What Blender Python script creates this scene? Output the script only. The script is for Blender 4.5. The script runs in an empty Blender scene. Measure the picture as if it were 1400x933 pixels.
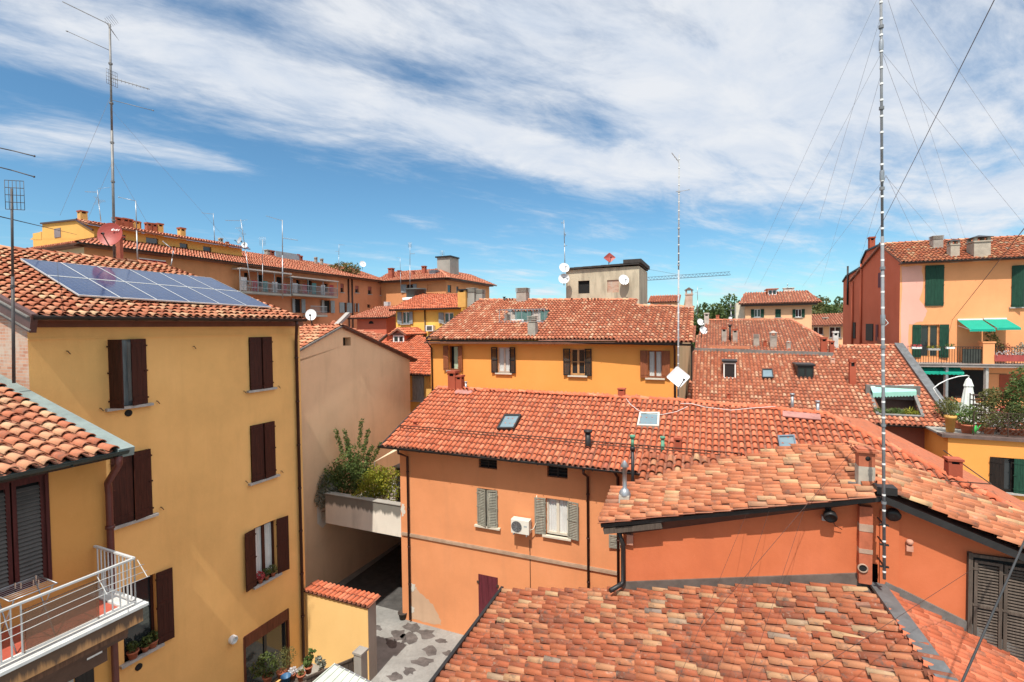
import bpy, math, random
from mathutils import Vector as V, Matrix
random.seed(7)
rnd = random.Random(11)
sc = bpy.context.scene
COL = sc.collection

# ------------------------------------------------------------------ camera
F, H = 661.0, 12.5
PITCH, ROLL = math.radians(1.7), math.radians(-0.63)
cp, sp, cr, sr = math.cos(PITCH), math.sin(PITCH), math.cos(ROLL), math.sin(ROLL)
FW = V((0, cp, -sp)); U0 = V((0, sp, cp)); R0 = V((1, 0, 0))
RT = R0 * cr + U0 * sr; UP = U0 * cr - R0 * sr
EYE = V((0, 0, H))
cam_d = bpy.data.cameras.new('camera'); cam_d.sensor_width = 36; cam_d.sensor_fit = 'HORIZONTAL'
cam_d.lens = F / 1400 * 36; cam_d.clip_end = 3000; cam_d.clip_start = 0.05
cam = bpy.data.objects.new('camera', cam_d); COL.objects.link(cam)
m = Matrix.Identity(4)
for i in range(3):
    m[i][0] = RT[i]; m[i][1] = UP[i]; m[i][2] = -FW[i]; m[i][3] = EYE[i]
cam.matrix_world = m
sc.camera = cam

def ray(px, py): return RT * ((px - 700) / F) - UP * ((py - 466.5) / F) + FW
def P(px, py, d):
    r = ray(px, py); return EYE + r * (d / r.y)
def onplane(px, py, p0, n):
    r = ray(px, py); return EYE + r * ((p0 - EYE).dot(n) / r.dot(n))
def proj(p):
    r = V(p) - EYE; k = F / r.dot(FW); return 700 + r.dot(RT) * k, 466.5 - r.dot(UP) * k
def onz(px, py, z): return onplane(px, py, V((0, 0, z)), V((0, 0, 1)))
Z = V((0, 0, 1))
YA = math.radians(24.06)
A = V((math.sin(YA), math.cos(YA), 0)); B = V((math.cos(YA), -math.sin(YA), 0))
OA = math.radians(22.71)
OU = V((math.cos(OA), -math.sin(OA), 0)); ON = V((-math.sin(OA), -math.cos(OA), 0))

# ------------------------------------------------------------------ mesh helpers
ROOTLOC = {}
class MB:
    def __init__(s): s.v = []; s.f = []; s.m = []; s.sm = []
    def poly(s, pts, mi=0, smooth=False):
        b = len(s.v); s.v += [tuple(p) for p in pts]; s.f.append(tuple(range(b, b + len(pts)))); s.m.append(mi); s.sm.append(smooth); return s
    def boxv(s, o, a, b, c, mi=0):
        # box from corner o along vectors a,b,c
        q = [o, o + a, o + a + b, o + b, o + c, o + a + c, o + a + b + c, o + b + c]
        k = len(s.v); s.v += [tuple(p) for p in q]
        for f in ((0, 3, 2, 1), (4, 5, 6, 7), (0, 1, 5, 4), (1, 2, 6, 5), (2, 3, 7, 6), (3, 0, 4, 7)):
            s.f.append(tuple(k + i for i in f)); s.m.append(mi); s.sm.append(False)
        return s
    def bar(s, p, q, w, h=None, up=Z, mi=0):
        p = V(p); q = V(q); h = w if h is None else h
        d = (q - p).normalized()
        x = d.cross(up)
        if x.length < 1e-4: x = d.cross(V((1, 0, 0)))
        x.normalize(); y = x.cross(d).normalized()
        return s.boxv(p - x * w / 2 - y * h / 2, x * w, y * h, q - p, mi)
    def tube(s, pts, r, n=6, mi=0, r2=None, cap=True):
        pts = [V(p) for p in pts]; k0 = len(s.v); N = len(pts); px_ = None
        for i, p in enumerate(pts):
            d = (pts[min(i + 1, N - 1)] - pts[max(i - 1, 0)]).normalized()
            x = d.cross(Z) if px_ is None else px_ - d * px_.dot(d)
            if x.length < 1e-2: x = d.cross(V((0, 1, 0)))
            x.normalize(); y = x.cross(d); px_ = x
            rr = r if r2 is None else r + (r2 - r) * i / max(1, N - 1)
            for j in range(n):
                a = 2 * math.pi * j / n
                s.v.append(tuple(p + x * (rr * math.cos(a)) + y * (rr * math.sin(a))))
        for i in range(N - 1):
            for j in range(n):
                a = k0 + i * n + j; b = k0 + i * n + (j + 1) % n
                s.f.append((a, b, b + n, a + n)); s.m.append(mi); s.sm.append(True)
        if cap:
            s.f.append(tuple(k0 + j for j in range(n))[::-1]); s.m.append(mi); s.sm.append(False)
            s.f.append(tuple(k0 + (N - 1) * n + j for j in range(n))); s.m.append(mi); s.sm.append(False)
        return s
    def prism(s, pts, ext, mi=0):
        pts = [V(p) for p in pts]; ext = V(ext); n = len(pts); k = len(s.v)
        s.v += [tuple(p) for p in pts] + [tuple(p + ext) for p in pts]
        s.f.append(tuple(range(k, k + n))); s.m.append(mi); s.sm.append(False)
        s.f.append(tuple(range(k + 2 * n - 1, k + n - 1, -1))); s.m.append(mi); s.sm.append(False)
        for i in range(n):
            j = (i + 1) % n
            s.f.append((k + i, k + n + i, k + n + j, k + j)); s.m.append(mi); s.sm.append(False)
        return s
    def lathe(s, c, prof, n=12, mi=0, axis=Z, xa=None):
        c = V(c); axis = V(axis).normalized()
        x = xa or (axis.cross(V((0, 1, 0))) if abs(axis.y) < .9 else axis.cross(V((1, 0, 0))))
        x = x.normalized(); y = axis.cross(x); k = len(s.v)
        for r, h in prof:
            for j in range(n):
                a = 2 * math.pi * j / n
                s.v.append(tuple(c + axis * h + x * (r * math.cos(a)) + y * (r * math.sin(a))))
        for i in range(len(prof) - 1):
            for j in range(n):
                a = k + i * n + j; b = k + i * n + (j + 1) % n
                s.f.append((a, b, b + n, a + n)); s.m.append(mi); s.sm.append(True)
        return s
    def build(s, name, mats, parent=None, bevel=0):
        off = ROOTLOC.get(parent.name, V((0, 0, 0))) if parent else V((0, 0, 0))
        me = bpy.data.meshes.new(name)
        me.from_pydata([(x - off.x, y - off.y, z - off.z) for x, y, z in s.v], [], s.f)
        if not isinstance(mats, (list, tuple)): mats = [mats]
        for mt in mats: me.materials.append(mt)
        me.polygons.foreach_set('material_index', s.m)
        me.polygons.foreach_set('use_smooth', s.sm)
        me.update()
        o = bpy.data.objects.new(name, me); COL.objects.link(o)
        if parent: o.parent = parent; ROOTLOC[o.name] = off
        if bevel:
            b = o.modifiers.new('bevel', 'BEVEL'); b.width = bevel; b.segments = 2; b.limit_method = 'ANGLE'
        return o

def tag(o, label, cat, group=None, kind=None):
    if label: o['label'] = label
    if cat: o['category'] = cat
    if group: o['group'] = group
    if kind: o['kind'] = kind
    return o
def thing(name, label, cat, loc, group=None):
    o = bpy.data.objects.new(name, None); o.empty_display_size = .2; COL.objects.link(o)
    o.location = loc; ROOTLOC[o.name] = V(loc)
    return tag(o, label, cat, group)
def struct(mb, name, mat):
    o = mb.build(name, mat); o['kind'] = 'structure'; return o

# ------------------------------------------------------------------ materials
def lin(c):
    return tuple((x / 255 / 12.92) if x / 255 <= .04045 else ((x / 255 + .055) / 1.055) ** 2.4 for x in c)
MC = {}
def newmat(name):
    mt = bpy.data.materials.new(name); mt.use_nodes = True
    nt = mt.node_tree; b = nt.nodes['Principled BSDF']
    return mt, nt, b
def node(nt, t, **kw):
    n = nt.nodes.new(t)
    for k, v in kw.items():
        if k == 'inp':
            for i, x in v.items(): n.inputs[i].default_value = x
        else: setattr(n, k, v)
    return n
def link(nt, a, b): nt.links.new(a, b)
def pos_noise(nt, scale, detail=4, rough=.6, stretch=(1, 1, 1)):
    g = node(nt, 'ShaderNodeNewGeometry'); mp = node(nt, 'ShaderNodeMapping'); mp.inputs['Scale'].default_value = stretch
    link(nt, g.outputs['Position'], mp.inputs['Vector'])
    n = node(nt, 'ShaderNodeTexNoise'); n.inputs['Scale'].default_value = scale; n.inputs['Detail'].default_value = detail; n.inputs['Roughness'].default_value = rough
    link(nt, mp.outputs['Vector'], n.inputs['Vector'])
    return n.outputs['Fac']
def ramp(nt, fac, stops, interp='LINEAR'):
    r = node(nt, 'ShaderNodeValToRGB'); r.color_ramp.interpolation = interp
    el = r.color_ramp.elements
    while len(el) < len(stops): el.new(.5)
    for e, (p, c) in zip(el, stops):
        e.position = p; e.color = (*c, 1) if len(c) == 3 else c
    link(nt, fac, r.inputs['Fac']); return r.outputs['Color']
def mixc(nt, fac, a, b, mode='MIX'):
    n = node(nt, 'ShaderNodeMix', data_type='RGBA', blend_type=mode)
    for i, x in ((0, fac), (6, a), (7, b)):
        if hasattr(x, 'node'): link(nt, x, n.inputs[i])
        elif isinstance(x, (int, float)): n.inputs[i].default_value = x
        else: n.inputs[i].default_value = (*x, 1)
    return n.outputs[2]
def bump(nt, b, fac, dist=.01, strength=.5):
    n = node(nt, 'ShaderNodeBump'); n.inputs['Distance'].default_value = dist; n.inputs['Strength'].default_value = strength
    link(nt, fac, n.inputs['Height']); link(nt, n.outputs['Normal'], b.inputs['Normal'])
def mul(c, k): return tuple(min(1, x * k) for x in c)

def plaster(name, col, var=.16, stain=.35, staincol=None, rough=.9, drip=None):
    if name in MC: return MC[name]
    mt, nt, b = newmat(name)
    big = pos_noise(nt, .55, 5, .62)
    c1 = ramp(nt, big, [(.25, mul(col, 1 - var)), (.5, col), (.75, tuple(min(1, x * (1 + var * .6) + .012) for x in col))])
    st = pos_noise(nt, 1.6, 6, .65, (1, 1, .18))
    sm = ramp(nt, st, [(.50, (0, 0, 0)), (.78, (stain, stain, stain))])
    c2 = mixc(nt, sm, c1, staincol or mul(col, .55))
    sp_ = pos_noise(nt, 9, 3, .7)
    s2 = ramp(nt, sp_, [(.62, (0, 0, 0)), (.75, (.22, .22, .22))])
    c3 = mixc(nt, s2, c2, tuple(min(1, x * 1.15 + .03) for x in col))
    if drip:   # dirt washed down from the edge at height drip[0] over drip[1] metres
        g = node(nt, 'ShaderNodeNewGeometry'); sx_ = node(nt, 'ShaderNodeSeparateXYZ'); link(nt, g.outputs['Position'], sx_.inputs[0])
        mr_ = node(nt, 'ShaderNodeMapRange'); link(nt, sx_.outputs['Z'], mr_.inputs[0]); mr_.inputs[1].default_value = drip[0] - drip[1]; mr_.inputs[2].default_value = drip[0]
        ns = pos_noise(nt, 5, 5, .7, (1, 1, .07)); ad = node(nt, 'ShaderNodeMath', operation='ADD'); link(nt, mr_.outputs[0], ad.inputs[0]); link(nt, ns, ad.inputs[1])
        c3 = mixc(nt, ramp(nt, ad.outputs[0], [(.82 if drip[1] < 1 else .9, (0, 0, 0)), (1.25 if 0 else 1.0, (.85, .85, .85))]), c3, drip[2])
    link(nt, c3, b.inputs['Base Color']); b.inputs['Roughness'].default_value = rough
    b.inputs['Specular IOR Level'].default_value = .2
    bump(nt, b, pos_noise(nt, 14, 6, .7), .012, .35)
    MC[name] = mt; return mt
def paint(name, col, rough=.55, var=.25, metal=0, scale=3, spec=.4):
    if name in MC: return MC[name]
    mt, nt, b = newmat(name)
    n = pos_noise(nt, scale, 5, .65)
    c = ramp(nt, n, [(.3, mul(col, 1 - var)), (.7, tuple(min(1, x * (1 + var * .5) + .004) for x in col))])
    link(nt, c, b.inputs['Base Color']); b.inputs['Roughness'].default_value = rough
    b.inputs['Metallic'].default_value = metal; b.inputs['Specular IOR Level'].default_value = spec
    bump(nt, b, pos_noise(nt, scale * 12, 3, .6), .003, .3)
    MC[name] = mt; return mt
def wood(name, col, rough=.7):
    if name in MC: return MC[name]
    mt, nt, b = newmat(name)
    n = pos_noise(nt, 6, 5, .65, (4, 4, .35))
    c = ramp(nt, n, [(.3, mul(col, .6)), (.7, mul(col, 1.25))])
    link(nt, c, b.inputs['Base Color']); b.inputs['Roughness'].default_value = rough; b.inputs['Specular IOR Level'].default_value = .25
    bump(nt, b, n, .006, .4)
    MC[name] = mt; return mt
def tilemat(name, stops, lichen=.35, lcol=(.10, .085, .07), pale=.25, soot=.5):
    if name in MC: return MC[name]
    mt, nt, b = newmat(name)
    g = node(nt, 'ShaderNodeNewGeometry')
    c = ramp(nt, g.outputs['Random Per Island'], stops)
    n1 = pos_noise(nt, 13, 5, .7)
    c = mixc(nt, ramp(nt, n1, [(.4, (0, 0, 0)), (.8, (.5, .5, .5))]), c, mixc(nt, .35, c, (.36, .20, .12)))
    n2 = pos_noise(nt, 4.5, 6, .75)
    c = mixc(nt, ramp(nt, n2, [(.53, (0, 0, 0)), (.66, (lichen,) * 3)]), c, lcol)
    n3 = pos_noise(nt, 7.3, 6, .75)
    c = mixc(nt, ramp(nt, n3, [(.57, (0, 0, 0)), (.68, (pale,) * 3)]), c, (.52, .42, .32))
    n4 = pos_noise(nt, .5, 3, .5)
    c = mixc(nt, ramp(nt, n4, [(.4, (0, 0, 0)), (.7, (soot * .5,) * 3)]), c, mixc(nt, .5, c, (.2, .08, .045)))
    link(nt, c, b.inputs['Base Color']); b.inputs['Roughness'].default_value = .9; b.inputs['Specular IOR Level'].default_value = .15
    bump(nt, b, pos_noise(nt, 40, 5, .7), .006, .5)
    MC[name] = mt; return mt
T_OLD = tilemat('old_terracotta', [(0, (.17, .062, .038)), (.06, (.26, .078, .042)), (.25, (.325, .086, .041)), (.5, (.37, .108, .05)), (.76, (.40, .138, .066)), (.9, (.43, .19, .098)), (.97, (.46, .29, .155)), (1, (.24, .185, .15))], .8, pale=.35)
T_NEW = tilemat('red_terracotta', [(0, (0.424, 0.101, 0.048)), (0.3, (0.53, 0.133, 0.061)), (0.7, (0.594, 0.164, 0.08)), (0.92, (0.636, 0.212, 0.111)), (1, (0.382, 0.106, 0.064))], .55, pale=.12, soot=.5)
T_FAR = tilemat('weathered_terracotta', [(0, (.36, .115, .065)), (.3, (.44, .14, .08)), (.6, (.48, .165, .095)), (.88, (.52, .21, .125)), (1, (.56, .29, .18))], .35, pale=.25)
T_ORG = tilemat('orange_terracotta', [(0, (.34, .11, .055)), (.2, (.45, .145, .068)), (.55, (.50, .175, .082)), (.84, (.53, .22, .115)), (.94, (.57, .35, .18)), (1, (.34, .16, .10))], .6, pale=.3)
T_PALE = tilemat('sunbleached_terracotta', [(0, (.34, .11, .06)), (.25, (.46, .15, .08)), (.55, (.52, .195, .105)), (.8, (.56, .27, .15)), (.93, (.60, .38, .22)), (1, (.44, .2, .12))], .45, pale=.25)
T_MID = tilemat('brown_red_terracotta', [(0, (.34, .10, .055)), (.3, (.45, .135, .07)), (.6, (.51, .17, .09)), (.84, (.57, .25, .14)), (.95, (.63, .38, .24)), (1, (.38, .14, .085))], .45, pale=.3)
CHAN = tilemat('shaded_dirty_channel_tile', [(0, (.17, .065, .04)), (.6, (.25, .085, .05)), (1, (.31, .13, .08))], .5, pale=.15)  # channel tiles darkened for the shadow between columns, plus their dirt
SLAB = paint('mortar_bed', (.20, .085, .055), .95, .4)
DMET = paint('dark_gutter_metal', (.028, .025, .024), .45, .3, .3)
BMET = paint('brown_gutter_metal', (.06, .022, .015), .45, .3, .2)
GMET = paint('zinc_flashing', (.15, .155, .155), .55, .35, .3)
LMET = paint('lead_flashing', (.20, .185, .165), .6, .4, .2)
GALV = paint('galvanised_steel', (.36, .37, .38), .4, .25, .6)
RUST = paint('rusty_steel', (.085, .05, .035), .7, .5, .3)
WHT = paint('white_paint', (.75, .74, .70), .5, .08)
CREAM = paint('cream_paint', (.62, .55, .43), .6, .1)
STONE = paint('pale_stone_sill', (.38, .355, .32), .85, .25)
MAROON = wood('maroon_shutter_wood', (.052, .014, .008), .6)
MARO2 = wood('maroon_door_wood', (.12, .022, .03), .6)
BROWNW = wood('brown_shutter_wood', (.022, .017, .014), .6)
REDW = wood('reddish_wood', (.27, .085, .035), .6)
GREYW = wood('grey_green_shutter_wood', (.25, .235, .185), .7)
GRYB = wood('blue_grey_shutter', (.28, .30, .30), .7)
GREENW = wood('dark_green_shutter', (.014, .055, .032), .55)
OLDW = wood('weathered_grey_wood', (.10, .075, .058), .85)
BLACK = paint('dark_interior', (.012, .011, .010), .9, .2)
CONC = plaster('grey_concrete', (.33, .31, .27), .2, .5)
BCONC = plaster('beige_render', (.50, .42, .30), .2, .7, (.12, .10, .075))
BRICK_RED = plaster('red_painted_brick', (.36, .085, .045), .25, .4)
def glassmat():
    mt, nt, b = newmat('window_glass')
    b.inputs['Base Color'].default_value = (.02, .024, .026, 1); b.inputs['Roughness'].default_value = .06
    b.inputs['Specular IOR Level'].default_value = .8
    bump(nt, b, pos_noise(nt, 2, 2, .5), .004, .15)
    return mt
GLASS = glassmat()
SKYL = paint('skylight_glass', (.15, .21, .235), .2, .15, 0, 3, .35)
CURT = paint('curtain_cloth', (.62, .61, .57), .9, .12)
CURTG = paint('pale_green_curtain', (.50, .56, .40), .9, .15)
def brickmat():
    mt, nt, b = newmat('old_brick')
    g = node(nt, 'ShaderNodeNewGeometry'); sx = node(nt, 'ShaderNodeSeparateXYZ'); link(nt, g.outputs['Position'], sx.inputs[0])
    cx = node(nt, 'ShaderNodeCombineXYZ'); link(nt, sx.outputs['X'], cx.inputs['X']); link(nt, sx.outputs['Z'], cx.inputs['Y'])
    t = node(nt, 'ShaderNodeTexBrick'); link(nt, cx.outputs[0], t.inputs['Vector'])
    t.inputs['Scale'].default_value = 1; t.inputs['Brick Width'].default_value = .27; t.inputs['Row Height'].default_value = .075; t.inputs['Mortar Size'].default_value = .008
    t.inputs['Color1'].default_value = (.40, .17, .10, 1); t.inputs['Color2'].default_value = (.52, .30, .20, 1); t.inputs['Mortar'].default_value = (.42, .35, .28, 1)
    n = pos_noise(nt, 2.2, 5, .7)
    c = mixc(nt, ramp(nt, n, [(.42, (0, 0, 0)), (.62, (.8, .8, .8))]), t.outputs['Color'], (.45, .37, .29))
    link(nt, c, b.inputs['Base Color']); b.inputs['Roughness'].default_value = .95
    bump(nt, b, t.outputs['Fac'], .01, -.5); return mt
BRICK = brickmat()
def leafmat(name, c1, c2):
    if name in MC: return MC[name]
    mt, nt, b = newmat(name)
    g = node(nt, 'ShaderNodeNewGeometry')
    c = ramp(nt, g.outputs['Random Per Island'], [(0, c1), (1, c2)])
    link(nt, c, b.inputs['Base Color']); b.inputs['Roughness'].default_value = .6; b.inputs['Specular IOR Level'].default_value = .3
    if 'Subsurface Weight' in b.inputs:
        tr = node(nt, 'ShaderNodeBsdfTranslucent'); link(nt, c, tr.inputs['Color'])
        mx = node(nt, 'ShaderNodeMixShader'); mx.inputs[0].default_value = .3
        out = nt.nodes['Material Output']; link(nt, b.outputs[0], mx.inputs[1]); link(nt, tr.outputs[0], mx.inputs[2]); link(nt, mx.outputs[0], out.inputs['Surface'])
    MC[name] = mt; return mt
LEAF_D = leafmat('dark_green_leaf', (.03, .05, .015), (.13, .16, .04))
LEAF_Y = leafmat('yellow_green_leaf', (.10, .14, .015), (.36, .33, .03))
LEAF_M = leafmat('mid_green_leaf', (.05, .085, .02), (.14, .19, .05))
LEAF_S = leafmat('silvery_leaf', (.15, .16, .12), (.36, .36, .29))
LEAF_T = leafmat('tree_leaf', (.035, .06, .015), (.11, .15, .04))
LEAF_O = leafmat('olive_leaf', (.06, .075, .02), (.19, .175, .055))
LEAF_R = leafmat('red_blossom', (.35, .03, .04), (.6, .12, .12))
LEAF_W = leafmat('white_blossom', (.6, .58, .58), (.8, .78, .78))
POT = paint('terracotta_pot', (.42, .13, .065), .85, .25)
POTY = paint('ochre_pot', (.62, .33, .08), .6, .12)
BLUEP = paint('blue_plastic', (.04, .13, .25), .4, .1)
GREENP = paint('bright_green_plastic', (.06, .45, .09), .4, .1)
TEAL = paint('teal_canvas', (.0, .30, .20), .8, .12)
MINT = paint('mint_canvas', (.30, .58, .47), .8, .1)
SUNC = paint('cream_canvas', (.70, .58, .40), .85, .08)
REDD = paint('red_dish_paint', (.34, .055, .04), .5, .12)
WDISH = paint('white_dish_paint', (.74, .74, .73), .5, .08)

# ------------------------------------------------------------------ frames, walls, windows
class Fr:
    def __init__(s, o, u, n): s.o = V(o); s.u = V(u); s.n = V(n)
    def pt(s, u, d, z): return V((s.o.x, s.o.y, 0)) + s.u * u + s.n * d + Z * z
    def uz(s, px, py, d=0):
        q = onplane(px, py, s.pt(0, d, 0), s.n); r = q - s.pt(0, d, 0)
        return r.dot(s.u), q.z
    def op(s, x0, x1, yt, yb, d=0):
        ym = (yt + yb) / 2; xm = (x0 + x1) / 2
        return s.uz(x0, ym, d)[0], s.uz(x1, ym, d)[0], s.uz(xm, yb, d)[1], s.uz(xm, yt, d)[1]

def wall(root, fr, u0, u1, z0, z1, holes, mat, gable=None, reveal=.16, depth=None, name='wall', back=True):
    """outer face with real openings; gable = extra (u,z) outline above z1; depth = closed box body behind"""
    mb = MB()
    us = sorted({u0, u1, *[x for h in holes for x in h[:2]]}); zs = sorted({z0, z1, *[x for h in holes for x in h[2:4]]})
    us = [x for x in us if u0 <= x <= u1]; zs = [x for x in zs if z0 <= x <= z1]
    for i in range(len(us) - 1):
        for j in range(len(zs) - 1):
            cu = (us[i] + us[i + 1]) / 2; cz = (zs[j] + zs[j + 1]) / 2
            if any(h[0] < cu < h[1] and h[2] < cz < h[3] for h in holes): continue
            mb.poly([fr.pt(us[i], 0, zs[j]), fr.pt(us[i + 1], 0, zs[j]), fr.pt(us[i + 1], 0, zs[j + 1]), fr.pt(us[i], 0, zs[j + 1])])
    for a, b, c, d in [h[:4] for h in holes]:
        for (p, q) in (((a, c), (b, c)), ((b, c), (b, d)), ((b, d), (a, d)), ((a, d), (a, c))):
            mb.poly([fr.pt(p[0], 0, p[1]), fr.pt(q[0], 0, q[1]), fr.pt(q[0], -reveal, q[1]), fr.pt(p[0], -reveal, p[1])])
    if gable: mb.poly([fr.pt(u, 0, z) for u, z in gable])
    if depth:
        mb.poly([fr.pt(u0, 0, z0), fr.pt(u0, 0, z1), fr.pt(u0, -depth, z1), fr.pt(u0, -depth, z0)])
        mb.poly([fr.pt(u1, 0, z0), fr.pt(u1, -depth, z0), fr.pt(u1, -depth, z1), fr.pt(u1, 0, z1)])
        if back: mb.poly([fr.pt(u0, -depth, z0), fr.pt(u0, -depth, z1), fr.pt(u1, -depth, z1), fr.pt(u1, -depth, z0)])
        mb.poly([fr.pt(u0, 0, z1), fr.pt(u1, 0, z1), fr.pt(u1, -depth, z1), fr.pt(u0, -depth, z1)])
    return mb.build(name, mat, root)

def leaf(root, fr, hu, sg, z0, z1, w, ang, mat, style='plank', t=.035, lab=None):
    """a shutter leaf hinged at u=hu; sg=+1 extends to +u when closed; ang in degrees from closed"""
    a = math.radians(ang)
    e = fr.u * (sg * math.cos(a)) + fr.n * math.sin(a)
    f = (e.cross(Z)).normalized()
    if f.dot(fr.n) < 0: f = -f
    o = fr.pt(hu, .03, z0); h = z1 - z0
    mb = MB()
    if style == 'louver':
        s = min(.055, w * .16)
        mb.boxv(o, e * s, f * t, Z * h); mb.boxv(o + e * (w - s), e * s, f * t, Z * h)
        for zz in (0, h / 2 - s / 2, h - s): mb.boxv(o + e * s + Z * zz + f * .001, e * (w - 2 * s), f * (t - .002), Z * s)
        n = max(6, int(h / .065))
        for i in range(n):
            zc = s + (h - 2 * s) * (i + .2) / n
            mb.boxv(o + e * s + Z * zc + f * .004, e * (w - 2 * s), f * .022 - Z * .028, Z * .010 + f * .004)
    else:
        n = max(2, int(round(w / .16)))
        for i in range(n):
            mb.boxv(o + e * (w * i / n + .002), e * (w / n - .004), f * (t - .008), Z * h)
        for zz in ((.12, h - .22) if style == 'plank' else (.1, h * .52, h - .2)):
            mb.boxv(o + e * .02 + Z * zz + f * .004, e * (w - .04), f * t, Z * .10)
    for zz in (.15, h / 2, h - .2): mb.boxv(o - e * .02 + Z * zz + f * .006, e * .10, f * (t + .004), Z * .04)
    s = mb.build('shutter', mat, root)
    if lab: s['label'] = lab
    return s

def window(root, fr, box, frame=WHT, kind='double', curtain=None, sill=True, rv=.16, sillmat=None, dark=None, name='window', bars=0):
    a, b, c, d = box[:4]; w = b - a; h = d - c; s = min(.07, w * .09)
    mb = MB(); y = -rv + .05
    O = lambda u, dd, z: fr.pt(u, dd, z)
    mb.boxv(O(a, y, c), fr.u * s, fr.n * -.05, Z * h); mb.boxv(O(b - s, y, c), fr.u * s, fr.n * -.05, Z * h)
    mb.boxv(O(a + s, y, d - s), fr.u * (w - 2 * s), fr.n * -.05, Z * s); mb.boxv(O(a + s, y, c), fr.u * (w - 2 * s), fr.n * -.05, Z * s * 1.3)
    if kind == 'double': mb.boxv(O((a + b) / 2 - s * .75, y + .005, c + s), fr.u * s * 1.5, fr.n * -.05, Z * (h - 2 * s))
    for i in range(bars):
        zz = c + h * (i + 1) / (bars + 1); mb.boxv(O(a + s, y - .005, zz - .015), fr.u * (w - 2 * s), fr.n * -.03, Z * .03)
    wf = mb.build(name, frame, root)
    g = MB().poly([O(a + s * .5, y - .03, c), O(b - s * .5, y - .03, c), O(b - s * .5, y - .03, d), O(a + s * .5, y - .03, d)])
    if curtain:
        # lace curtain hung just outside the pane line of sight: modelled as pleated cloth behind thin clear pane
        mbc = MB(); n = 24
        for k in range(n):
            def q(i, z):
                x = a + s * .6 + (w - 1.2 * s) * i / n
                return O(x, y - .045 + .018 * math.sin(i * 1.9) - .012, z)
            if kind == 'half' and k < n * .35: continue
            mbc.poly([q(k, c), q(k + 1, c), q(k + 1, d), q(k, d)], 0, True)
        mbc.build('curtain', curtain, wf)
        # open dark room behind
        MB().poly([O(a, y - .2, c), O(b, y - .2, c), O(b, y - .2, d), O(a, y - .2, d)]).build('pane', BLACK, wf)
    else:
        g.build('pane', dark or GLASS, wf)
    if sill:
        MB().boxv(O(a - .12, .12, c - .07), fr.u * (w + .24), fr.n * -.24, Z * .07).build('sill', sillmat or STONE, wf)
    return wf

def gutter(root, p, q, r=.07, mat=DMET, name='gutter'):
    p = V(p); q = V(q); d = (q - p).normalized(); x = d.cross(Z).normalized(); mb = MB(); n = 8
    def sec(c, rr): return [c + x * (rr * math.cos(math.pi * i / n)) - Z * (rr * math.sin(math.pi * i / n)) for i in range(n + 1)]
    for a, b in ((sec(p, r), sec(q, r)), (sec(p, r * .88), sec(q, r * .88))):
        for i in range(n): mb.poly([a[i], a[i + 1], b[i + 1], b[i]], 0, True)
    for c in (p, q): mb.poly(sec(c, r))
    L = (q - p).length
    for s_ in (1, -1): mb.tube([p + x * r * s_, q + x * r * s_], .008, 5)
    for i in range(int(L / 1.0) + 1): mb.bar(p + d * (i * 1.0 + .02) - Z * r - x * r, p + d * (i * 1.0 + .02) - Z * r + x * r, .025, .008)
    return mb.build(name, mat, root)
def downpipe(root, pts, r=.05, mat=BMET):
    mb = MB().tube(pts, r, 8)
    for i in range(len(pts) - 1):
        a, b = V(pts[i]), V(pts[i + 1])
        L = (b - a).length; d = (b - a).normalized()
        for k in range(int(L / 1.6)):
            c = a + d * (k * 1.6 + .6); mb.tube([c, c + d * .06], r * 1.25, 8)
    return mb.build('downpipe', mat, root)

# ------------------------------------------------------------------ tiled roofs
def pip(x, y, pg):
    c = False; n = len(pg); j = n - 1
    for i in range(n):
        xi, yi = pg[i]; xj, yj = pg[j]
        if (yi > y) != (yj > y) and x < (xj - xi) * (y - yi) / (yj - yi) + xi: c = not c
        j = i
    return c
class Plane:
    def __init__(s, pts):
        n = V((0, 0, 0)); pts = [V(p) for p in pts]
        for i in range(len(pts)):
            a, b = pts[i], pts[(i + 1) % len(pts)]
            n += V(((a.y - b.y) * (a.z + b.z), (a.z - b.z) * (a.x + b.x), (a.x - b.x) * (a.y + b.y)))
        n.normalize(); s.n = n if n.z > 0 else -n; s.p = sum(pts, V((0, 0, 0))) / len(pts)
    def px(s, x, y, h=0): return onplane(x, y, s.p + s.n * h, s.n)
def planeof(p, u, up_):  # through p, containing u and upslope vector
    n = V(u).cross(V(up_)).normalized(); pl = Plane.__new__(Plane); pl.n = n if n.z > 0 else -n; pl.p = V(p); return pl
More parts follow.
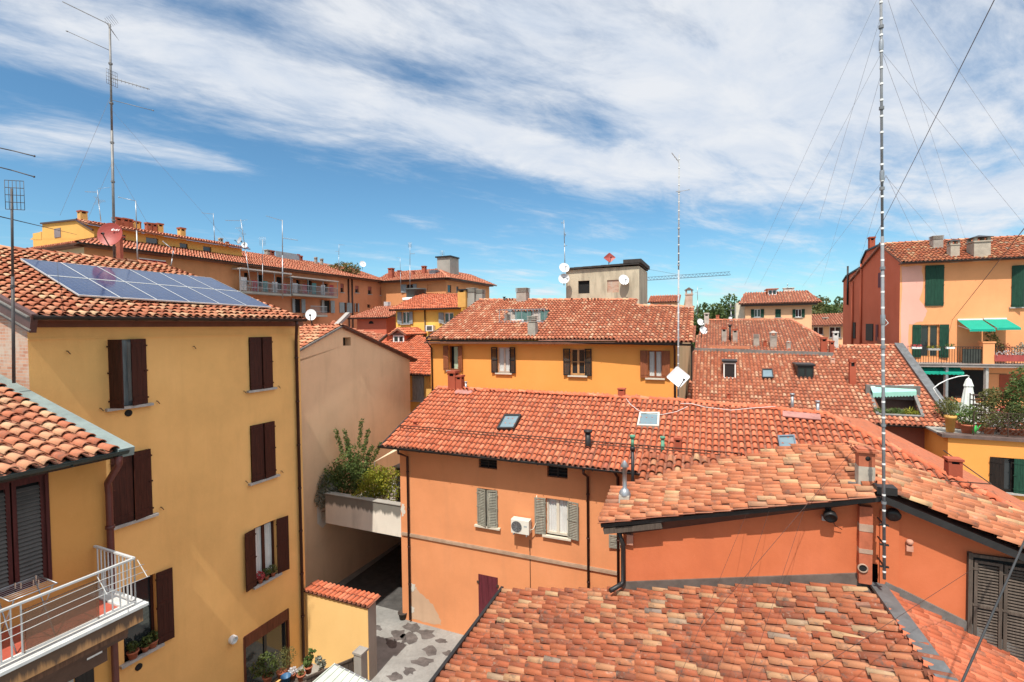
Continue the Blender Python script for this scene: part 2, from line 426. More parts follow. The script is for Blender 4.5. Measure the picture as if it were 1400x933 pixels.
def roof(root, poly, u, mat, pitch=.21, expo=.33, messy=1.0, lod=0, thick=.09, name='roof', holes=(), seed=1, eavecut=None):
    """curved terracotta tiles laid in courses over a slab; holes = list of polygons in 3D left untiled"""
    rr = random.Random(seed); pl = Plane(poly); n = pl.n
    u = (V(u) - n * V(u).dot(n)).normalized(); v = n.cross(u)
    if v.z < 0: v = -v
    o = V(poly[0]); to2 = lambda p: ((V(p) - o).dot(u), (V(p) - o).dot(v))
    pg = [to2(p) for p in poly]; hp = [[to2(p) for p in h] for h in holes]
    umin = min(p[0] for p in pg); umax = max(p[0] for p in pg); vmin = min(p[1] for p in pg); vmax = max(p[1] for p in pg)
    mb = MB()
    if holes:  # slab as little cells so that the openings stay open
        cu, cv = pitch, expo / 2
        i = umin
        while i < umax:
            j = vmin
            while j < vmax:
                x, y = i + cu / 2, j + cv / 2
                if pip(x, y, pg) and not any(pip(x, y, h) for h in hp):
                    q = [o + u * i + v * j, o + u * (i + cu) + v * j, o + u * (i + cu) + v * (j + cv), o + u * i + v * (j + cv)]
                    mb.poly(q, 1)
                j += cv
            i += cu
    else:
        mb.prism([V(p) for p in poly], -n * thick, 1)
    nc = int((umax - umin) / pitch) + 2; nr = int((vmax - vmin) / expo) + 2
    seg = 6 if lod == 0 else (4 if lod == 1 else 3)
    for c in range(nc):
        cu0 = umin + (c + .5) * pitch; off = rr.uniform(-.5, .5) * expo * .35 * messy
        wob = rr.uniform(-1, 1) * .008 * messy
        for r in range(-1, nr):
            vl = vmin + r * expo + (off if r > 0 else 0) - .05
            mid = vl + expo * .5
            if not pip(cu0, mid if r > 0 else max(mid, vmin + .02), pg): continue
            if hp and any(pip(cu0, mid, h) for h in hp): continue
            if vl < vmin - .2: continue
            L = expo * 1.22 * (1 + rr.uniform(-.06, .06) * messy)
            if vl + L > vmax + .12: L = max(.1, vmax + .12 - vl)
            jr = rr.uniform(-1, 1) * .028 * messy; uc = cu0 + wob + rr.uniform(-.008, .008) * messy
            hb = rr.uniform(0, .014) * messy
            sag = (.026 if messy > 1.3 else .012) * (1 + math.sin(cu0 * 1.3 + seed) * math.sin(mid * 1.1 + seed * 2.3)) if lod == 0 else 0
            if messy > 1.3 and rr.random() < .045: jr += rr.choice((-1, 1)) * rr.uniform(.05, .13); vl -= rr.uniform(0, .09); hb += .012
            for kind in ((0, 1) if lod < 2 else (0,)):
                r0 = pitch * (.385 if kind == 0 else .40); r1 = r0 * .82
                k = len(mb.v); cc = uc if kind == 0 else uc + pitch * .5
                for (vv, rad, lift) in ((vl, r0, .062 + hb), (vl + L, r1, .006 + hb * .5)):
                    for i in range(seg + 1):
                        a = math.pi * (i / seg - .5) * .98
                        x = cc + rad * math.sin(a) + jr * (vv - vl)
                        hgt = lift + rad * .95 * math.cos(a) if kind == 0 else .006 + lift * .35 + rad * .45 * (1 - math.cos(a))
                        p = o + u * x + v * vv + n * (hgt + sag); mb.v.append((p.x, p.y, p.z))
                for i in range(seg):
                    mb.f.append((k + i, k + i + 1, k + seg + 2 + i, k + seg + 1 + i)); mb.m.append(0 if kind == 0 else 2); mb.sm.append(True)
                if kind == 0 and lod < 2:
                    k2 = len(mb.v)
                    for i in range(seg + 1):
                        a = math.pi * (i / seg - .5) * .98; rad = r0 - .016
                        x = cc + rad * math.sin(a); hgt = .062 + hb + rad * .95 * math.cos(a)
                        p = o + u * x + v * (vl + .004) + n * (hgt + sag); mb.v.append((p.x, p.y, p.z))
                    for i in range(seg):
                        mb.f.append((k + i, k2 + i, k2 + i + 1, k + i + 1)); mb.m.append(0); mb.sm.append(False)
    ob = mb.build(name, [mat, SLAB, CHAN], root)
    return ob, pl
def ridge(root, pts, mat, r=.11, expo=.36, seed=3, name='ridge_cap', dz=.06):
    rr = random.Random(seed); mb = MB(); seg = 6
    for a, b in zip(pts, pts[1:]):
        a = V(a) + Z * dz; b = V(b) + Z * dz; d = (b - a); L = d.length; d.normalize(); x = d.cross(Z).normalized(); y = x.cross(d)
        N = max(1, int(L / expo))
        for i in range(N):
            k = len(mb.v); p = a + d * (L * i / N) + x * rr.uniform(-.012, .012); q = a + d * (L * (i + 1.12) / N)
            for (c, rad, l) in ((p, r, .02), (q, r * .86, -.015)):
                for j in range(seg + 1):
                    t = math.pi * (j / seg - .5)
                    w = c + x * (rad * math.sin(t)) + y * (rad * .85 * math.cos(t) + l - .03); mb.v.append(tuple(w))
            for j in range(seg):
                mb.f.append((k + j, k + j + 1, k + seg + 2 + j, k + seg + 1 + j)); mb.m.append(0); mb.sm.append(True)
    return mb.build(name, mat, root)
def strip(root, p, q, w, h, mat, name='flashing', up=Z):
    return MB().bar(p, q, w, h, up).build(name, mat, root)

def chimney(parent, base, w, h, mat, style='cap', u=OU, d=None, capmat=None, name='chimney'):
    """square stack standing on a roof: shaft sunk into the slope, a crown with smoke openings"""
    b = V(base); n = V((-u.y, u.x, 0)).normalized(); d = d or w; mb = MB()
    q = lambda x, y, z: b + u * x + n * y + Z * z
    def bx(x0, x1, y0, y1, z0, z1, mi=0): mb.boxv(q(x0, y0, z0), u * (x1 - x0), n * (y1 - y0), Z * (z1 - z0), mi)
    a, c = w / 2, d / 2
    if style == 'pipe':
        mb.tube([q(0, 0, -.3), q(0, 0, h * .88)], w / 2, 10); mb.tube([q(0, 0, h * .88), q(0, 0, h)], w * .75, 10)
    elif style == 'hat':
        bx(-a, a, -c, c, -.4, h * .62)
        bx(-a * 1.15, a * 1.15, -c * 1.15, c * 1.15, h * .62, h * .68)
        for sx in (-1, 1):
            for sy in (-1, 1): bx(sx * a * .8 - w * .1, sx * a * .8 + w * .1, sy * c * .8 - w * .1, sy * c * .8 + w * .1, h * .68, h * .85)
        k = 1.3; z = h * .85
        pts = [q(-a * k, -c * k, z), q(a * k, -c * k, z), q(a * k, c * k, z), q(-a * k, c * k, z)]; top = q(0, 0, h)
        mb.poly(pts[::-1], 1)
        for i in range(4): mb.poly([pts[i], pts[(i + 1) % 4], top], 1)
    elif style == 'slots':
        bx(-a, a, -c, c, -.5, h * .66)
        for i in range(4):
            z = h * (.66 + .085 * i)
            bx(-a * 1.12, a * 1.12, -c * 1.12, c * 1.12, z + h * .03, z + h * .07)
            bx(-a * .8, a * .8, -c * .8, c * .8, z, z + h * .03, 2)
    else:
        bx(-a, a, -c, c, -.5, h * .72)
        for sx in (-1, 1):
            for sy in (-1, 1): bx(sx * a * .78 - w * .11, sx * a * .78 + w * .11, sy * c * .78 - w * .11, sy * c * .78 + w * .11, h * .72, h * .88)
        bx(-a * .6, a * .6, -c * .6, c * .6, h * .72, h * .86, 2)
        bx(-a * 1.18, a * 1.18, -c * 1.18, c * 1.18, h * .88, h, 1)
    return mb.build(name, [mat, capmat or mat, BLACK], parent)
def chim_px(parent, pl, x, yb, yt, wpx, mat, style='cap', **kw):
    b = pl.px(x, yb); d = (b - EYE).dot(FW)
    return chimney(parent, b, wpx / F * d, (yb - yt) / F * d, mat, style, **kw)
def skylight(parent, pl, cor, mat=GMET, glass=SKYL, h=.09, name='skylight'):
    c = [pl.px(x, y, .10) for x, y in cor]; mb = MB(); n = pl.n; cen = sum(c, V((0, 0, 0))) / 4
    for i in range(4):
        a, b = c[i], c[(i + 1) % 4]
        ai = a + (cen - a) * .17; bi = b + (cen - b) * .17
        lo = -n * .12
        mb.poly([a + n * h, b + n * h, bi + n * h, ai + n * h]); mb.poly([a + lo, b + lo, b + n * h, a + n * h]); mb.poly([ai + n * h, bi + n * h, bi, ai])
    mb.poly([x + (cen - x) * .17 + n * (h * .5) for x in c], 1)
    return mb.build(name, [mat, glass], parent)
# ================================================================== SETTING: ground
def groundmat():
    mt, nt, b = newmat('courtyard_paving')
    n = pos_noise(nt, .8, 6, .7); c = ramp(nt, n, [(.3, (.19, .185, .17)), (.7, (.33, .325, .30))])
    n2 = pos_noise(nt, 7, 5, .75); c = mixc(nt, ramp(nt, n2, [(.45, (0, 0, 0)), (.8, (.5, .5, .5))]), c, (.14, .13, .12))
    link(nt, c, b.inputs['Base Color']); b.inputs['Roughness'].default_value = .9
    bump(nt, b, pos_noise(nt, 18, 5, .7), .01, .4); return mt
PAVE = groundmat()
struct(MB().poly([V((-700, -60, 0)), V((700, -60, 0)), V((700, 1500, 0)), V((-700, 1500, 0))]), 'ground', PAVE)
PATCH = paint('damp_stone_patch', (.115, .10, .092), .8, .5)
mbp = MB()
for cx, cy, rx, ry in ((492, 861, 10, 6), (545, 868, 14, 8), (558, 873, 12, 10), (535, 879, 11, 9), (562, 858, 13, 7), (582, 866, 13, 8), (590, 890, 13, 8), (604, 876, 9, 4), (578, 905, 15, 7), (560, 917, 9, 7), (540, 926, 12, 7), (515, 858, 8, 5), (612, 893, 7, 4), (500, 895, 10, 5)):
    rr = random.Random(cx); pts = []
    for i in range(13):
        a = 2 * math.pi * i / 13; k = rr.uniform(.55, 1.15)
        p = onz(cx + rx * k * math.cos(a), cy + ry * k * math.sin(a), .004); pts.append(p)
    mbp.poly(pts[::-1])
struct(mbp, 'paving_patch', PATCH)

# ================================================================== YELLOW HOUSE (solar roof)
YEL = plaster('yellow_plaster', (.80, .45, .155), .12, .30, (.56, .30, .10))
o_y = P(341, 620, 15.9); fy = Fr((o_y.x, o_y.y, 0), A, B)
yh = thing('yellow_house', 'tall yellow house with maroon shutters and solar panels on its tiled roof', 'house', fy.pt(0, -7, 0))
ul = fy.uz(38, 470)[0]; ur = fy.uz(412, 560)[0]
EZ = onplane(250, 429.5, fy.pt(0, .5, 0), B).z - .14
wins = dict(
    a=(*fy.op(149, 199, 464, 555)[:2], *fy.op(149, 199, 464, 555)[2:]),
    b=fy.op(340.5, 371, 461, 532), c=fy.op(152, 206, 619, 712), d=fy.op(342.5, 375, 579, 655),
    e=fy.op(168, 214, 793, 895), f=fy.op(348, 378, 716, 793), g=fy.op(335.5, 394.5, 851, 960))
wins['g'] = (*wins['g'][:2], .05, wins['g'][3])
wall(yh, fy, ul, ur, 0, EZ, list(wins.values()), YEL, reveal=.2)
# brick flank towards the camera, and the other flanks
DY = 13.8
fl = Fr(fy.pt(ul, 0, 0), -B, -A)
tanY = .305; RW = 7.3
wall(yh, fl, 0, DY, 0, EZ, [], BRICK, gable=[(0, EZ), (DY, EZ), (RW, EZ + RW * tanY)], name='brick_flank')
fr2 = Fr(fy.pt(ur, -DY, 0), B, A)
wall(yh, fr2, 0, DY, 0, EZ, [], YEL, gable=[(0, EZ), (DY, EZ), (DY - RW, EZ + RW * tanY)], name='flank_wall')
fb2 = Fr(fy.pt(ur, -DY, 0), -A, -B)
wall(yh, fb2, 0, ur - ul, 0, EZ, [], YEL, name='rear_wall')
# plaster band under the eaves
MB().boxv(fy.pt(ul, .0, fy.uz(250, 459)[1] - .03), A * (ur - ul), B * .025, Z * .04).build('eaves_moulding', YEL, yh)
ez = onplane(250, 429.5, fy.pt(0, .5, 0), B).z - .13
er = fy.uz(413, 436, .5)[0]; el_ = fy.uz(46, 433, .5)[0]
def yr(u, w): return fy.pt(u, .5 - w, ez + w * tanY)
RWT = RW + .5
yroof, ypl = roof(yh, [yr(el_, 0), yr(er, 0), yr(er, RWT), yr(el_, RWT)], A, T_PALE, .215, .34, .8, seed=4)
roof(yh, [yr(er, RWT), yr(el_, RWT), fy.pt(el_, .5 - 2 * RWT, ez), fy.pt(er, .5 - 2 * RWT, ez)], -A, T_FAR, .215, .34, .8, lod=2, seed=5, name='roof')
ridge(yroof, [yr(el_, RWT), yr(er, RWT)], T_PALE, .14)
ridge(yroof, [yr(er - .02, 0), yr(er - .02, RWT)], T_PALE, .12, name='verge_tiles', dz=.04)
gutter(yh, fy.pt(el_ - .05, .57, ez + .02), fy.pt(er + .1, .57, ez + .02), .085)
MB().boxv(fy.pt(ul - .1, .02, EZ - .02), A * (er - ul), B * .46, Z * .05).boxv(fy.pt(ul - .1, .012, fy.uz(250, 447)[1]), A * (ur - ul + .2), B * .07, Z * (EZ - .025 - fy.uz(250, 447)[1])).build('eaves_board', paint('brown_eaves_board', (.16, .055, .028), .7), yh)
mbv = MB(); e0 = yr(el_ - .03, -.08) + Z * .0; e1 = yr(el_ - .03, RWT)
mbv.bar(e0 - Z * .12, e1 - Z * .12, .12, .42); mbv.build('verge_board', paint('brown_sheet_metal', (.085, .035, .028), .5), yh)
MB().bar(e0 - A * .09 + Z * .02, e1 - A * .09 + Z * .02, .05, .03).bar(e0 - A * .07 - Z * .27, e1 - A * .07 - Z * .27, .03, .03).build('verge_flashing', LMET, yh)
p0 = fy.pt(fy.uz(406, 452, .57)[0] , .57, ez - .06); ud = fy.uz(405, 470, .08)[0]
downpipe(yh, [p0, p0 - Z * .12, fy.pt(ud, .08, ez - .75), fy.pt(ud, .08, 0.1)], .055)
MSH = MAROON
def pair(h, fr, bx, ang0, ang1, mat, style='plank', sc_=1.0):
    a, b, c, d = bx; w = (b - a) / 2 * sc_
    if ang0 is not None: leaf(h, fr, a, 1, c, d, w, ang0, mat, style)
    if ang1 is not None: leaf(h, fr, b, -1, c, d, w, ang1, mat, style)
w1 = wins['a']; window(yh, fy, (w1[0], w1[1], w1[2], w1[3]), GRYB, curtain=CURT)
pair(yh, fy, w1, 78, 14, MSH)
for k, (a0, a1) in dict(b=(3, 9), c=(2, 10), d=(2, 8)).items():
    window(yh, fy, wins[k], BROWNW); pair(yh, fy, wins[k], a0, a1, MSH)
window(yh, fy, wins['e'], MAROON, kind='single'); pair(yh, fy, wins['e'], None, 172, MSH, 'panel')
window(yh, fy, wins['f'], MAROON, curtain=CURT); pair(yh, fy, wins['f'], 171, 168, MSH, 'panel')
g = wins['g']
wg = window(yh, fy, g, paint('dark_shopfront_frame', (.03, .03, .03), .5), sill=False, name='glazed_door')
MB().boxv(fy.pt(g[0] - .03, .02, g[3] - .38), A * (g[1] - g[0] + .06), B * -.12, Z * .4).boxv(fy.pt(g[0] - .06, .02, 0), A * .07, B * -.1, Z * g[3]).boxv(fy.pt(g[1] - .01, .02, 0), A * .07, B * -.1, Z * g[3]).build('door_casing', wood('brown_door_casing', (.13, .04, .02)), yh)
# shutter catches and small round vents
mbc = MB()
for x, y in ((136.5, 561), (214, 551), (333, 537), (380, 530), (335.5, 660), (384, 646), (219.5, 696), (91, 483), (264, 476)):
    u_, z_ = fy.uz(x, y); mbc.tube([fy.pt(u_, .0, z_ + .05), fy.pt(u_, .05, z_ + .05), fy.pt(u_ + .05, .06, z_ - .03)], .011, 5); mbc.build('shutter_catch', RUST, yh); mbc = MB()
u_, z_ = fy.uz(317, 874); MB().lathe(fy.pt(u_, 0, z_), [(.13, 0), (.13, .12), (.09, .16), (.09, .05), (0, .05)], 14, axis=B).build('vent_cap', WHT, yh)
for x, y in ((175.5, 565), (189.5, 912)):
    u_, z_ = fy.uz(x, y); MB().lathe(fy.pt(u_, 0, z_), [(.09, 0), (.09, .02), (.05, .02), (0, .01)], 12, axis=B).build('air_vent', BLACK, yh)

# solar array on the slope
sa_c = [ypl.px(x, y, .16) for x, y in ((27, 355), (288, 381), (371, 421.5), (108, 405.5))]
SOL = None
def solarmat():
    mt, nt, b = newmat('solar_cells')
    tc = node(nt, 'ShaderNodeUVMap')
    bk = node(nt, 'ShaderNodeTexBrick'); bk.offset = 0; link(nt, tc.outputs[0], bk.inputs['Vector'])
    bk.inputs['Scale'].default_value = 1; bk.inputs['Brick Width'].default_value = 1 / 6; bk.inputs['Row Height'].default_value = .1; bk.inputs['Mortar Size'].default_value = .0025
    bk.inputs['Color1'].default_value = (.010, .028, .085, 1); bk.inputs['Color2'].default_value = (.013, .036, .10, 1); bk.inputs['Mortar'].default_value = (.12, .13, .16, 1)
    link(nt, bk.outputs['Color'], b.inputs['Base Color']); b.inputs['Roughness'].default_value = .10; b.inputs['Specular IOR Level'].default_value = .12
    return mt
SOL = solarmat(); ALU = paint('aluminium_frame', (.62, .62, .60), .4, .1, .3)
sa = thing('solar_array', 'blue solar array of twelve framed panels on the sunbleached tiled roof', 'solar panels', sum(sa_c, V((0, 0, 0))) / 4)
def bil(s, t): return (sa_c[0] * (1 - s) + sa_c[1] * s) * (1 - t) + (sa_c[3] * (1 - s) + sa_c[2] * s) * t
for i in range(6):
    for j in range(2):
        e = .004
        c = [bil((i + e) / 6, (j + e * 2) / 2), bil((i + 1 - e) / 6, (j + e * 2) / 2), bil((i + 1 - e) / 6, (j + 1 - e * 2) / 2), bil((i + e) / 6, (j + 1 - e * 2) / 2)]
        n = ypl.n; mb = MB(); cen = sum(c, V((0, 0, 0))) / 4
        ci = [p + (cen - p).normalized() * .035 for p in c]
        for k in range(4):
            a, b = k, (k + 1) % 4
            mb.poly([c[a] + n * .04, c[b] + n * .04, ci[b] + n * .04, ci[a] + n * .04]); mb.poly([c[a], c[b], c[b] + n * .04, c[a] + n * .04])
        pn = mb.build('panel_frame', ALU, sa)
        ob = MB().poly([p + n * .034 for p in ci]).build('panel', SOL, pn)
        uv = ob.data.uv_layers.new(); q = ((0, 1), (1, 1), (1, 0), (0, 0))
        for l, lp in enumerate(ob.data.loops): uv.data[l].uv = q[lp.vertex_index]
mbr = MB()
for t in (.12, .38, .62, .88): mbr.bar(bil(0.01, t) - ypl.n * .05, bil(.99, t) - ypl.n * .05, .04, .05)
mbr.build('mounting_rail', GALV, sa)

# ================================================================== NEAR LEFT HOUSE with balcony
ORA = plaster('ochre_orange_plaster', (.58, .27, .075), .12, .3)
fn = Fr(fy.pt(ul, 3.7, 0), A, B)
nh = thing('ochre_house', 'ochre house at the left edge with louvred door and white railed balcony', 'house', fn.pt(-3, -3, 0))
un1 = fn.uz(147.5, 700)[0]
dbx = fn.op(-60, 66, 662, 818); dbx = (dbx[0] - .0, dbx[1], dbx[2], dbx[3])
enz = onplane(150, 621, fn.pt(0, .55, 0), B).z
wall(nh, fn, -9, un1, 0, enz + .05, [dbx], ORA, reveal=.22, depth=7)
tanN = .235
def nr(u, w): return fn.pt(u, .58 - w, enz + w * tanN)
uer = fn.uz(160, 616, .58)[0]
nroof, npl = roof(nh, [nr(-9.2, 0), nr(uer, 0), nr(uer, 6.5), nr(-9.2, 6.5)], A, T_OLD and T_PALE, .225, .35, .9, seed=9)
gutter(nh, fn.pt(-9.2, .66, enz + .04), fn.pt(uer + .12, .66, enz + .04), .08, paint('green_black_gutter', (.02, .032, .028), .4))
MB().boxv(fn.pt(-9.2, .0, enz - .09), A * (uer + 9.2), B * .58, Z * .05).build('soffit', wood('dark_soffit', (.05, .03, .02)), nh)
v0, v1 = nr(uer + .1, -.1), nr(uer + .1, 6.5)
MB().bar(v0 + Z * .02, v1 + Z * .02, .26, .16).build('flashing', paint('grey_green_flashing', (.20, .24, .22), .55), nh)
gp = fn.pt(uer - .02, .66, enz - .05)
ud = un1 - .02
downpipe(nh, [gp, gp - Z * .15, fn.pt(ud - .02, .12, enz - .62), fn.pt(ud, .1, enz - .85), fn.pt(ud, .1, 0)], .06, paint('maroon_pipe', (.11, .025, .018), .45))
# louvred door shutters
um = fn.uz(18, 735)[0]
a, b, c, d = dbx
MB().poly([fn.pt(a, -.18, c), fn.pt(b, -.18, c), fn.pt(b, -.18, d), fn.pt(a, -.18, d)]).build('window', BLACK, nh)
DL = wood('dark_red_door_wood', (.075, .016, .013)); 
mb = MB()
for x0, x1 in ((um + .012, b - .02), (a, um - .012)):
    for (p, q) in ((x0, x0 + .055), (x1 - .055, x1)): mb.boxv(fn.pt(p, -.02, c), A * (q - p), B * -.05, Z * (d - c))
    for zz in (c, d - .1): mb.boxv(fn.pt(x0 + .055, -.021, zz), A * (x1 - x0 - .11), B * -.048, Z * .1)
mb.boxv(fn.pt(b - .02, .02, c), A * .05, B * -.12, Z * (d - c + .05)); mb.boxv(fn.pt(a, .02, d), A * (b - a), B * -.12, Z * .06)
ds = mb.build('door', DL, nh)
mb = MB()
for x0, x1 in ((um + .068, b - .076), (a + .056, um - .068)):
    mb = MB(); k = int((d - c - .2) / .07)
    for i in range(k):
        zz = c + .1 + i * .07; mb.boxv(fn.pt(x0, -.06, zz + .05), A * (x1 - x0), B * .045 - Z * .05, Z * .008)
    mb.build('louvre', paint('grey_louvre_slats', (.10, .085, .075), .6), ds)
# balcony
uz_t = fn.uz(132, 746); zt = uz_t[1]; ub = uz_t[0]
cor = onz(185, 763, zt); Dn = (cor - fn.o).dot(B); ub = (cor - fn.o).dot(A) - .02
zs = onplane(195, 829, fn.pt(0, Dn + .09, 0), B).z
bal = nh
MB().boxv(fn.pt(-9, 0.002, zs - .3), A * (ub + .1 + 9), B * (Dn + .02), Z * .28).build('balcony_slab', plaster('stained_balcony_edge', (.46, .24, .10), .35, 1.0, (.05, .035, .028), drip=(zs + .12, .6, (.06, .045, .04))), nh)
MB().boxv(fn.pt(-9, Dn - .22, zs - .02), A * (9 + ub + .15), B * .33, Z * .05).boxv(fn.pt(ub - .12, 0.002, zs - .018), A * .27, B * (Dn - .225), Z * .048).build('balcony_coping', paint('white_stone_coping', (.62, .61, .57), .7, .25), nh)
MB().boxv(fn.pt(-9, .002, zs - .015), A * (8.87 + ub), B * (Dn - .23), Z * .02).build('balcony_floor', paint('red_floor_tiles', (.42, .09, .055), .5, .2, 0, 8), nh)
mb = MB(); rl = paint('grey_white_railing', (.50, .50, .48), .45, .15)
T = zt; dr = Dn
mb.bar(fn.pt(-9, dr, T), fn.pt(ub, dr, T), .045, .03); mb.bar(fn.pt(ub, dr, T), fn.pt(ub, .0, T), .045, .03)
mb.bar(fn.pt(-9, dr, zs + .1), fn.pt(ub, dr, zs + .1), .03, .02); mb.bar(fn.pt(ub, dr, zs + .1), fn.pt(ub, .0, zs + .1), .03, .02)
k = 0; u_ = ub
gap0 = fn.uz(134, 830, dr)[0]; gap1 = fn.uz(32, 860, dr)[0]
while u_ > -9:
    if not (gap1 + .02 < u_ < gap0 - .02): mb.bar(fn.pt(u_, dr, zs + (.02 if k % 8 == 0 else .1)), fn.pt(u_, dr, T), .018, .018, A)
    u_ -= .115; k += 1
dd = dr
while dd > .05: mb.bar(fn.pt(ub, dd, zs + .1), fn.pt(ub, dd, T), .018, .018, A); dd -= .115
mb.build('balcony_railing', rl, nh)
mb = MB(); mb.bar(fn.pt(gap0, dr + .0, zs + .1), fn.pt(gap0, dr, T - .12), .03, .02, A); mb.bar(fn.pt(gap1, dr, zs + .1), fn.pt(gap1, dr, T - .12), .03, .02, A)
mb.bar(fn.pt(gap1, dr, T - .12), fn.pt(gap0, dr, T - .12), .02, .02); mb.boxv(fn.pt(gap1 + .02, dr - .006, zs + .13), A * (gap0 - gap1 - .04), B * .012, Z * (T - zs - .28))
def acryl():
    mt, nt, b = newmat('smoked_panel'); b.inputs['Base Color'].default_value = (.22, .12, .07, 1); b.inputs['Roughness'].default_value = .25
    b.inputs['Alpha'].default_value = .62; return mt
mb.build('balcony_screen', acryl(), nh)
# clothes lines on brackets outside the rail
mb = MB()
for i, (dz_, do) in enumerate(((-.10, .10), (-.2, .18), (-.28, .26))):
    pts = [fn.pt(-9 + (9 + ub + .1) * t / 14, dr + do, T + dz_ - .05 * math.sin(math.pi * ((t / 14 * 2.2) % 1))) for t in range(15)]
    mb.tube(pts, .006, 4)
for uu in (ub + .05, gap0): mb.bar(fn.pt(uu, dr, T - .05), fn.pt(uu, dr + .28, T - .3), .010, .008)
mb.build('washing_line', paint('pale_grey_line', (.50, .49, .46), .6), nh)
# blind rolled under the balcony slab
MB().boxv(fn.pt(-9, Dn - .62, zs - .62), A * (9 + ub), B * .34, Z * .16).boxv(fn.pt(-9, Dn - .58, zs - .98), A * (8.8 + ub), B * .06, Z * .36).build('awning_box', paint('brown_awning', (.10, .05, .03), .7), nh)
MB().boxv(fn.pt(-9, .3, zs - .44), A * (8.9 + ub), B * (Dn - .36), Z * .14).build('balcony_beam', wood('brown_beam', (.12, .06, .035)), nh)
u_, z_ = fn.uz(172, 882, Dn - .5); MB().boxv(fn.pt(ub - .5, Dn - .516, zs - .78), A * .22, B * .01, Z * .06).build('label_plate', WHT, nh)
# below the balcony: door frame
MB().boxv(fn.pt(un1 - .75, .003, 0), A * .12, B * .03, Z * (zs - 1.0)).build('door_frame', STONE, nh)
MB().boxv(fn.pt(un1 - .6, .002, 0), A * .28, B * .02, Z * (zs - 1.0)).build('ground_floor_door', BROWNW, nh)
# clothes airer standing on the balcony
ca = thing('clothes_airer', 'small folding clothes airer with pegs standing on the red balcony floor', 'clothes airer', fn.pt(fn.uz(40, 830, .8)[0], .8, zs + .03))
a0 = fn.uz(6, 805, .8)[0]; a1 = fn.uz(72, 805, .8)[0]; z1 = fn.uz(40, 800, .6)[1]
mb = MB()
for d_ in (.35, .95): mb.tube([fn.pt(a0, d_, z1), fn.pt(a1, d_, z1)], .010, 5)
for u_ in (a0, a1): mb.tube([fn.pt(u_, .35, z1), fn.pt(u_, .95, z1)], .010, 5); 
for u_ in (a0 + .05, a1 - .05): mb.tube([fn.pt(u_, .35, z1), fn.pt(u_, .95, zs + .01)], .010, 5); mb.tube([fn.pt(u_, .95, z1), fn.pt(u_, .35, zs + .01)], .010, 5)
for i in range(7): mb.tube([fn.pt(a0, .4 + i * .075, z1), fn.pt(a1, .4 + i * .075, z1)], .004, 4)
mb.build('airer_frame', GALV, ca)
for i, t in enumerate((.45, .52, .74, .8, .9)):
    q = fn.pt(a0 + (a1 - a0) * t, .4 + .075 * (i % 4), z1 - .05); MB().boxv(q, A * .012, B * .02, Z * .09).build('peg', paint('pale_peg', (.6, .42, .3), .6), ca)

# ================================================================== BEIGE GABLE HOUSE
BEI = plaster('beige_plaster', (.72, .49, .295), .10, .28, (.36, .24, .15))
ob_ = P(458, 620, 23.4); fb = Fr((ob_.x, ob_.y, 0), A, B)
bh = thing('beige_house', 'blank beige gable wall between the yellow and the salmon house', 'house', fb.pt(1, -5, 0))
ap = fb.uz(466, 447); l_ = fb.uz(408, 479); r_ = fb.uz(560, 492)
vh = fb.op(469, 479.5, 461.5, 473)
zb_ = vh[2] - .3
wall(bh, fb, l_[0] - 3, r_[0], 0, min(r_[1], zb_) - .001, [], BEI, gable=None)
gz = min(r_[1], zb_)
gl = [(l_[0] - 3, gz), (r_[0], gz), r_, ap, (l_[0] - 3, l_[1] - 3 * (ap[1] - l_[1]) / (ap[0] - l_[0]))]
# gable built round the attic opening
mb = MB(); k = [(l_[0] - 3, gz), (vh[0], gz), (vh[1], gz), (r_[0], gz)]
mb.poly([fb.pt(*(q[0], 0, q[1])) for q in ((vh[0], gz), (vh[1], gz), (vh[1], vh[2]), (vh[0], vh[2]))])
mb.poly([fb.pt(q[0], 0, q[1]) for q in ((l_[0] - 3, gz), (vh[0], gz), (vh[0], vh[2]), (vh[0], vh[3]), ap, gl[-1])])
mb.poly([fb.pt(q[0], 0, q[1]) for q in ((vh[1], gz), (r_[0], gz), r_, ap, (vh[0], vh[3]), (vh[1], vh[3]), (vh[1], vh[2]))])
for (p, q) in (((vh[0], vh[2]), (vh[1], vh[2])), ((vh[1], vh[2]), (vh[1], vh[3])), ((vh[1], vh[3]), (vh[0], vh[3])), ((vh[0], vh[3]), (vh[0], vh[2]))):
    mb.poly([fb.pt(p[0], 0, p[1]), fb.pt(q[0], 0, q[1]), fb.pt(q[0], -.4, q[1]), fb.pt(p[0], -.4, p[1])])
mb.boxv(fb.pt(l_[0] - 3, -.5, 0), A * (r_[0] - l_[0] + 3), B * -9, Z * (gz - .2))
mb.build('gable_wall', BEI, bh)
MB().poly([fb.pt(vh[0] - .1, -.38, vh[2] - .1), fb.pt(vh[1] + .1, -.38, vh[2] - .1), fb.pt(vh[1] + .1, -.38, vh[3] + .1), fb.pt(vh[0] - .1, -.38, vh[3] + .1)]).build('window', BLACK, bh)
LL = gl[-1]
broof, _ = roof(bh, [fb.pt(LL[0], .08, LL[1]), fb.pt(LL[0], -10, LL[1]), fb.pt(ap[0], -10, ap[1] + .05), fb.pt(ap[0], .08, ap[1] + .05)], -B, T_PALE, .22, .35, .9, lod=1, seed=12)
roof(bh, [fb.pt(ap[0], .1, ap[1] + .05), fb.pt(ap[0], -10, ap[1] + .05), fb.pt(r_[0] + .5, -10, r_[1] - .1), fb.pt(r_[0] + .5, .1, r_[1] - .1)], B, T_MID, .22, .35, .9, lod=1, seed=13)
MB().bar(fb.pt(ap[0], .12, ap[1] + .06), fb.pt(r_[0] + .55, .12, r_[1] - .06), .1, .11).build('verge_board', paint('brown_verge', (.10, .045, .03), .6), bh)
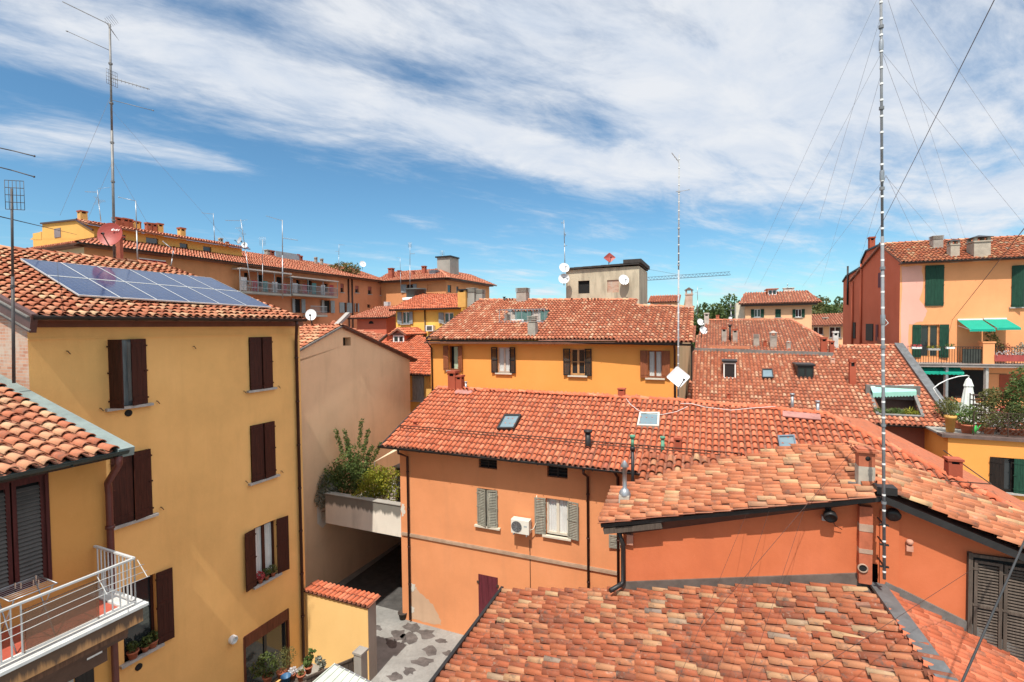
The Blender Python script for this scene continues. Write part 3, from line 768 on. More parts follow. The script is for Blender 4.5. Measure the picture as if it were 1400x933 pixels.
MB().bar(fb.pt(ap[0], .09, ap[1] + .02), fb.pt(LL[0], .09, LL[1] - .02), .07, .07).build('verge_flashing', LMET, bh)

# ================================================================== SALMON HOUSE (centre)
SAL = plaster('salmon_plaster', (.68, .275, .118), .11, .28, (.48, .22, .11))
oo = onz(550, 846, 0); fo = Fr((oo.x, oo.y, 0), OU, ON)
so = thing('salmon_house', 'salmon plastered house with grey shutters and red tiled roof in the courtyard', 'house', fo.pt(4, -3, 0))
u0o = fo.uz(548, 700)[0]
ev = onplane(600, 615, fo.pt(0, .62, 0), ON)
eo = ev.z - .10
tanO = .44
def orf(u, w, h=0): return fo.pt(u, .62 - w, eo + w * tanO + h)
ope = planeof(orf(0, 0), OU, orf(0, 1) - orf(0, 0))
hw = {k: fo.op(*v) for k, v in dict(v1=(654.5, 679.5, 626, 641), v2=(748, 776, 636, 653.5), s=(653.5, 680.5, 669, 719), b=(746.5, 777, 683, 733), d=(654.4, 681, 787.5, 860), gv=(575, 581.6, 837.6, 844.5)).items()}
hw['d'] = (hw['d'][0], hw['d'][1], .03, hw['d'][3])
UE = 17.5
wall(so, fo, u0o, UE, 0, eo + .12, list(hw.values()), SAL, reveal=.2)
sl = Fr(fo.pt(u0o, 0, 0), -ON, -OU)
wall(so, sl, 0, 9.5, 0, eo + .12, [], SAL, gable=[(0, eo + .12), (9.5, eo + .12), (5, eo + .12 + 5 * tanO)], name='flank_wall')
MB().poly([fo.pt(UE, 0, 0), fo.pt(UE, -9.5, 0), fo.pt(UE, -9.5, eo), fo.pt(UE, 0, eo)]).poly([fo.pt(u0o, -9.5, 0), fo.pt(u0o, -9.5, eo), fo.pt(UE, -9.5, eo), fo.pt(UE, -9.5, 0)]).build('rear_wall', SAL, so)
rl_ = ope.px(599, 531); rr_ = ope.px(926, 548.5); rr2 = ope.px(1130, 567)
eL = ope.px(528.5, 604)
ul_o = (eL - fo.o).dot(OU)
hipend = ope.px(1425, 716); low1 = ope.px(1440, 775); eR = orf(17.5, 0)
holesO = [[ope.px(*q) for q in h] for h in (((690, 568.5), (713, 568.5), (703, 588), (679.5, 588)), ((874.5, 566), (902, 566), (901, 585), (871, 584)), ((1063, 598), (1086, 597), (1090, 618), (1066.5, 619)))]
sroof, _ = roof(so, [orf(ul_o, 0), eR, low1, hipend, rr2, rr_, rl_], OU, T_NEW, .205, .345, .55, seed=21)
# far slope and hip beyond
bk = -ON
roof(so, [rl_, rr_, rr2, rr2 + bk * 4.5 - Z * 2.0, rl_ + bk * 4.5 - Z * 2.0], OU, T_NEW, .205, .345, .5, lod=2, seed=22, name='roof')
hp2 = P(1182, 573, (rr2 - EYE).y + 1.2); hp3 = P(1285, 625, 17.3); hp4 = P(1425, 700, 14.0)
hq = [rr2, hp2, hp3, hp4, hipend]
MB().poly([rr2, hp2, hp3, hipend]).poly([hipend, hp3, hp4]).poly([hp2, hp2 - Z * 1.2, hp3 - Z * 1.2, hp3]).poly([hp3, hp3 - Z * 1.2, hp4 - Z * 1.2, hp4]).build('hip_roof', tilemat('smooth_hip', [(0, (.40, .12, .06)), (1, (.40, .12, .06))], .55, pale=.35), so)
ridge(sroof, [rl_, rr_, rr2], T_NEW, .12)
ridge(sroof, [rr2, hipend], T_NEW, .10)
mb = MB().bar(orf(ul_o - .04, -.06, .02), rl_ + Z * .03 - OU * .05, .07, .12); mb.build('verge_flashing', DMET, so)
gutter(so, fo.pt(ul_o - .1, .72, eo + .03), fo.pt(UE, .72, eo + .03), .085)
MB().boxv(fo.pt(u0o - .02, .003, eo - .05), OU * (UE - u0o), ON * .62, Z * .05).build('soffit', paint('brown_soffit', (.18, .08, .05), .8), so)
for x, ytop in ((558.5, 622), (804, 641)):
    u_ = fo.uz(x, 720, .07)[0]; z0_ = .1
    downpipe(so, [fo.pt(u_, .70, eo - .03), fo.pt(u_, .68, eo - .2), fo.pt(u_, .07, eo - .5), fo.pt(u_, .07, .1)], .05)
u_ = fo.uz(845, 720, .07)[0]; downpipe(so, [fo.pt(u_, .70, eo - .03), fo.pt(u_, .08, eo - .4), fo.pt(u_, .07, 2.5)], .05)
# ducts: string course pipe and thin conduit
uA, zA = fo.uz(550, 729.5); uB, zB = fo.uz(846, 785.5)
MB().boxv(fo.pt(uA, .002, zA - .05), OU * (uB - uA), ON * .06, Z * .10).boxv(fo.pt(uA, .002, zA + .055), OU * (uB - uA), ON * .035, Z * .02).build('string_course', paint('pale_string_course', (.40, .27, .18), .8), so)
u_ = fo.uz(725, 770)[0]; MB().tube([fo.pt(u_, .02, 2.0), fo.pt(u_, .02, fo.uz(725, 738)[1])], .012, 5).build('conduit', RUST, so)
for k in ('v1', 'v2'):
    b_ = hw[k]; mb = MB()
    for i in range(4): mb.boxv(fo.pt(b_[0], -.06, b_[2] + (b_[3] - b_[2]) * (i + .3) / 4), OU * (b_[1] - b_[0]), ON * .02, Z * .02)
    mb.boxv(fo.pt((b_[0] + b_[1]) / 2, -.05, b_[2]), OU * .03, ON * .02, Z * (b_[3] - b_[2]))
    gr = mb.build('attic_vent', DMET, so)
    MB().poly([fo.pt(b_[0], -.19, b_[2]), fo.pt(b_[1], -.19, b_[2]), fo.pt(b_[1], -.19, b_[3]), fo.pt(b_[0], -.19, b_[3])]).build('dark_opening', BLACK, gr)
b_ = hw['gv']; MB().poly([fo.pt(b_[0], -.05, b_[2]), fo.pt(b_[1], -.05, b_[2]), fo.pt(b_[1], -.05, b_[3]), fo.pt(b_[0], -.05, b_[3])]).build('cellar_vent', DMET, so)
window(so, fo, hw['s'], CREAM, sillmat=CREAM); pair(so, fo, hw['s'], 13, 13, GREYW, 'louver', .97)
window(so, fo, hw['b'], CREAM, curtain=CURT, sillmat=CREAM); pair(so, fo, hw['b'], 174, 170, GREYW, 'louver', .98)
b3 = fo.op(833, 848, 731, 747); leaf(so, fo, b3[1], -1, b3[2] - .05, b3[3], b3[1] - b3[0], 4, GREYW, 'louver')
b_ = hw['d']; mb = MB(); w_ = (b_[1] - b_[0]) / 2
for i in range(2): mb.boxv(fo.pt(b_[0] + w_ * i + .006, .012, b_[2]), OU * (w_ - .012), ON * -.05, Z * (b_[3] - b_[2]))
dr_ = mb.build('door', MARO2, so)
for uu in (b_[0] - .05, b_[1] - .05):
    for zz in (.5, b_[3] - .35): MB().boxv(fo.pt(uu, .02, zz), OU * .1, ON * .03, Z * .08).build('hinge', RUST, dr_)
# bare plaster where the salmon coat has come away
def patch(h, fr, pts, mat, d=.004, name='bare_plaster'):
    rr = random.Random(len(pts)); q = []
    for i in range(len(pts)):
        a = V((*pts[i], 0)); b = V((*pts[(i + 1) % len(pts)], 0))
        for t in range(4):
            p = a.lerp(b, t / 4); k = 1.4 if t else .3
            u_, z_ = fr.uz(p.x + rr.uniform(-k, k), p.y + rr.uniform(-k, k)); q.append(fr.pt(u_, d, max(z_, .01)))
    return MB().poly(q).build(name, mat, h)
BARE = plaster('bare_pinkish_render', (.56, .37, .24), .15, .3); BAREW = plaster('old_whitewash', (.62, .57, .48), .12, .5, (.18, .17, .14))
patch(so, fo, [(563, 797), (570, 806), (580, 815), (592, 826), (600, 842), (604, 855), (584, 851), (563, 846.5)], BARE)
patch(so, fo, [(562.5, 797), (567, 799), (568, 805), (565, 809), (562.5, 808)], BAREW, .008)
patch(so, fo, [(562.5, 829), (567, 831), (567, 837), (562.5, 838)], BAREW, .008)
patch(so, fo, [(549, 688), (553, 689), (553, 697), (554, 702), (551, 706), (549, 706)], BAREW)
# roof furniture
sky_ = [((690, 568.5), (713, 568.5), (703, 588), (679.5, 588)), ((874.5, 566), (902, 566), (901, 585), (871, 584)), ((1063, 598), (1086, 597), (1090, 618), (1066.5, 619))]
for i, c in enumerate(sky_): skylight(sroof, ope, c, [DMET, paint('cream_skylight', (.55, .52, .43), .6), paint('bluegrey_frame', (.12, .15, .18), .4)][i])
# snow guard along the eaves
mb = MB()
for (ua, ub_, w_) in ((ul_o + .2, 13.2, 1.0),):
    for hh in (.16, .26): mb.tube([orf(ua, w_, hh), orf(ub_, w_, hh)], .016, 5)
    n_ = int((ub_ - ua) / 1.35)
    for i in range(n_ + 1):
        uu = ua + (ub_ - ua) * i / n_; mb.bar(orf(uu, w_, .02), orf(uu, w_, .30), .025, .02, OU); mb.bar(orf(uu, w_ + .3, .07), orf(uu, w_, .24), .02, .015)
mb.build('snow_guard', RUST, sroof)
q = [ope.px(1232, 651), ope.px(1352, 661)]
mb = MB()
for hh in (.1, .3): mb.tube([ope.px(1190, 650, hh), ope.px(1355, 662, hh)], .016, 5)
mb.tube([ope.px(1355, 662, .3), ope.px(1290, 616, .25)], .016, 5)
for x, y in ((1240, 653), (1328, 660), (1355, 662), (1340, 652)): mb.tube([ope.px(x, y, 0), ope.px(x, y, .3)], .014, 5)
mb.build('snow_guard', RUST, sroof)
CH = lambda *a, **k: chim_px(sroof, ope, *a, **k)
CH(804, 614, 588, 8, DMET, 'pipe'); CH(850, 543, 531, 9, BRICK_RED, u=OU)
CH(927, 620, 598, 9, BRICK_RED); CH(906, 619, 597, 5, paint('green_copper', (.10, .27, .17), .6), 'pipe'); CH(1303, 652, 626, 15, BRICK_RED)
CH(620, 533, 507, 11, BRICK_RED); CH(629, 533, 513, 9, BRICK_RED); CH(637, 533, 522, 3, GALV, 'pipe')
CH(1118, 566, 548, 4, GALV, 'pipe'); CH(567.5, 587, 576, 5, BRICK_RED, 'pipe')
# lead patches and the loose plastic pipe on the ridge
MB().bar(ope.px(622, 536, .1), ope.px(645, 537, .1), .35, .05, ope.n).build('lead_patch', paint('pinkish_lead', (.36, .16, .13), .7), sroof)
MB().bar(ope.px(1070, 566, .14), ope.px(1122, 571, .14), .35, .05, ope.n).build('lead_patch', paint('pinkish_lead', (.36, .16, .13), .7), sroof)
cb = thing('roof_cable', 'white cable trailing over the red tiles from ridge to square skylight', 'cable', ope.px(870, 560))
MB().tube([ope.px(x, y, .15) for x, y in ((856, 545), (862, 553), (872, 561), (884, 566), (905, 567), (925, 563), (940, 556))], .010, 5).build('cable', WHT, cb)
cb = thing('roof_cable', 'long white cable lying along the red ridge beside the dish mast', 'cable', ope.px(990, 560))
MB().tube([ope.px(x, y, .15) for x, y in ((930, 552), (945, 552), (965, 557), (1000, 561), (1030, 558), (1060, 556))], .010, 5).build('cable', WHT, cb)
# ================================================================== NEAR RED GABLE HOUSE
REDP = plaster('red_orange_plaster', (.57, .155, .062), .17, .35, (.42, .11, .05))
og = P(1200, 690, 10.5); fg = Fr((og.x, og.y, 0), OU, ON)
rh = thing('red_gable_house', 'red-orange gabled house in front with weathered louvred shutters and a tall mast', 'house', fg.pt(0, -3, 0))
pk = fg.uz(1206, 688); gl_ = fg.uz(852, 732); gr_ = fg.uz(1640, 872)
nich = fg.op(1189, 1200, 771, 799)
mb = MB(); zc = min(nich[2], 6.3)
mb.poly([fg.pt(gl_[0], 0, 0), fg.pt(nich[0], 0, 0), fg.pt(nich[0], 0, pk[1]), fg.pt(gl_[0], 0, gl_[1] + .12)])
mb.poly([fg.pt(nich[1], 0, 0), fg.pt(gr_[0], 0, 0), fg.pt(gr_[0], 0, gr_[1] + .06), fg.pt(pk[0], 0, pk[1] + .03), fg.pt(nich[1], 0, pk[1])])
mb.poly([fg.pt(nich[0], 0, 0), fg.pt(nich[1], 0, 0), fg.pt(nich[1], 0, nich[2]), fg.pt(nich[0], 0, nich[2])])
mb.poly([fg.pt(nich[0], 0, nich[3]), fg.pt(nich[1], 0, nich[3]), fg.pt(nich[1], 0, pk[1]), fg.pt(nich[0], 0, pk[1])])
mb.boxv(fg.pt(gl_[0] + .001, -.45, 0), OU * (gr_[0] - gl_[0]), ON * -4.2, Z * (gl_[1] - .1))
mb.poly([fg.pt(gl_[0], 0, 0), fg.pt(gl_[0], -.46, 0), fg.pt(gl_[0], -.46, gl_[1]), fg.pt(gl_[0], 0, gl_[1])])
mb.build('wall', REDP, rh)
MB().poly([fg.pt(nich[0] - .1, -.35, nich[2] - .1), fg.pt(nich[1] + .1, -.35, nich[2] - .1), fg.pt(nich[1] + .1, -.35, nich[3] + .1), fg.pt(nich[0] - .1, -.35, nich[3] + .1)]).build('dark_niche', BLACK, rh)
q3 = lambda x, y, d: onplane(x, y, fg.pt(0, d, 0), ON)
Pk, Lk, Rk = q3(1204, 679, .3), q3(822, 716, .3), P(1160, 611, 13.0)
pl1 = Plane([Lk, Pk, Rk]); vv = (Pk - Lk).normalized(); uu = vv.cross(pl1.n)
mpts = [pl1.px(x, y) for x, y in ((1160, 611), (1085, 615), (1000, 630), (940, 644), (885, 659), (846, 668))]
r1, _ = roof(rh, [Lk, Pk] + mpts, uu, T_ORG, .215, .40, 1.8, seed=31)
Rr = q3(1650, 864, .3); Rr2 = Rr
pl2 = Plane([Pk, Rr, Rk]); v2 = (Pk - Rr).normalized(); u2 = v2.cross(pl2.n)
roof(rh, [Rr, Rr + (pl2.px(1450, 722) - q3(1450, 762, .3)), pl2.px(1450, 722), pl2.px(1300, 672), pl2.px(1228, 641), Rk, Pk], u2, T_ORG, .215, .40, 1.5, seed=32, name='roof')
ridge(r1, [Pk, Rk], T_ORG, .13, seed=8, dz=.03)
MB().bar(Lk - Z * .05 + ON * .02, Pk - Z * .05 + ON * .02, .06, .09).bar(Pk - Z * .03 + ON * .02, Rr - Z * .03 + ON * .02, .08, .13).build('verge_flashing', GMET if 0 else DMET, rh)
mb = MB(); b0 = q3(826, 722, .26); b1 = q3(905, 713, .26); mb.bar(b0 - Z * .07, b1 - Z * .08, .16, .14); mb.build('eaves_beam', OLDW, rh)
MB().poly([q3(824, 722, .3), q3(1204, 684, .3), fg.pt(pk[0], -.0, pk[1] + .04), fg.pt(gl_[0], 0, gl_[1] + .02)]).build('soffit', paint('dark_soffit_board', (.10, .05, .035), .8), rh)
ud = fg.uz(852, 770, .12)[0]
downpipe(rh, [q3(846, 727, .22), fg.pt(ud, .12, fg.uz(852, 742)[1]), fg.pt(ud, .12, fg.uz(851, 792)[1]), q3(848, 800, .2), q3(834, 808, .5)], .06, DMET)
# flashing band at the foot of the wall
fz0 = fg.uz(852, 812); fz1 = fg.uz(1186, 804)
a_, b_ = fg.pt(fz0[0], .02, fz0[1] + .12), fg.pt(fz1[0], .02, fz1[1] + .14)
MB().bar(a_, b_, .05, .42).bar(a_ + ON * .09 - Z * .12, b_ + ON * .09 - Z * .12, .22, .05).build('wall_flashing', paint('brown_lead_flashing', (.16, .13, .11), .5, .3, .2), rh)
# lower roof in the foreground
R2 = q3(1199, 805, .03); R2b = onz(1290, 933, R2.z - .04); W2 = q3(850, 811, .03)
pl3 = Plane([W2, R2, R2b]); v3 = (R2 - W2).normalized(); u3 = v3.cross(pl3.n)
f3 = [pl3.px(*q) for q in ((690, 811), (848, 808.5), (1199, 805), (1290, 933), (1345, 1010), (545, 1010), (600, 933))]
r3, _ = roof(rh, f3, u3, T_OLD, .205, .40, 2.2, seed=33, name='lower_roof')
W3 = q3(1440, 934, .05); pl4 = Plane([R2, W3, R2b]); v4 = (R2 - W3).normalized(); u4 = v4.cross(pl4.n)
roof(rh, [pl4.px(1440, 934), R2, pl4.px(1290, 933), pl4.px(1345, 1010), pl4.px(1470, 1010)], u4, T_NEW, .205, .40, .8, seed=34, name='lower_roof')
MB().bar(R2 + Z * .10, pl3.px(1345, 1010) + Z * .10, .30, .07).build('ridge_flashing', GMET, r3)
w0 = fg.uz(1206, 806); w1_ = fg.uz(1440, 925)
MB().bar(fg.pt(w0[0], .03, w0[1] + .08), fg.pt(w1_[0], .03, w1_[1] + .10), .07, .28).build('wall_flashing', LMET, rh)
MB().bar(f3[0] + Z * .06 - OU * .07, f3[5] + Z * .06 - OU * .07, .08, .26).build('gutter', DMET, rh)
mb = MB(); ins = OU * .35
for a, b in ((f3[0] + ins, f3[5] + ins), (f3[1], f3[0] + ins)):
    mb.poly([a - Z * .1, b - Z * .1, V((b.x, b.y, 0)), V((a.x, a.y, 0))])
mb.build('lower_wall', REDP, rh)
# chimney breast with flue hole
c0 = fg.op(1172, 1190, 690, 794); mb = MB()
mb.boxv(fg.pt(c0[0], .001, c0[2]), OU * (c0[1] - c0[0]), ON * .16, Z * (c0[3] - c0[2]))
for y0, y1 in ((717, 727), (751, 757)):
    b = fg.op(1172, 1190, y0, y1, .17); mb.boxv(fg.pt(c0[0] - .004, .0, b[2]), OU * (c0[1] - c0[0] + .008), ON * .17, Z * (b[3] - b[2]), 1)
hc = fg.uz(1179.5, 777, .165)
mb.lathe(fg.pt(hc[0], .16, hc[1]), [(.10, .0), (.10, .03), (.075, .03), (.07, -.1)], 16, 1, ON); mb.lathe(fg.pt(hc[0], .16, hc[1]), [(.075, .012), (0, .012)], 16, 2, ON)
mb.build('flue_casing', [paint('brick_casing', (.48, .13, .06), .9, .3), paint('pale_mortar', (.42, .28, .20), .9, .3), BLACK], rh)
pil = fg.op(1200, 1228, 692, 800)
MB().boxv(fg.pt(pil[0] + .03, .001, pil[2] - .3), OU * (pil[1] - pil[0] - .03), ON * .05, Z * (pil[3] - pil[2] + .2)).build('wall_pier', REDP, rh)
# flues and chimney on the near roof
b = pl1.px(1185, 668); d = (b - EYE).dot(FW); w_ = 19 / F * d; h_ = 54 / F * d; mb = MB(); q = b - OU * w_ / 2
mb.boxv(q - Z * .3, OU * w_, -ON * w_, Z * (h_ * .55 + .3), 1); mb.boxv(q + Z * h_ * .55 + OU * .004, OU * (w_ - .008), -ON * (w_ - .008), Z * h_ * .36)
mb.boxv(q + Z * h_ * .91 - OU * .05 + ON * .05, OU * (w_ + .1), -ON * (w_ + .1), Z * h_ * .05, 0); mb.boxv(q + Z * h_ * .96 - OU * .01, OU * (w_ + .02), -ON * (w_ + .02), Z * h_ * .04, 0)
mb.lathe(q + OU * w_ * .55 + Z * h_ * .76 + ON * .002, [(.05, 0), (.05, .006), (0, .006)], 10, 2, ON)
mb.build('chimney', [paint('terracotta_chimney', (.40, .115, .055), .9, .3), paint('pale_cement', (.40, .35, .28), .9, .25), BLACK], r1)
b = pl1.px(853, 691); d = (b - EYE).dot(FW); s_ = d / F; mb = MB()
mb.boxv(b - OU * 7 * s_ - Z * .2, OU * 14 * s_, -ON * 14 * s_, Z * (13 * s_ + .2), 1)
c_ = b - ON * 7 * s_; mb.lathe(c_, [(8 * s_, 12 * s_), (8 * s_, 15 * s_), (5 * s_, 20 * s_), (3 * s_, 22 * s_), (3 * s_, 50 * s_), (3.4 * s_, 50 * s_), (6 * s_, 52 * s_), (1 * s_, 60 * s_)], 12)
mb.build('chimney', [GALV, paint('pale_cement2', (.45, .41, .34), .9, .25)], r1)
b = P(865, 668, (b - EYE).dot(FW) + 1.6); mb = MB().tube([b - Z * .6, b + Z * 1.2], .05, 8); mb.tube([b + Z * 1.2, b + Z * 1.32], .08, 8); mb.tube([b + Z * 1.32, b + Z * 1.6], .05, 8, 1); mb.tube([b + Z * 1.6, b + Z * 1.68], .085, 8, 1)
mb.build('vent_pipe', [DMET, paint('green_copper_cap', (.10, .28, .17), .6)], r1)
# big curved tiles of the low lean-to between the two roofs
roof(so, [ope.px(x, y, .10) for x, y in ((870, 664), (1008, 650), (1003, 628), (884, 622))], OU, T_OLD, .27, .33, 1.6, seed=36, name='lean_to_roof')
b = pl1.px(1160, 661, .1); MB().boxv(b, OU * .42, -ON * .22, Z * .03).build('slate_piece', LMET, r1)
b = pl1.px(1199, 676, .06); MB().boxv(b, OU * .36, -ON * .30, Z * .16).build('lead_saddle', DMET, r1)
# weathered shutters, lamp, ornaments
s0 = fg.op(1331, 1369, 768, 893, .06); s1 = fg.op(1372, 1440, 770, 905, .06)
MB().boxv(fg.pt(s0[0] - .04, .001, s0[2] - .02), OU * 2.2, ON * .012, Z * (s0[3] - s0[2] + .1)).build('window', BLACK, rh)
leaf(rh, fg, s0[0], 1, s0[2], s0[3], s0[1] - s0[0], 4, OLDW, 'louver', .05); leaf(rh, fg, s1[0], 1, s0[2] - .04, s0[3] - .02, .95, 7, OLDW, 'louver', .05)
MB().boxv(fg.pt(s0[0] - .10, .0, s0[2] - .06), OU * .07, ON * .09, Z * (s0[3] - s0[2] + .2)).boxv(fg.pt(s0[0] - .1, .0, s0[3] + .06), OU * 2, ON * .08, Z * .06).build('window_frame', OLDW, rh)
def lamp(x, y, label, k=1):
    u_, z_ = fg.uz(x, y, .15); c = fg.pt(u_, .15, z_)
    l = thing('wall_lamp', label, 'lamp', fg.pt(u_, 0, z_))
    MB().bar(fg.pt(u_, .0, z_ + .05), fg.pt(u_, .2, z_ + .05), .05).boxv(fg.pt(u_ - .06, .0, z_ - .02), OU * .12, ON * .03, Z * .14).build('bracket', DMET, l)
    MB().lathe(fg.pt(u_, .12, z_ + .05), [(.05, 0), (.13, .06), (.14, .16), (.12, .20), (.10, .17), (0, .15)], 14, 0, (ON - Z * .5)).build('lamp_head', DMET, l)
    MB().boxv(fg.pt(u_ - .14, .03, z_ - .16), OU * .08, ON * .1, Z * .1).build('sensor', GALV, l)
    MB().tube([fg.pt(u_ + .05, .08, z_ - .1), fg.pt(u_ + .12, .1, z_ - .25), fg.pt(u_ + .26, .06, z_ - .33)], .008, 5).build('cable', DMET, l)
lamp(1134, 704, 'black floodlight under the left rake of the red-orange gable')
u_, z_ = fg.uz(1221, 702, .1); l = thing('wall_lamp', 'dark round floodlight behind the mast at the gable peak', 'lamp', fg.pt(u_, 0, z_))
MB().lathe(fg.pt(u_, .0, z_), [(.05, 0), (.13, .05), (.14, .15), (.1, .19), (0, .16)], 14, 0, ON - Z * .3).build('lamp_head', DMET, l)
u_, z_ = fg.uz(1244, 748, .06); MB().boxv(fg.pt(u_ - .06, .0, z_ - .1), OU * .12, ON * .07, Z * .12).lathe(fg.pt(u_, .05, z_ + .06), [(.05, 0), (.07, .05), (.05, .09), (0, .1)], 10).build('wall_bracket', paint('terracotta_bracket', (.55, .26, .17), .9), rh)
u_, z_ = fg.uz(857, 738, .08); MB().boxv(fg.pt(u_, .002, z_ - .12), OU * .16, ON * .1, Z * .26).build('wall_bracket', paint('terracotta_bracket', (.55, .26, .17), .9), rh)
lb = pl3.px(1171, 829, .11)
o = MB().boxv(lb - u3 * .05, v3 * .24, u3 * .12, pl3.n * .06).build('loose_brick', paint('old_brick_piece', (.30, .15, .10), .95, .4), None, bevel=.008); tag(o, 'loose brown brick lying on the foreground tiles below the flue', 'brick')

# ================================================================== OCHRE HOUSE (behind)
OCH = plaster('bright_ochre_plaster', (.80, .325, .076), .05, .12, (.52, .24, .06))
oh0 = P(604, 500, 27.3); fh = Fr((oh0.x, oh0.y, 0), OU, ON)
oh = thing('orange_house', 'orange house with four shuttered windows under a long red roof and roof terrace', 'house', fh.pt(4, -4, 0))
hL = fh.uz(589, 510)[0]; hR = fh.uz(927, 530)[0]
eh = onplane(700, 466, fh.pt(0, .5, 0), ON).z - .05
hw = [fh.op(613.5, 627, 473, 506.5), fh.op(680.5, 697.5, 475, 510), fh.op(780, 800, 477, 513.5), fh.op(886, 905.5, 479.5, 517)]
wall(oh, fh, hL, hR, 0, eh + .1, hw, OCH, reveal=.18)
DH = 13.0; tanH = .374; RH = 6.6
fhr = Fr(fh.pt(hR, 0, 0), -ON, OU)
wall(oh, fhr, 0, DH, 0, eh + .1, [], plaster('pale_ochre_plaster', (.62, .45, .24), .1, .3), gable=[(0, eh + .1), (DH, eh + .1), (RH, eh + .1 + RH * tanH)], name='flank_wall')
fhl = Fr(fh.pt(hL, -DH, 0), ON, -OU)
wall(oh, fhl, 0, DH, 0, eh + .1, [], OCH, gable=[(0, eh + .1), (DH, eh + .1), (DH - RH, eh + .1 + RH * tanH)], name='flank_wall')
hE = lambda u, w: fh.pt(u, .5 - w, eh + w * tanH)
oph = planeof(hE(0, 0), OU, hE(0, 1) - hE(0, 0))
hp = [oph.px(*q) for q in ((584, 463), (946, 468.5), (948, 421), (871, 419), (869, 411), (656, 411))]
hole = [oph.px(*q) for q in ((694, 426), (752, 425), (745, 441), (683, 441.5))]
hroof, _ = roof(oh, hp, OU, T_MID, .195, .35, .5, lod=1, seed=41, holes=[hole])
roof(oh, [hp[5], hp[4], hp[4] - ON * 6.5 - Z * 2.4, hp[5] - ON * 6.5 - Z * 2.4], OU, T_FAR, .21, .35, 1, lod=2, seed=42, name='roof')
ridge(hroof, [hp[5], hp[4]], T_PALE, .12); ridge(hroof, [hp[3], hp[2]], T_PALE, .12); ridge(hroof, [hp[1] - OU * .05, hp[2] - OU * .05], T_PALE, .10, name='verge_tiles')
MB().bar(hp[0] - OU * .05, hp[5] - OU * .05, .08, .12).build('verge_flashing', DMET, oh)
gutter(oh, hp[0] + ON * .06 - Z * .07, hp[1] + ON * .06 - Z * .07, .08)
MB().boxv(fh.pt(hL - .1, .004, eh - .12), OU * (hR - hL + .3), ON * .50, Z * .10).build('eaves_board', paint('brown_eaves_board2', (.14, .055, .03), .8), oh)
for x in (590.5, 914.5 + 8):
    uu_ = fh.uz(x, 500, .07)[0]; downpipe(oh, [fh.pt(uu_, .55, eh), fh.pt(uu_, .07, eh - .4), fh.pt(uu_, .07, .1)], .045)
window(oh, fh, hw[0], REDW, kind='half', curtain=CURTG); pair(oh, fh, hw[0], 165, 165, REDW, 'panel', .95)
window(oh, fh, hw[1], paint('pinkish_frame', (.55, .40, .30), .6), curtain=CURT, sillmat=CREAM); pair(oh, fh, hw[1], 170, 170, BROWNW, 'louver', .95)
window(oh, fh, hw[2], paint('ochre_frame', (.55, .27, .10), .6), bars=1, sillmat=CREAM); pair(oh, fh, hw[2], 170, 170, BROWNW, 'louver', .95)
window(oh, fh, hw[3], REDW, curtain=CURT, sillmat=CREAM); pair(oh, fh, hw[3], 170, 170, REDW, 'plank', 1.1)
# terrace cut into the slope
mb = MB(); lo = [p - Z * 1.1 for p in hole]
mb.poly([hole[0], hole[1], lo[1], lo[0]]); mb.poly([hole[1], hole[2], lo[2], lo[1]]); mb.poly([hole[3], hole[0], lo[0], lo[3]]); mb.poly([hole[2], hole[3], lo[3], lo[2]]); mb.poly(lo)
tp = mb.build('roof_terrace', plaster('terrace_plaster', (.50, .42, .36), .1, .3), hroof)
mb = MB()
for i in range(9):
    a = hole[3].lerp(hole[2], i / 8); mb.bar(a, a + Z * .75, .03)
mb.bar(hole[3] + Z * .75, hole[2] + Z * .75, .04); mb.bar(hole[3] + Z * .02, hole[2] + Z * .02, .3, .1)
mb.bar(hole[0] + Z * .05, hole[1] + Z * .05, .08, .08); mb.build('terrace_railing', GALV, hroof)
MB().boxv(hole[3] + OU * .35 - Z * .9 - ON * .9, OU * .8, -ON * .05, Z * 1.1).boxv(hole[3] + OU * 1.5 - Z * .9 - ON * .9, OU * .7, -ON * .05, Z * 1.0).boxv(hole[3] + OU * 2.7 - Z * .9 - ON * .9, OU * .5, -ON * .05, Z * 1.2).build('terrace_furniture', WHT, hroof)
mb = MB()
for (x0, x1) in ((.25, 1.3), (1.9, 3.0)):
    a = hole[3] - ON * 1.8 + OU * x0 + Z * .15
    MB().boxv(a, OU * (x1 - x0), -ON * .06, Z * .55).build('terrace_trellis', paint('green_trellis', (.09, .17, .15), .7), hroof)
chim_px(hroof, oph, 715, 412, 394, 14, paint('grey_chimney', (.36, .31, .26), .9, .25), 'slots')
chim_px(hroof, oph, 728.5, 459, 432, 11, paint('grey_render_chimney', (.33, .31, .26), .9, .25), 'slots')
chim_px(hroof, oph, 942, 421, 393, 9, paint('pinkish_chimney', (.48, .34, .26), .9, .25), 'hat', capmat=RUST)
for x, y, yt, w_, mt_, st in ((634, 411, 396, 12, POTY, 'cap'), (646, 414, 394, 11, CONC, 'slots'), (657, 413, 396, 10, CONC, 'slots')):
    b = P(x, y, 35.5); chimney(hroof, b, w_ / F * 35.5, (y - yt) / F * 35.5, mt_, st, OU, capmat=DMET if mt_ is POTY else None)
chim_px(hroof, oph, 689.5, 412, 406, 3, DMET, 'pipe')
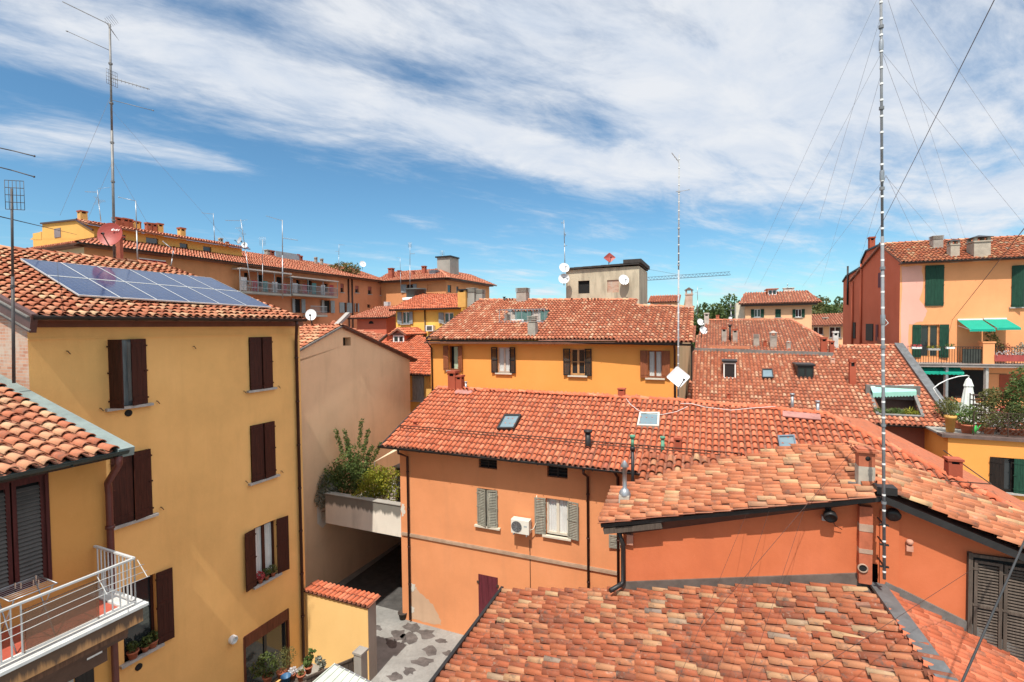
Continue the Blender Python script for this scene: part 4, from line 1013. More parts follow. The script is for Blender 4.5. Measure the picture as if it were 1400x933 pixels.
# rooftop machine room
mo = P(774, 410, 33.6); fp = Fr((mo.x, mo.y, 0), OU, ON)
pR = fp.uz(874, 410)[0]; zt_ = fp.uz(820, 367)[1]; wz = [fp.op(790.5, 806, 384, 401.5), fp.op(830, 846, 383, 400)]
zb_ = 11.5
wall(oh, fp, 0, pR, zb_, zt_, wz, BCONC, depth=4.2, reveal=.15, name='stair_tower')
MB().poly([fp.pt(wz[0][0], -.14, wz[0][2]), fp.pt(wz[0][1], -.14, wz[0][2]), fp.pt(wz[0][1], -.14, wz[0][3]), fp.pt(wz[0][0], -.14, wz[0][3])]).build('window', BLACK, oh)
b = wz[1]; MB().poly([fp.pt(b[0], -.06, b[2]), fp.pt(b[1], -.06, b[2]), fp.pt(b[1], -.06, b[3]), fp.pt(b[0], -.06, b[3])]).build('bricked_opening', BRICK, oh)
mb = MB(); rr = random.Random(5)
for i in range(8):
    k = pR / 8; mb.boxv(fp.pt(k * i - .1 if i == 0 else k * i, .18, zt_ + .02 + i * .012), OU * (k + (.1 if i == 0 else .02)), ON * -4.6, Z * .12)
mb.boxv(fp.pt(pR - 1.0, .2, zt_ + .2), OU * 1.15, ON * -4.6, Z * .25); mb.build('tower_roof', paint('dark_felt_roof', (.045, .038, .034), .9, .4), oh)

# ================================================================== HOUSE WITH DORMERS (right of centre)
E0 = P(1305, 586, 22.0); tanM = .445; vM = (-ON + Z * tanM)
opm = planeof(E0, OU, vM)
fm = Fr((E0.x, E0.y, 0), OU, ON)
dh = thing('dormer_house', 'broad red tiled house with small dormers and a mint awning over its roof terrace', 'house', fm.pt(-5, -4, 0))
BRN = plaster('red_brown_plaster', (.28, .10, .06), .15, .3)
wall(dh, fm, -11.6, -.5, 0, E0.z - .05, [], BRN) if 0 else wall(dh, Fr(fm.pt(0, -.6, 0), OU, ON), -11.6, -.5, 0, E0.z + .15, [], BRN, depth=11)
tr = [(1190, 540), (1249, 538), (1262, 572), (1200, 569)]
hole = [opm.px(*q) for q in tr]
dml = [opm.px(*q) for q in ((989, 494), (1007, 494), (1006, 518), (988, 518))]
mp_ = [E0 - OU * 11.6, E0, opm.px(1225, 473), opm.px(1148, 474), opm.px(1139, 487), opm.px(950, 480)]
mroof, _ = roof(dh, mp_, OU, T_MID, .205, .35, .5, lod=1, seed=51, holes=[hole])
Wv = Fr(fm.pt(-.5, -.6, 0), -ON, OU)
mb = MB(); mb.poly([Wv.pt(0, 0, 0), Wv.pt(9, 0, 0), Wv.pt(9, 0, E0.z + 9 * tanM), Wv.pt(0, 0, E0.z + .1)]); mb.build('flank_wall', BRN, dh)
MB().bar(mp_[1] + Z * .13 + OU * .12, mp_[2] + Z * .13 + OU * .12, .42, .10).build('verge_flashing', GMET, dh)
MB().bar(mp_[5] + Z * .1, mp_[4] + Z * .1, .25, .22).build('ridge_flashing', LMET, dh)
ridge(mroof, [mp_[3], mp_[2]], T_PALE, .11)
gutter(dh, E0 - OU * 11.6 + ON * .06 + Z * .02, E0 + ON * .06 + Z * .02 + OU * .1, .09)
def dormer(par, pl, x0, x1, yt, yb, u, n, mat, wmat, dep=1.5, wname='window', frame=WHT, over=.08, mull=True):
    a = pl.px(x0, yb); b = pl.px(x1, yb); w = (b - a).dot(u); s = (a - EYE).dot(FW) / F; h = (yb - yt) * s
    mb = MB(); mb.boxv(a - Z * .3, u * w, -n * dep, Z * (h + .3)); mb.boxv(a - u * over + n * over * 1.5 + Z * h, u * (w + 2 * over), -n * (dep + over), Z * .09, 1)
    o = mb.build('dormer', [mat, wmat], par)
    m2 = MB(); t = w * .10; q = a + n * .006; (m2.boxv if mull else (lambda *a: 0))(q + u * (w / 2 - t * .6) + Z * t, u * t * 1.2, n * .036, Z * (h * .95 - 2 * t))
    m2.boxv(q, u * t, n * .04, Z * h * .95); m2.boxv(q + u * (w - t), u * t, n * .04, Z * h * .95); m2.boxv(q + u * t, u * (w - 2 * t), n * .038, Z * t); m2.boxv(q + u * t + Z * (h * .95 - t), u * (w - 2 * t), n * .038, Z * t)
    m2.poly([q + u * t + n * .01 + Z * t, q + u * (w - t) + n * .01 + Z * t, q + u * (w - t) + n * .01 + Z * (h * .95 - t), q + u * t + n * .01 + Z * (h * .95 - t)], 1)
    m2.build(wname, [frame, GLASS], par); return o
dormer(mroof, opm, 989, 1006, 495, 517.5, OU, ON, DMET, DMET, mull=False)
skylight(mroof, opm, ((1042, 506), (1056, 506), (1058, 518), (1041.5, 518)), DMET)
dormer(mroof, opm, 1090, 1112, 500, 518, OU, ON, DMET, DMET, frame=DMET)
tr_hole = hole
mb = MB(); lo = [p - Z * 1.3 for p in hole]
for i in range(4): mb.poly([hole[i], hole[(i + 1) % 4], lo[(i + 1) % 4], lo[i]])
mb.poly(lo); mb.build('roof_terrace', plaster('dark_terrace', (.10, .075, .06), .2, .3), mroof)
mb = MB()
for i in range(4): mb.bar(hole[i] + Z * .07, hole[(i + 1) % 4] + Z * .07, .13, .1, opm.n)
mb.build('terrace_frame', LMET, mroof)
aw0 = hole[0] + Z * .42; aw1 = hole[1] + Z * .42
# raised head wall carrying the awning
MB().boxv(hole[0] - OU * .2 - Z * .2, OU * ((hole[1] - hole[0]).dot(OU) + .4), -ON * .2, Z * .72).build('terrace_lintel', LMET, mroof)
aw = thing('awning', 'mint green scalloped awning over the terrace cut into the red roof', 'awning', aw0)
mb = MB(); n = 14; L = (aw1 - aw0)
for i in range(n):
    a = aw0 + L * (i / n); b = aw0 + L * ((i + 1) / n); o1 = ON * .40 - Z * .26
    mb.poly([a, b, b + o1, a + o1]); mb.poly([a + o1, b + o1, b + o1 - Z * .2, (a + b) / 2 + o1 - Z * .27, a + o1 - Z * .2])
mb.build('canopy', MINT, aw); MB().bar(aw0 - Z * .0, aw1 - Z * .0, .06).build('roller', WHT, aw)
CHM = lambda *a, **k: chim_px(mroof, opm, *a, **k)
CHM(1165, 527, 491, 7, BRICK_RED); CHM(1083, 560, 538, 4, GALV, 'pipe'); CHM(996, 546, 538, 4, BRICK_RED); CHM(1164, 528, 519, 9, LMET, 'pipe') if 0 else None
CHM(1138, 497, 490, 5, paint('pink_pot', (.6, .35, .25), .9)); CHM(1165, 500, 493, 5, paint('pink_pot', (.6, .35, .25), .9))
# ================================================================== HOUSE BEHIND IT
bo = P(1050, 481, 34); fk = Fr((bo.x, bo.y, 0), OU, ON); opk = planeof(bo, OU, -ON + Z * .36)
kh = thing('chimney_house', 'house with a brown-red hipped roof carrying many grey chimneys behind the dormer house', 'house', fk.pt(0, -3, 0))
kp = [opk.px(*q) for q in ((950, 483), (1143, 488), (1143, 473), (1081, 437.5), (969, 438.5), (951, 462))]
kroof, _ = roof(kh, kp, OU, T_MID, .21, .35, 1, lod=2, seed=61)
wall(kh, Fr(bo + -ON * .3, OU, ON), -5, 4.3, 0, bo.z - .1, [], BRN, depth=6)
ridge(kroof, [kp[4], kp[3], kp[2]], T_FAR, .12); 
K = lambda *a, **k: chim_px(kroof, opk, *a, **k)
GC = paint('grey_chimney', (.36, .31, .26), .9, .25)
K(990, 467, 448, 6, GC, 'cap', capmat=BRICK_RED); K(1005, 467, 450, 6, GC, 'cap', capmat=BRICK_RED); K(998, 467, 444, 3, DMET, 'pipe')
K(1034, 473, 457, 7, GC, 'slots'); K(1057, 475, 452, 8, GC, 'hat'); K(1078, 477, 466, 5, GC, 'hat'); K(1046, 474, 466, 4, BRICK_RED); K(1126, 482, 461, 7, BRICK_RED); K(1137, 484, 466, 5, BRICK_RED)
K(1142, 474, 453, 6, paint('white_chimney', (.6, .56, .5), .9), 'cap'); K(966, 443, 428, 6, paint('pale_chimney', (.5, .44, .38), .9), 'cap'); K(981, 438, 431, 4, POT)
mb = MB().bar(kp[0] + (kp[1] - kp[0]) * .1 - ON * .9 + Z * .45, kp[0] + (kp[1] - kp[0]) * .42 - ON * .9 + Z * .45, .25, .2); mb.build('ridge_cap', T_PALE, kroof)
# ================================================================== COURTYARD: low wall, gate, terrace bridge
LOWY = plaster('pale_yellow_plaster', (.82, .52, .20), .05, .1)
lw0 = fy.pt(ur - .05, .02, 0); fw = Fr(lw0, V((.9225, -.386, 0)), V((-.386, -.9225, 0)))
zt_ = fw.uz(425, 808)[1] - .05; lu = fw.uz(503, 850)[0]
lw = thing('yard_wall', 'pale yellow courtyard wall capped with red tiles beside the downpipe', 'wall', fw.pt(1.5, 0, 0))
GRYC = plaster('grey_cement', (.30, .275, .24), .2, .6)
MB().boxv(fw.pt(0, 0, 0), fw.u * lu, -fw.n * .02, Z * zt_).build('painted_face', LOWY, lw)
MB().boxv(fw.pt(0, -.022, 0), fw.u * (lu + .004), -fw.n * .42, Z * (zt_ - .004)).build('wall_body', GRYC, lw)
cf = fw.n * .06
roof(lw, [fw.pt(0, .06, zt_ + .02), fw.pt(lu + .06, .06, zt_ + .02), fw.pt(lu + .06, -.46, zt_ + .08), fw.pt(0, -.46, zt_ + .08)], fw.u, T_NEW, .2, .33, .6, seed=70, name='tile_coping', thick=.05)
pw = onz(497, 886, 2.05); pf = fw.n
gp = thing('gate_pillar', 'square grey cement pillar at the end of the yellow courtyard wall', 'pillar', V((pw.x, pw.y, 0)))
MB().boxv(V((pw.x, pw.y, 0)) - fw.u * .15, fw.u * .30, fw.n * .30, Z * 2.0).boxv(V((pw.x, pw.y, 2.001)) - fw.u * .18 - fw.n * .03, fw.u * .36, fw.n * .36, Z * .07).build('shaft', GRYC, gp)
gq = V((pw.x, pw.y, 0)) + fw.n * .2 - fw.u * .24
gt = thing('wooden_gate', 'dark weathered board gate between the cement pillar and the sheet canopy', 'gate', gq)
mb = MB(); gd = (-A * .6 - B * .35).normalized()
for i in range(9): mb.boxv(gq + gd * (.16 * i), gd * .15, fw.n * .03, Z * 1.75)
mb.boxv(gq + gd * .0 + Z * 1.751, gd * 1.5, fw.n * .08, Z * .06); mb.build('boards', OLDW, gt)
can = [onz(458, 908, 2.35), onz(515, 937, 2.35), onz(500, 975, 2.15), onz(415, 945, 2.15)]
cn = thing('sheet_canopy', 'pale green corrugated sheet canopy at the foot of the courtyard wall', 'canopy', V((can[0].x, can[0].y, 0)))
mb = MB(); CANM = paint('pale_green_sheet', (.50, .53, .46), .5, .15)
for i in range(8):
    a0 = can[0].lerp(can[1], i / 8); a1 = can[0].lerp(can[1], (i + 1) / 8); b0 = can[3].lerp(can[2], i / 8); b1 = can[3].lerp(can[2], (i + 1) / 8)
    mb.prism([a0, a1, b1, b0], -Z * .02); mb.bar(a0 + Z * .015, b0 + Z * .015, .03, .03)
mb.build('sheet', CANM, cn)
mb = MB()
for i in range(4): mb.bar(can[i] - Z * .03, can[(i + 1) % 4] - Z * .03, .06, .06); mb.bar(can[i] - Z * .05, V((can[i].x, can[i].y, 0)), .05)
mb.build('canopy_frame', GALV, cn)

# bridge terrace over the passage
tb_r = fo.pt(u0o + .0, -.02, 0); zt0 = fo.uz(548, 692)[1]; zb0 = fo.uz(548, 735)[1]
lpt = onplane(447, 690, fo.pt(0, -.02, 0), ON); lu_ = (lpt - fo.o).dot(OU)
bt = thing('terrace_bridge', 'stained white terrace parapet spanning the dark passage between beige and salmon house', 'terrace', fo.pt((u0o + lu_) / 2, -1, 0))
WSH = plaster('streaked_white_render', (.70, .64, .54), .1, .6, (.30, .27, .22), drip=(zt0, .75, (.10, .095, .08)))
MB().boxv(fo.pt(lu_ - .1, -.02, zb0), OU * (u0o - lu_ + .1 - .003), ON * -.25, Z * (zt0 - zb0)).build('parapet', WSH, bt)
MB().boxv(fo.pt(lu_ - .1, .02, zt0), OU * (u0o - lu_ + .09), ON * -.32, Z * .03).build('coping', CONC, bt)
MB().boxv(fo.pt(lu_ - 2.5, -.28, zb0), OU * (u0o - lu_ + 2.5 - .003), ON * -9.3, Z * .35).build('slab', CONC, bt)
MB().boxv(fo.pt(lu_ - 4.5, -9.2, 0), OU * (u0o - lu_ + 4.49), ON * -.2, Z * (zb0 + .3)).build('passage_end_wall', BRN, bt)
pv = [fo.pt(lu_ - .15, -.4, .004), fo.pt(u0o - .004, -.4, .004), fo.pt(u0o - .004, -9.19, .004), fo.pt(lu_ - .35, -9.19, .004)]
struct(MB().poly(pv), 'passage_shade_sheet', paint('passage_shade_paint', (.075, .07, .065), .9, .4))  # dark sheet over the paving, shade of the passage put into its colour
pp = MB(); q_ = [fb.uz(x, y) for x, y in ((433, 694), (448, 680), (449, 713), (441, 722), (434, 716))]
pp.poly([fb.pt(a, .004, b) for a, b in q_]); pp.build('limewash_patch', BAREW, bh)

def foliage(name, parts, mat, size, n, seed, aspect=.45, flat=.0, parent=None):
    """leaf cards through several ellipsoid lumps: parts = (centre, (rx,ry,rz))"""
    rr = random.Random(seed); mb = MB(); tot = sum(r[0] * r[1] * r[2] for _, r in parts)
    for c, r in parts:
        k = int(n * r[0] * r[1] * r[2] / tot) + 1
        for _ in range(k):
            while 1:
                x, y, z = rr.uniform(-1, 1), rr.uniform(-1, 1), rr.uniform(-1, 1); q = x * x + y * y + z * z
                if q < 1 and q > rr.random() * .55: break
            p = V(c) + V((x * r[0], y * r[1], z * r[2])) * (1 + rr.gauss(0, .06))
            d = V((rr.gauss(0, 1), rr.gauss(0, 1), rr.gauss(0, 1) * (1 - flat) + .2)).normalized(); s_ = d.cross(V((rr.gauss(0, 1), rr.gauss(0, 1), rr.gauss(0, 1)))).normalized()
            L = size * rr.uniform(.6, 1.3)
            mb.poly([p - d * L * .5, p + s_ * L * aspect * .5, p + d * L * .5, p - s_ * L * aspect * .5])
    return mb.build(name, mat, parent)
def plant(label, cat, base, lumps, mat, size, n, seed, group=None, stems=3, name='potted_plant', aspect=.45, smat=None):
    t = thing(name, label, cat, base, group); base = V(base)
    foliage('foliage', [(base + V(c), r) for c, r in lumps], mat, size, n, seed, aspect, parent=t)
    mb = MB(); rr = random.Random(seed)
    for i in range(stems):
        c, r = lumps[i % len(lumps)]; e = base + V(c) + V((rr.uniform(-.5, .5) * r[0], rr.uniform(-.5, .5) * r[1], 0))
        mb.tube([base + V((rr.uniform(-.04, .04), rr.uniform(-.04, .04), 0)), base.lerp(e, .5) + V((rr.uniform(-.05, .05), 0, .03)), e], .018, 5, r2=.006)
    mb.build('stem', smat or OLDW, t); return t
def pot(parent, base, r, h, mat=POT, name='pot'):
    return MB().lathe(base, [(0, .002), (r * .72, 0), (r * .95, h * .82), (r * 1.08, h * .82), (r * 1.1, h), (r * .92, h), (r * .88, h * .85), (0, h * .85)], 14).build(name, mat, parent)
zf = zb0 + .36
def tp(x, d, z=zf): u_ = fo.uz(x, 680, -d)[0]; return fo.pt(u_, -d, z)
s1 = plant('big dark green shrub behind the white parapet of the bridge', 'shrub', tp(482, 1.1), [((0, 0, 1.5), (1.0, .7, .8)), ((-.5, .1, 1.2), (.8, .6, .8)), ((.35, .1, 2.0), (.7, .6, .6)), ((-.2, .1, 2.3), (.6, .45, .45)), ((-.75, -.1, 1.7), (.6, .5, .6)), ((.5, 0, 1.5), (.6, .6, .7)), ((-1.0, -.2, 1.1), (.6, .45, .6)), ((.1, .1, 2.7), (.6, .4, .4))], LEAF_M, .13, 6200, 5, name='shrub')
s2 = plant('yellow green bush at the right end of the bridge parapet', 'shrub', tp(522, 1.0), [((0, 0, 1.5), (.75, .55, .65)), ((-.45, 0, 1.25), (.6, .5, .5)), ((.3, 0, 1.1), (.6, .5, .5)), ((-.2, 0, 1.9), (.5, .45, .45)), ((-.7, -.2, .95), (.7, .45, .4)), ((-.3, -.1, 1.5), (.8, .5, .6)), ((.25, .1, 1.75), (.6, .45, .5))], LEAF_Y, .11, 5200, 6, name='shrub')
s3 = plant('silvery drooping plant hanging over the left end of the bridge', 'shrub', tp(449, .6), [((0, -.2, 1.2), (.45, .35, .55)), ((-.1, -.45, .7), (.4, .3, .45)), ((.25, -.4, .9), (.4, .3, .4))], LEAF_S, .24, 1300, 7, name='shrub', aspect=.16)
def shoots(label, base, pts, mat, seed, name='bamboo'):
    t = thing(name, label, 'bamboo', base); rr = random.Random(seed); mb = MB(); lf = []
    for end in pts:
        e = V(base) + V(end); m_ = V(base).lerp(e, .55) + Z * .35; mb.tube([base, m_, e], .02, 5, r2=.006)
        for k in range(6): lf.append((m_.lerp(e, .3 + k * .14), (.11, .11, .13)))
    mb.build('cane', LEAF_M, t); foliage('foliage', lf, mat, .17, 80 * len(lf) // 3, seed, .3, parent=t)
shoots('tall thin bamboo shoots rising above the dark shrub on the bridge', tp(486, 1.4), [tuple(P(x, y, tp(486, 1.4).y) - tp(486, 1.4)) for x, y in ((459, 590), (471, 589), (494, 576), (503, 590), (520, 608), (476, 604), (508, 612))], LEAF_M, 9)
# sun sail and glazed porch behind the bushes
sp_ = [tp(513, 1.6, fo.uz(513, 632, -1.6)[1]), tp(552, 1.4, fo.uz(552, 612, -1.4)[1]), tp(552, 2.8, fo.uz(552, 608, -2.8)[1])]
t = thing('sun_sail', 'cream triangular sun sail above the bushes beside the salmon house', 'sun sail', sp_[0]); MB().prism(sp_, Z * .02).build('canvas', SUNC, t); MB().bar(sp_[0], V((sp_[0].x, sp_[0].y, zf)), .03).build('pole', GALV, t)
q = tp(549, 2.2); t = thing('glazed_porch', 'small dark glazed porch behind the yellow green bush', 'porch', q); mb = MB()
for x in (0, .45, .9): mb.bar(q + OU * (x - .3), q + OU * (x - .3) + Z * 1.9, .05)
for z in (.9, 1.9): mb.bar(q - OU * .3 + Z * z, q + OU * .6 + Z * z, .05)
mb.boxv(q - OU * .35 + Z * 1.92 + ON * .2, OU * 1.1, -ON * 1.0, Z * .05); mb.build('porch_frame', GRYB, t); MB().boxv(q - OU * .28 - ON * .02, OU * .86, -ON * .02, Z * 1.88).build('pane', GLASS, t)

# potted plants against the yellow wall
pz = 1.25
tbp = onz(418, 938, pz); tb = thing('plant_bench', 'dark bench under the flower pots at the foot of the courtyard wall', 'bench', V((tbp.x, tbp.y, 0)))
MB().boxv(V((tbp.x, tbp.y, pz - .06)) - OU * .95 - ON * .35, OU * 2.0, ON * .8, Z * .06).build('top', OLDW, tb)
for sx in (-.9, .95):
    for sy in (-.3, .4): MB().boxv(V((tbp.x, tbp.y, 0)) + OU * sx + ON * sy, OU * .06, ON * .05, Z * (pz - .06)).build('leg', OLDW, tb)
def ppot(x, y, r, h, label, lumps, lm, size, n, mat=POT, seed=1, aspect=.5, cat='potted plant'):
    b = onz(x, y, pz); t = thing('potted_plant', label, cat, b); pot(t, b, r, h, mat)
    if lumps: foliage('foliage', [(b + V((a, c, e + h)), rr_) for a, c, e, rr_ in lumps], lm, size, n, seed, aspect, parent=t)
    return t
ppot(422, 920, .12, .22, 'tall prickly pear cactus in a red pot against the pale yellow wall', [(0, 0, .2, (.12, .07, .18)), (.12, 0, .42, (.10, .06, .16)), (-.06, 0, .1, (.12, .08, .12))], LEAF_M, .13, 110, seed=3, aspect=.8)
ppot(440, 926, .11, .18, 'grey green cactus leaning right in front of the pale yellow wall', [(.0, 0, .15, (.08, .06, .16)), (-.1, 0, .38, (.1, .06, .14)), (.06, 0, .28, (.07, .06, .12))], LEAF_S, .12, 90, seed=4, aspect=.8)
ppot(400, 928, .10, .16, 'white flowering pot plant beside the blue bucket', [(0, 0, .1, (.13, .1, .1))], LEAF_W, .07, 110, seed=5)
ppot(412, 930, .13, .2, 'red terracotta pot with a dry low plant between the cacti', [(0, 0, .06, (.1, .1, .06))], LEAF_O, .08, 60, seed=6)
ppot(430, 937, .14, .2, 'wide terracotta pot with a small bright green succulent', [(0, 0, .05, (.1, .1, .07))], LEAF_Y, .09, 60, seed=7)
ppot(385, 926, .15, .2, 'feathery olive green bush in front of the dark glazed door', [(0, 0, .35, (.35, .25, .35)), (.2, 0, .5, (.3, .25, .3))], LEAF_O, .09, 650, seed=8, aspect=.2)
ppot(366, 932, .15, .2, 'dark green leafy pot plant nearest the glazed door', [(0, 0, .35, (.35, .25, .4)), (-.3, 0, .2, (.25, .2, .25))], LEAF_D, .12, 420, seed=9)
b = onz(391, 936, pz); t = thing('bucket', 'blue plastic bucket among the courtyard flower pots', 'bucket', b); MB().lathe(b, [(0, .002), (.11, 0), (.15, .28), (.16, .28), (.14, .27), (.1, .02), (0, .02)], 14).build('bucket_body', BLUEP, t)
b = onz(551, 846, 0); t = thing('flower_pot', 'empty dark pot standing by the foot of the salmon house downpipe', 'pot', b); pot(t, b, .2, .3, paint('dark_pot', (.07, .055, .045), .9))
# window boxes of the yellow house
def sillpot(fr, x, y, r, label, mat, seed, lm, h=.2, out=.0, n=90, sz=.09):
    u_, z_ = fr.uz(x, y, out); b = fr.pt(u_, out, z_); t = thing('potted_plant', label, 'potted plant', b); pot(t, b, r, h, mat); foliage('foliage', [(b + Z * (h + .1), (r * 1.3, r * 1.3, .14))], lm, sz, n, seed, parent=t)
w_ = wins['f']; 
for i, (t_, lab, lm, mt_) in enumerate(((.2, 'pink flowered pot at the left of the lit window sill on the yellow house', LEAF_R, POT), (.48, 'dark trailing pot plant in the middle of the lit sill on the yellow house', LEAF_D, POT), (.78, 'pale green pot plant at the right of the lit sill on the yellow house', LEAF_O, POT))):
    b = fy.pt(w_[0] + (w_[1] - w_[0]) * t_, .03, w_[2] + .002); t = thing('potted_plant', lab, 'potted plant', b); pot(t, b, .08, .13, mt_); foliage('foliage', [(b + Z * .26, (.14, .13, .15))], lm, .09, 110, 20 + i, parent=t)
w_ = wins['e']
for i, (t_, lab, r) in enumerate(((.25, 'wide terracotta pot with dark leaves on the lowest left sill of the yellow house', .13), (.62, 'small terracotta pot with dark leaves behind the wide one on the lowest left sill', .09), (.85, 'thorny plant in a terracotta pot at the right of the lowest left sill', .12))):
    b = fy.pt(w_[0] + (w_[1] - w_[0]) * t_, .0, w_[2] + .002); t = thing('potted_plant', lab, 'potted plant', b); pot(t, b, r, r * 1.5, POT); foliage('foliage', [(b + Z * (r * 1.5 + .12), (.14, .12, .14))], LEAF_D, .10, 110, 30 + i, parent=t)

# air conditioner on the salmon house
ab = fo.op(698.5, 723, 711.5, 730.5, .38); ac = thing('air_conditioner', 'cream outdoor air conditioning unit on the salmon wall beside the shuttered window', 'air conditioner', fo.pt((ab[0] + ab[1]) / 2, 0, ab[2]))
w_, h_ = ab[1] - ab[0], ab[3] - ab[2]
CREAMM = paint('cream_enamel', (.70, .66, .56), .4, .06)
MB().boxv(fo.pt(ab[0], .08, ab[2]), OU * w_, ON * .30, Z * h_).build('casing', CREAMM, ac, bevel=.012)
fc = fo.pt(ab[0] + w_ * .32, .385, ab[2] + h_ * .5); mb = MB(); R = h_ * .40
mb.lathe(fc, [(R, 0), (0, .002)], 20, 1, ON)
for k in range(1, 5): mb.lathe(fc, [(R * k / 4, .012), (R * k / 4 - .008, .014), (R * k / 4 - .012, .010)], 20, 0, ON)
for k in range(8):
    a = k * math.pi / 4; mb.bar(fc + ON * .012, fc + OU * R * math.cos(a) + Z * R * math.sin(a) + ON * .012, .008, .006, ON)
mb.build('fan_grille', [GALV, paint('fan_dark', (.09, .085, .08), .6)], ac)
MB().boxv(fo.pt(ab[0] + w_ * .72, .383, ab[2] + h_ * .55), OU * w_ * .17, ON * .004, Z * h_ * .10).build('badge', paint('grey_badge', (.40, .44, .43), .5), ac)
for x in (.12, .85): MB().boxv(fo.pt(ab[0] + w_ * x, .002, ab[2] - .05), OU * .04, ON * .42, Z * .04).build('bracket', GALV, ac)
MB().tube([fo.pt(ab[1] + .0, .25, ab[2] + .15), fo.pt(ab[1] + .12, .2, ab[2] + .2), fo.pt(ab[1] + .2, .05, ab[2] + .45), fo.pt(ab[1] + .2, .04, ab[3] + .9)], .018, 6).build('pipe', CREAM, ac)

# ================================================================== SALMON PINK HOUSE (right)
PNK = plaster('pink_orange_plaster', (.83, .345, .147), .10, .12); DRED = plaster('brick_red_plaster', (.52, .13, .066), .08, .25)
c18 = math.radians(18); SU = V((math.cos(c18), -math.sin(c18), 0)); SN = V((-math.sin(c18), -math.cos(c18), 0))
cs = P(1230, 420, 31); fs = Fr((cs.x, cs.y, 0), SU, SN)
ph = thing('pink_house', 'pink and orange house with green shutters and a dark red flank at the right', 'house', fs.pt(4, -3, 0))
ez_ = fs.uz(1300, 357)[1]
wt = fs.op(1264.5, 1290, 363, 418.5); wd = fs.op(1258.6, 1284, 444, 489); wr = fs.op(1383, 1415, 363, 420)
zfl = fs.uz(1270, 494)[1]
wall(ph, fs, 0, 11, 0, ez_ + .1, [wt, wd, wr], PNK, reveal=.2)
# darker pink bay of the older coat on the left
patch(ph, fs, [(1232.5, 364), (1261, 364), (1262, 392), (1257, 410), (1268, 425), (1262, 440), (1243, 444), (1243, 492), (1231, 492)], plaster('pale_pink_coat', (.78, .39, .30), .08, .1), .006, 'pink_coat')
flk = Fr((cs.x, cs.y, 0), SN, -SU)
prof = [flk.uz(x, y) for x, y in ((1232, 359), (1206, 334.5), (1185, 344), (1178.5, 358), (1178, 366), (1158, 378), (1153, 386))]
pts = [flk.pt(0, 0, 0), flk.pt(0, 0, prof[0][1])] + [flk.pt(a, 0, b) for a, b in prof[1:]] + [flk.pt(prof[-1][0], 0, 0)]
MB().poly(pts).build('flank_wall', DRED, ph)
MB().poly([flk.pt(prof[-1][0], 0, 0), flk.pt(prof[-1][0], 0, prof[-1][1]), flk.pt(prof[-1][0], -11, prof[-1][1]), flk.pt(prof[-1][0], -11, 0)]).build('rear_wall', DRED, ph)
mb = MB()
for i in range(1, 6): mb.bar(flk.pt(*[prof[i][0], .03, prof[i][1] + .04]), flk.pt(prof[i + 1][0], .03, prof[i + 1][1] + .04), .14, .12)
mb.bar(flk.pt(prof[0][0] + .4, .03, prof[0][1] - .05), flk.pt(prof[1][0], .03, prof[1][1] + .04), .14, .14); mb.build('verge_flashing', DMET, ph)
rg0 = flk.pt(prof[1][0], 0, prof[1][1]); e0_ = fs.pt(-.15, .55, ez_ - .02)
dpt = (rg0 - e0_); up_ = SN * dpt.dot(SN) + Z * dpt.z
sroof2, pls = roof(ph, [e0_, e0_ + SU * 11, e0_ + SU * 11 + up_, e0_ + up_], SU, T_OLD, .21, .35, 1, lod=1, seed=80)
roof(ph, [e0_ + up_, e0_ + up_ + SU * 11, e0_ + SU * 11 + up_ - SN * 6 - Z * 2, e0_ + up_ - SN * 6 - Z * 2], SU, T_OLD, .21, .35, 1, lod=2, seed=81, name='roof')
ridge(sroof2, [e0_ + up_, e0_ + up_ + SU * 11], T_PALE, .12)
gutter(ph, e0_ + SN * .06, e0_ + SN * .06 + SU * 11, .08)
MB().boxv(fs.pt(-.1, .003, ez_ - .1), SU * 11, SN * .5, Z * .05).build('soffit', paint('brown_soffit', (.18, .08, .05), .8), ph)
S2 = lambda x, yb, yt, w_, mt_, st, **k: chim_px(sroof2, pls, x, yb, yt, w_, mt_, st, u=SU, **k)
S2(1280, 339, 323, 11, GC, 'slots'); S2(1303, 351, 327, 10, paint('beige_chimney', (.42, .35, .27), .9), 'hat', capmat=DMET); S2(1337.5, 349, 322, 18, paint('beige_chimney', (.42, .35, .27), .9), 'hat', capmat=DMET)
b = flk.pt(prof[2][0] - .0, -.3, prof[2][1]); chimney(sroof2, b + Z * .1, .35, .95, BRICK_RED, 'cap', SU)
pair(ph, fs, wt, 3, 3, GREENW)
window(ph, fs, (wd[0], wd[1], wd[2], wd[3]), paint('ochre_frame', (.55, .27, .10), .6), sill=False, name='balcony_door'); pair(ph, fs, wd, 176, 172, GREENW, 'plank', .95)
window(ph, fs, wr, GREENW); leaf(ph, fs, wr[0], 1, wr[2], wr[3], .5, 30, GREENW)
w_ = [flk.op(1201.5, 1206, 373, 393), flk.op(1184.5, 1194, 443, 466), flk.op(1166, 1170, 441, 463), flk.op(1198, 1201, 444, 466)]
MB().boxv(flk.pt(w_[0][0], .0, w_[0][2]), SN * (w_[0][1] - w_[0][0]), -SU * .05, Z * (w_[0][3] - w_[0][2])).build('shutter', MARO2, ph)
for k in (1, 2, 3): MB().boxv(flk.pt(w_[k][0], .0, w_[k][2]), SN * (w_[k][1] - w_[k][0]), -SU * .05, Z * (w_[k][3] - w_[k][2])).build('shutter', BROWNW if k < 3 else MARO2, ph)
for x, y0, y1 in ((1179, 361, 480), (1160.5, 364, 417), (1167, 385, 480)):
    u_, za = flk.uz(x, y0); zb = flk.uz(x, y1)[1]; MB().tube([flk.pt(u_, .07, za), flk.pt(u_, .07, zb)], .07, 7).build('downpipe', DRED if x != 1160.5 else DMET, ph)
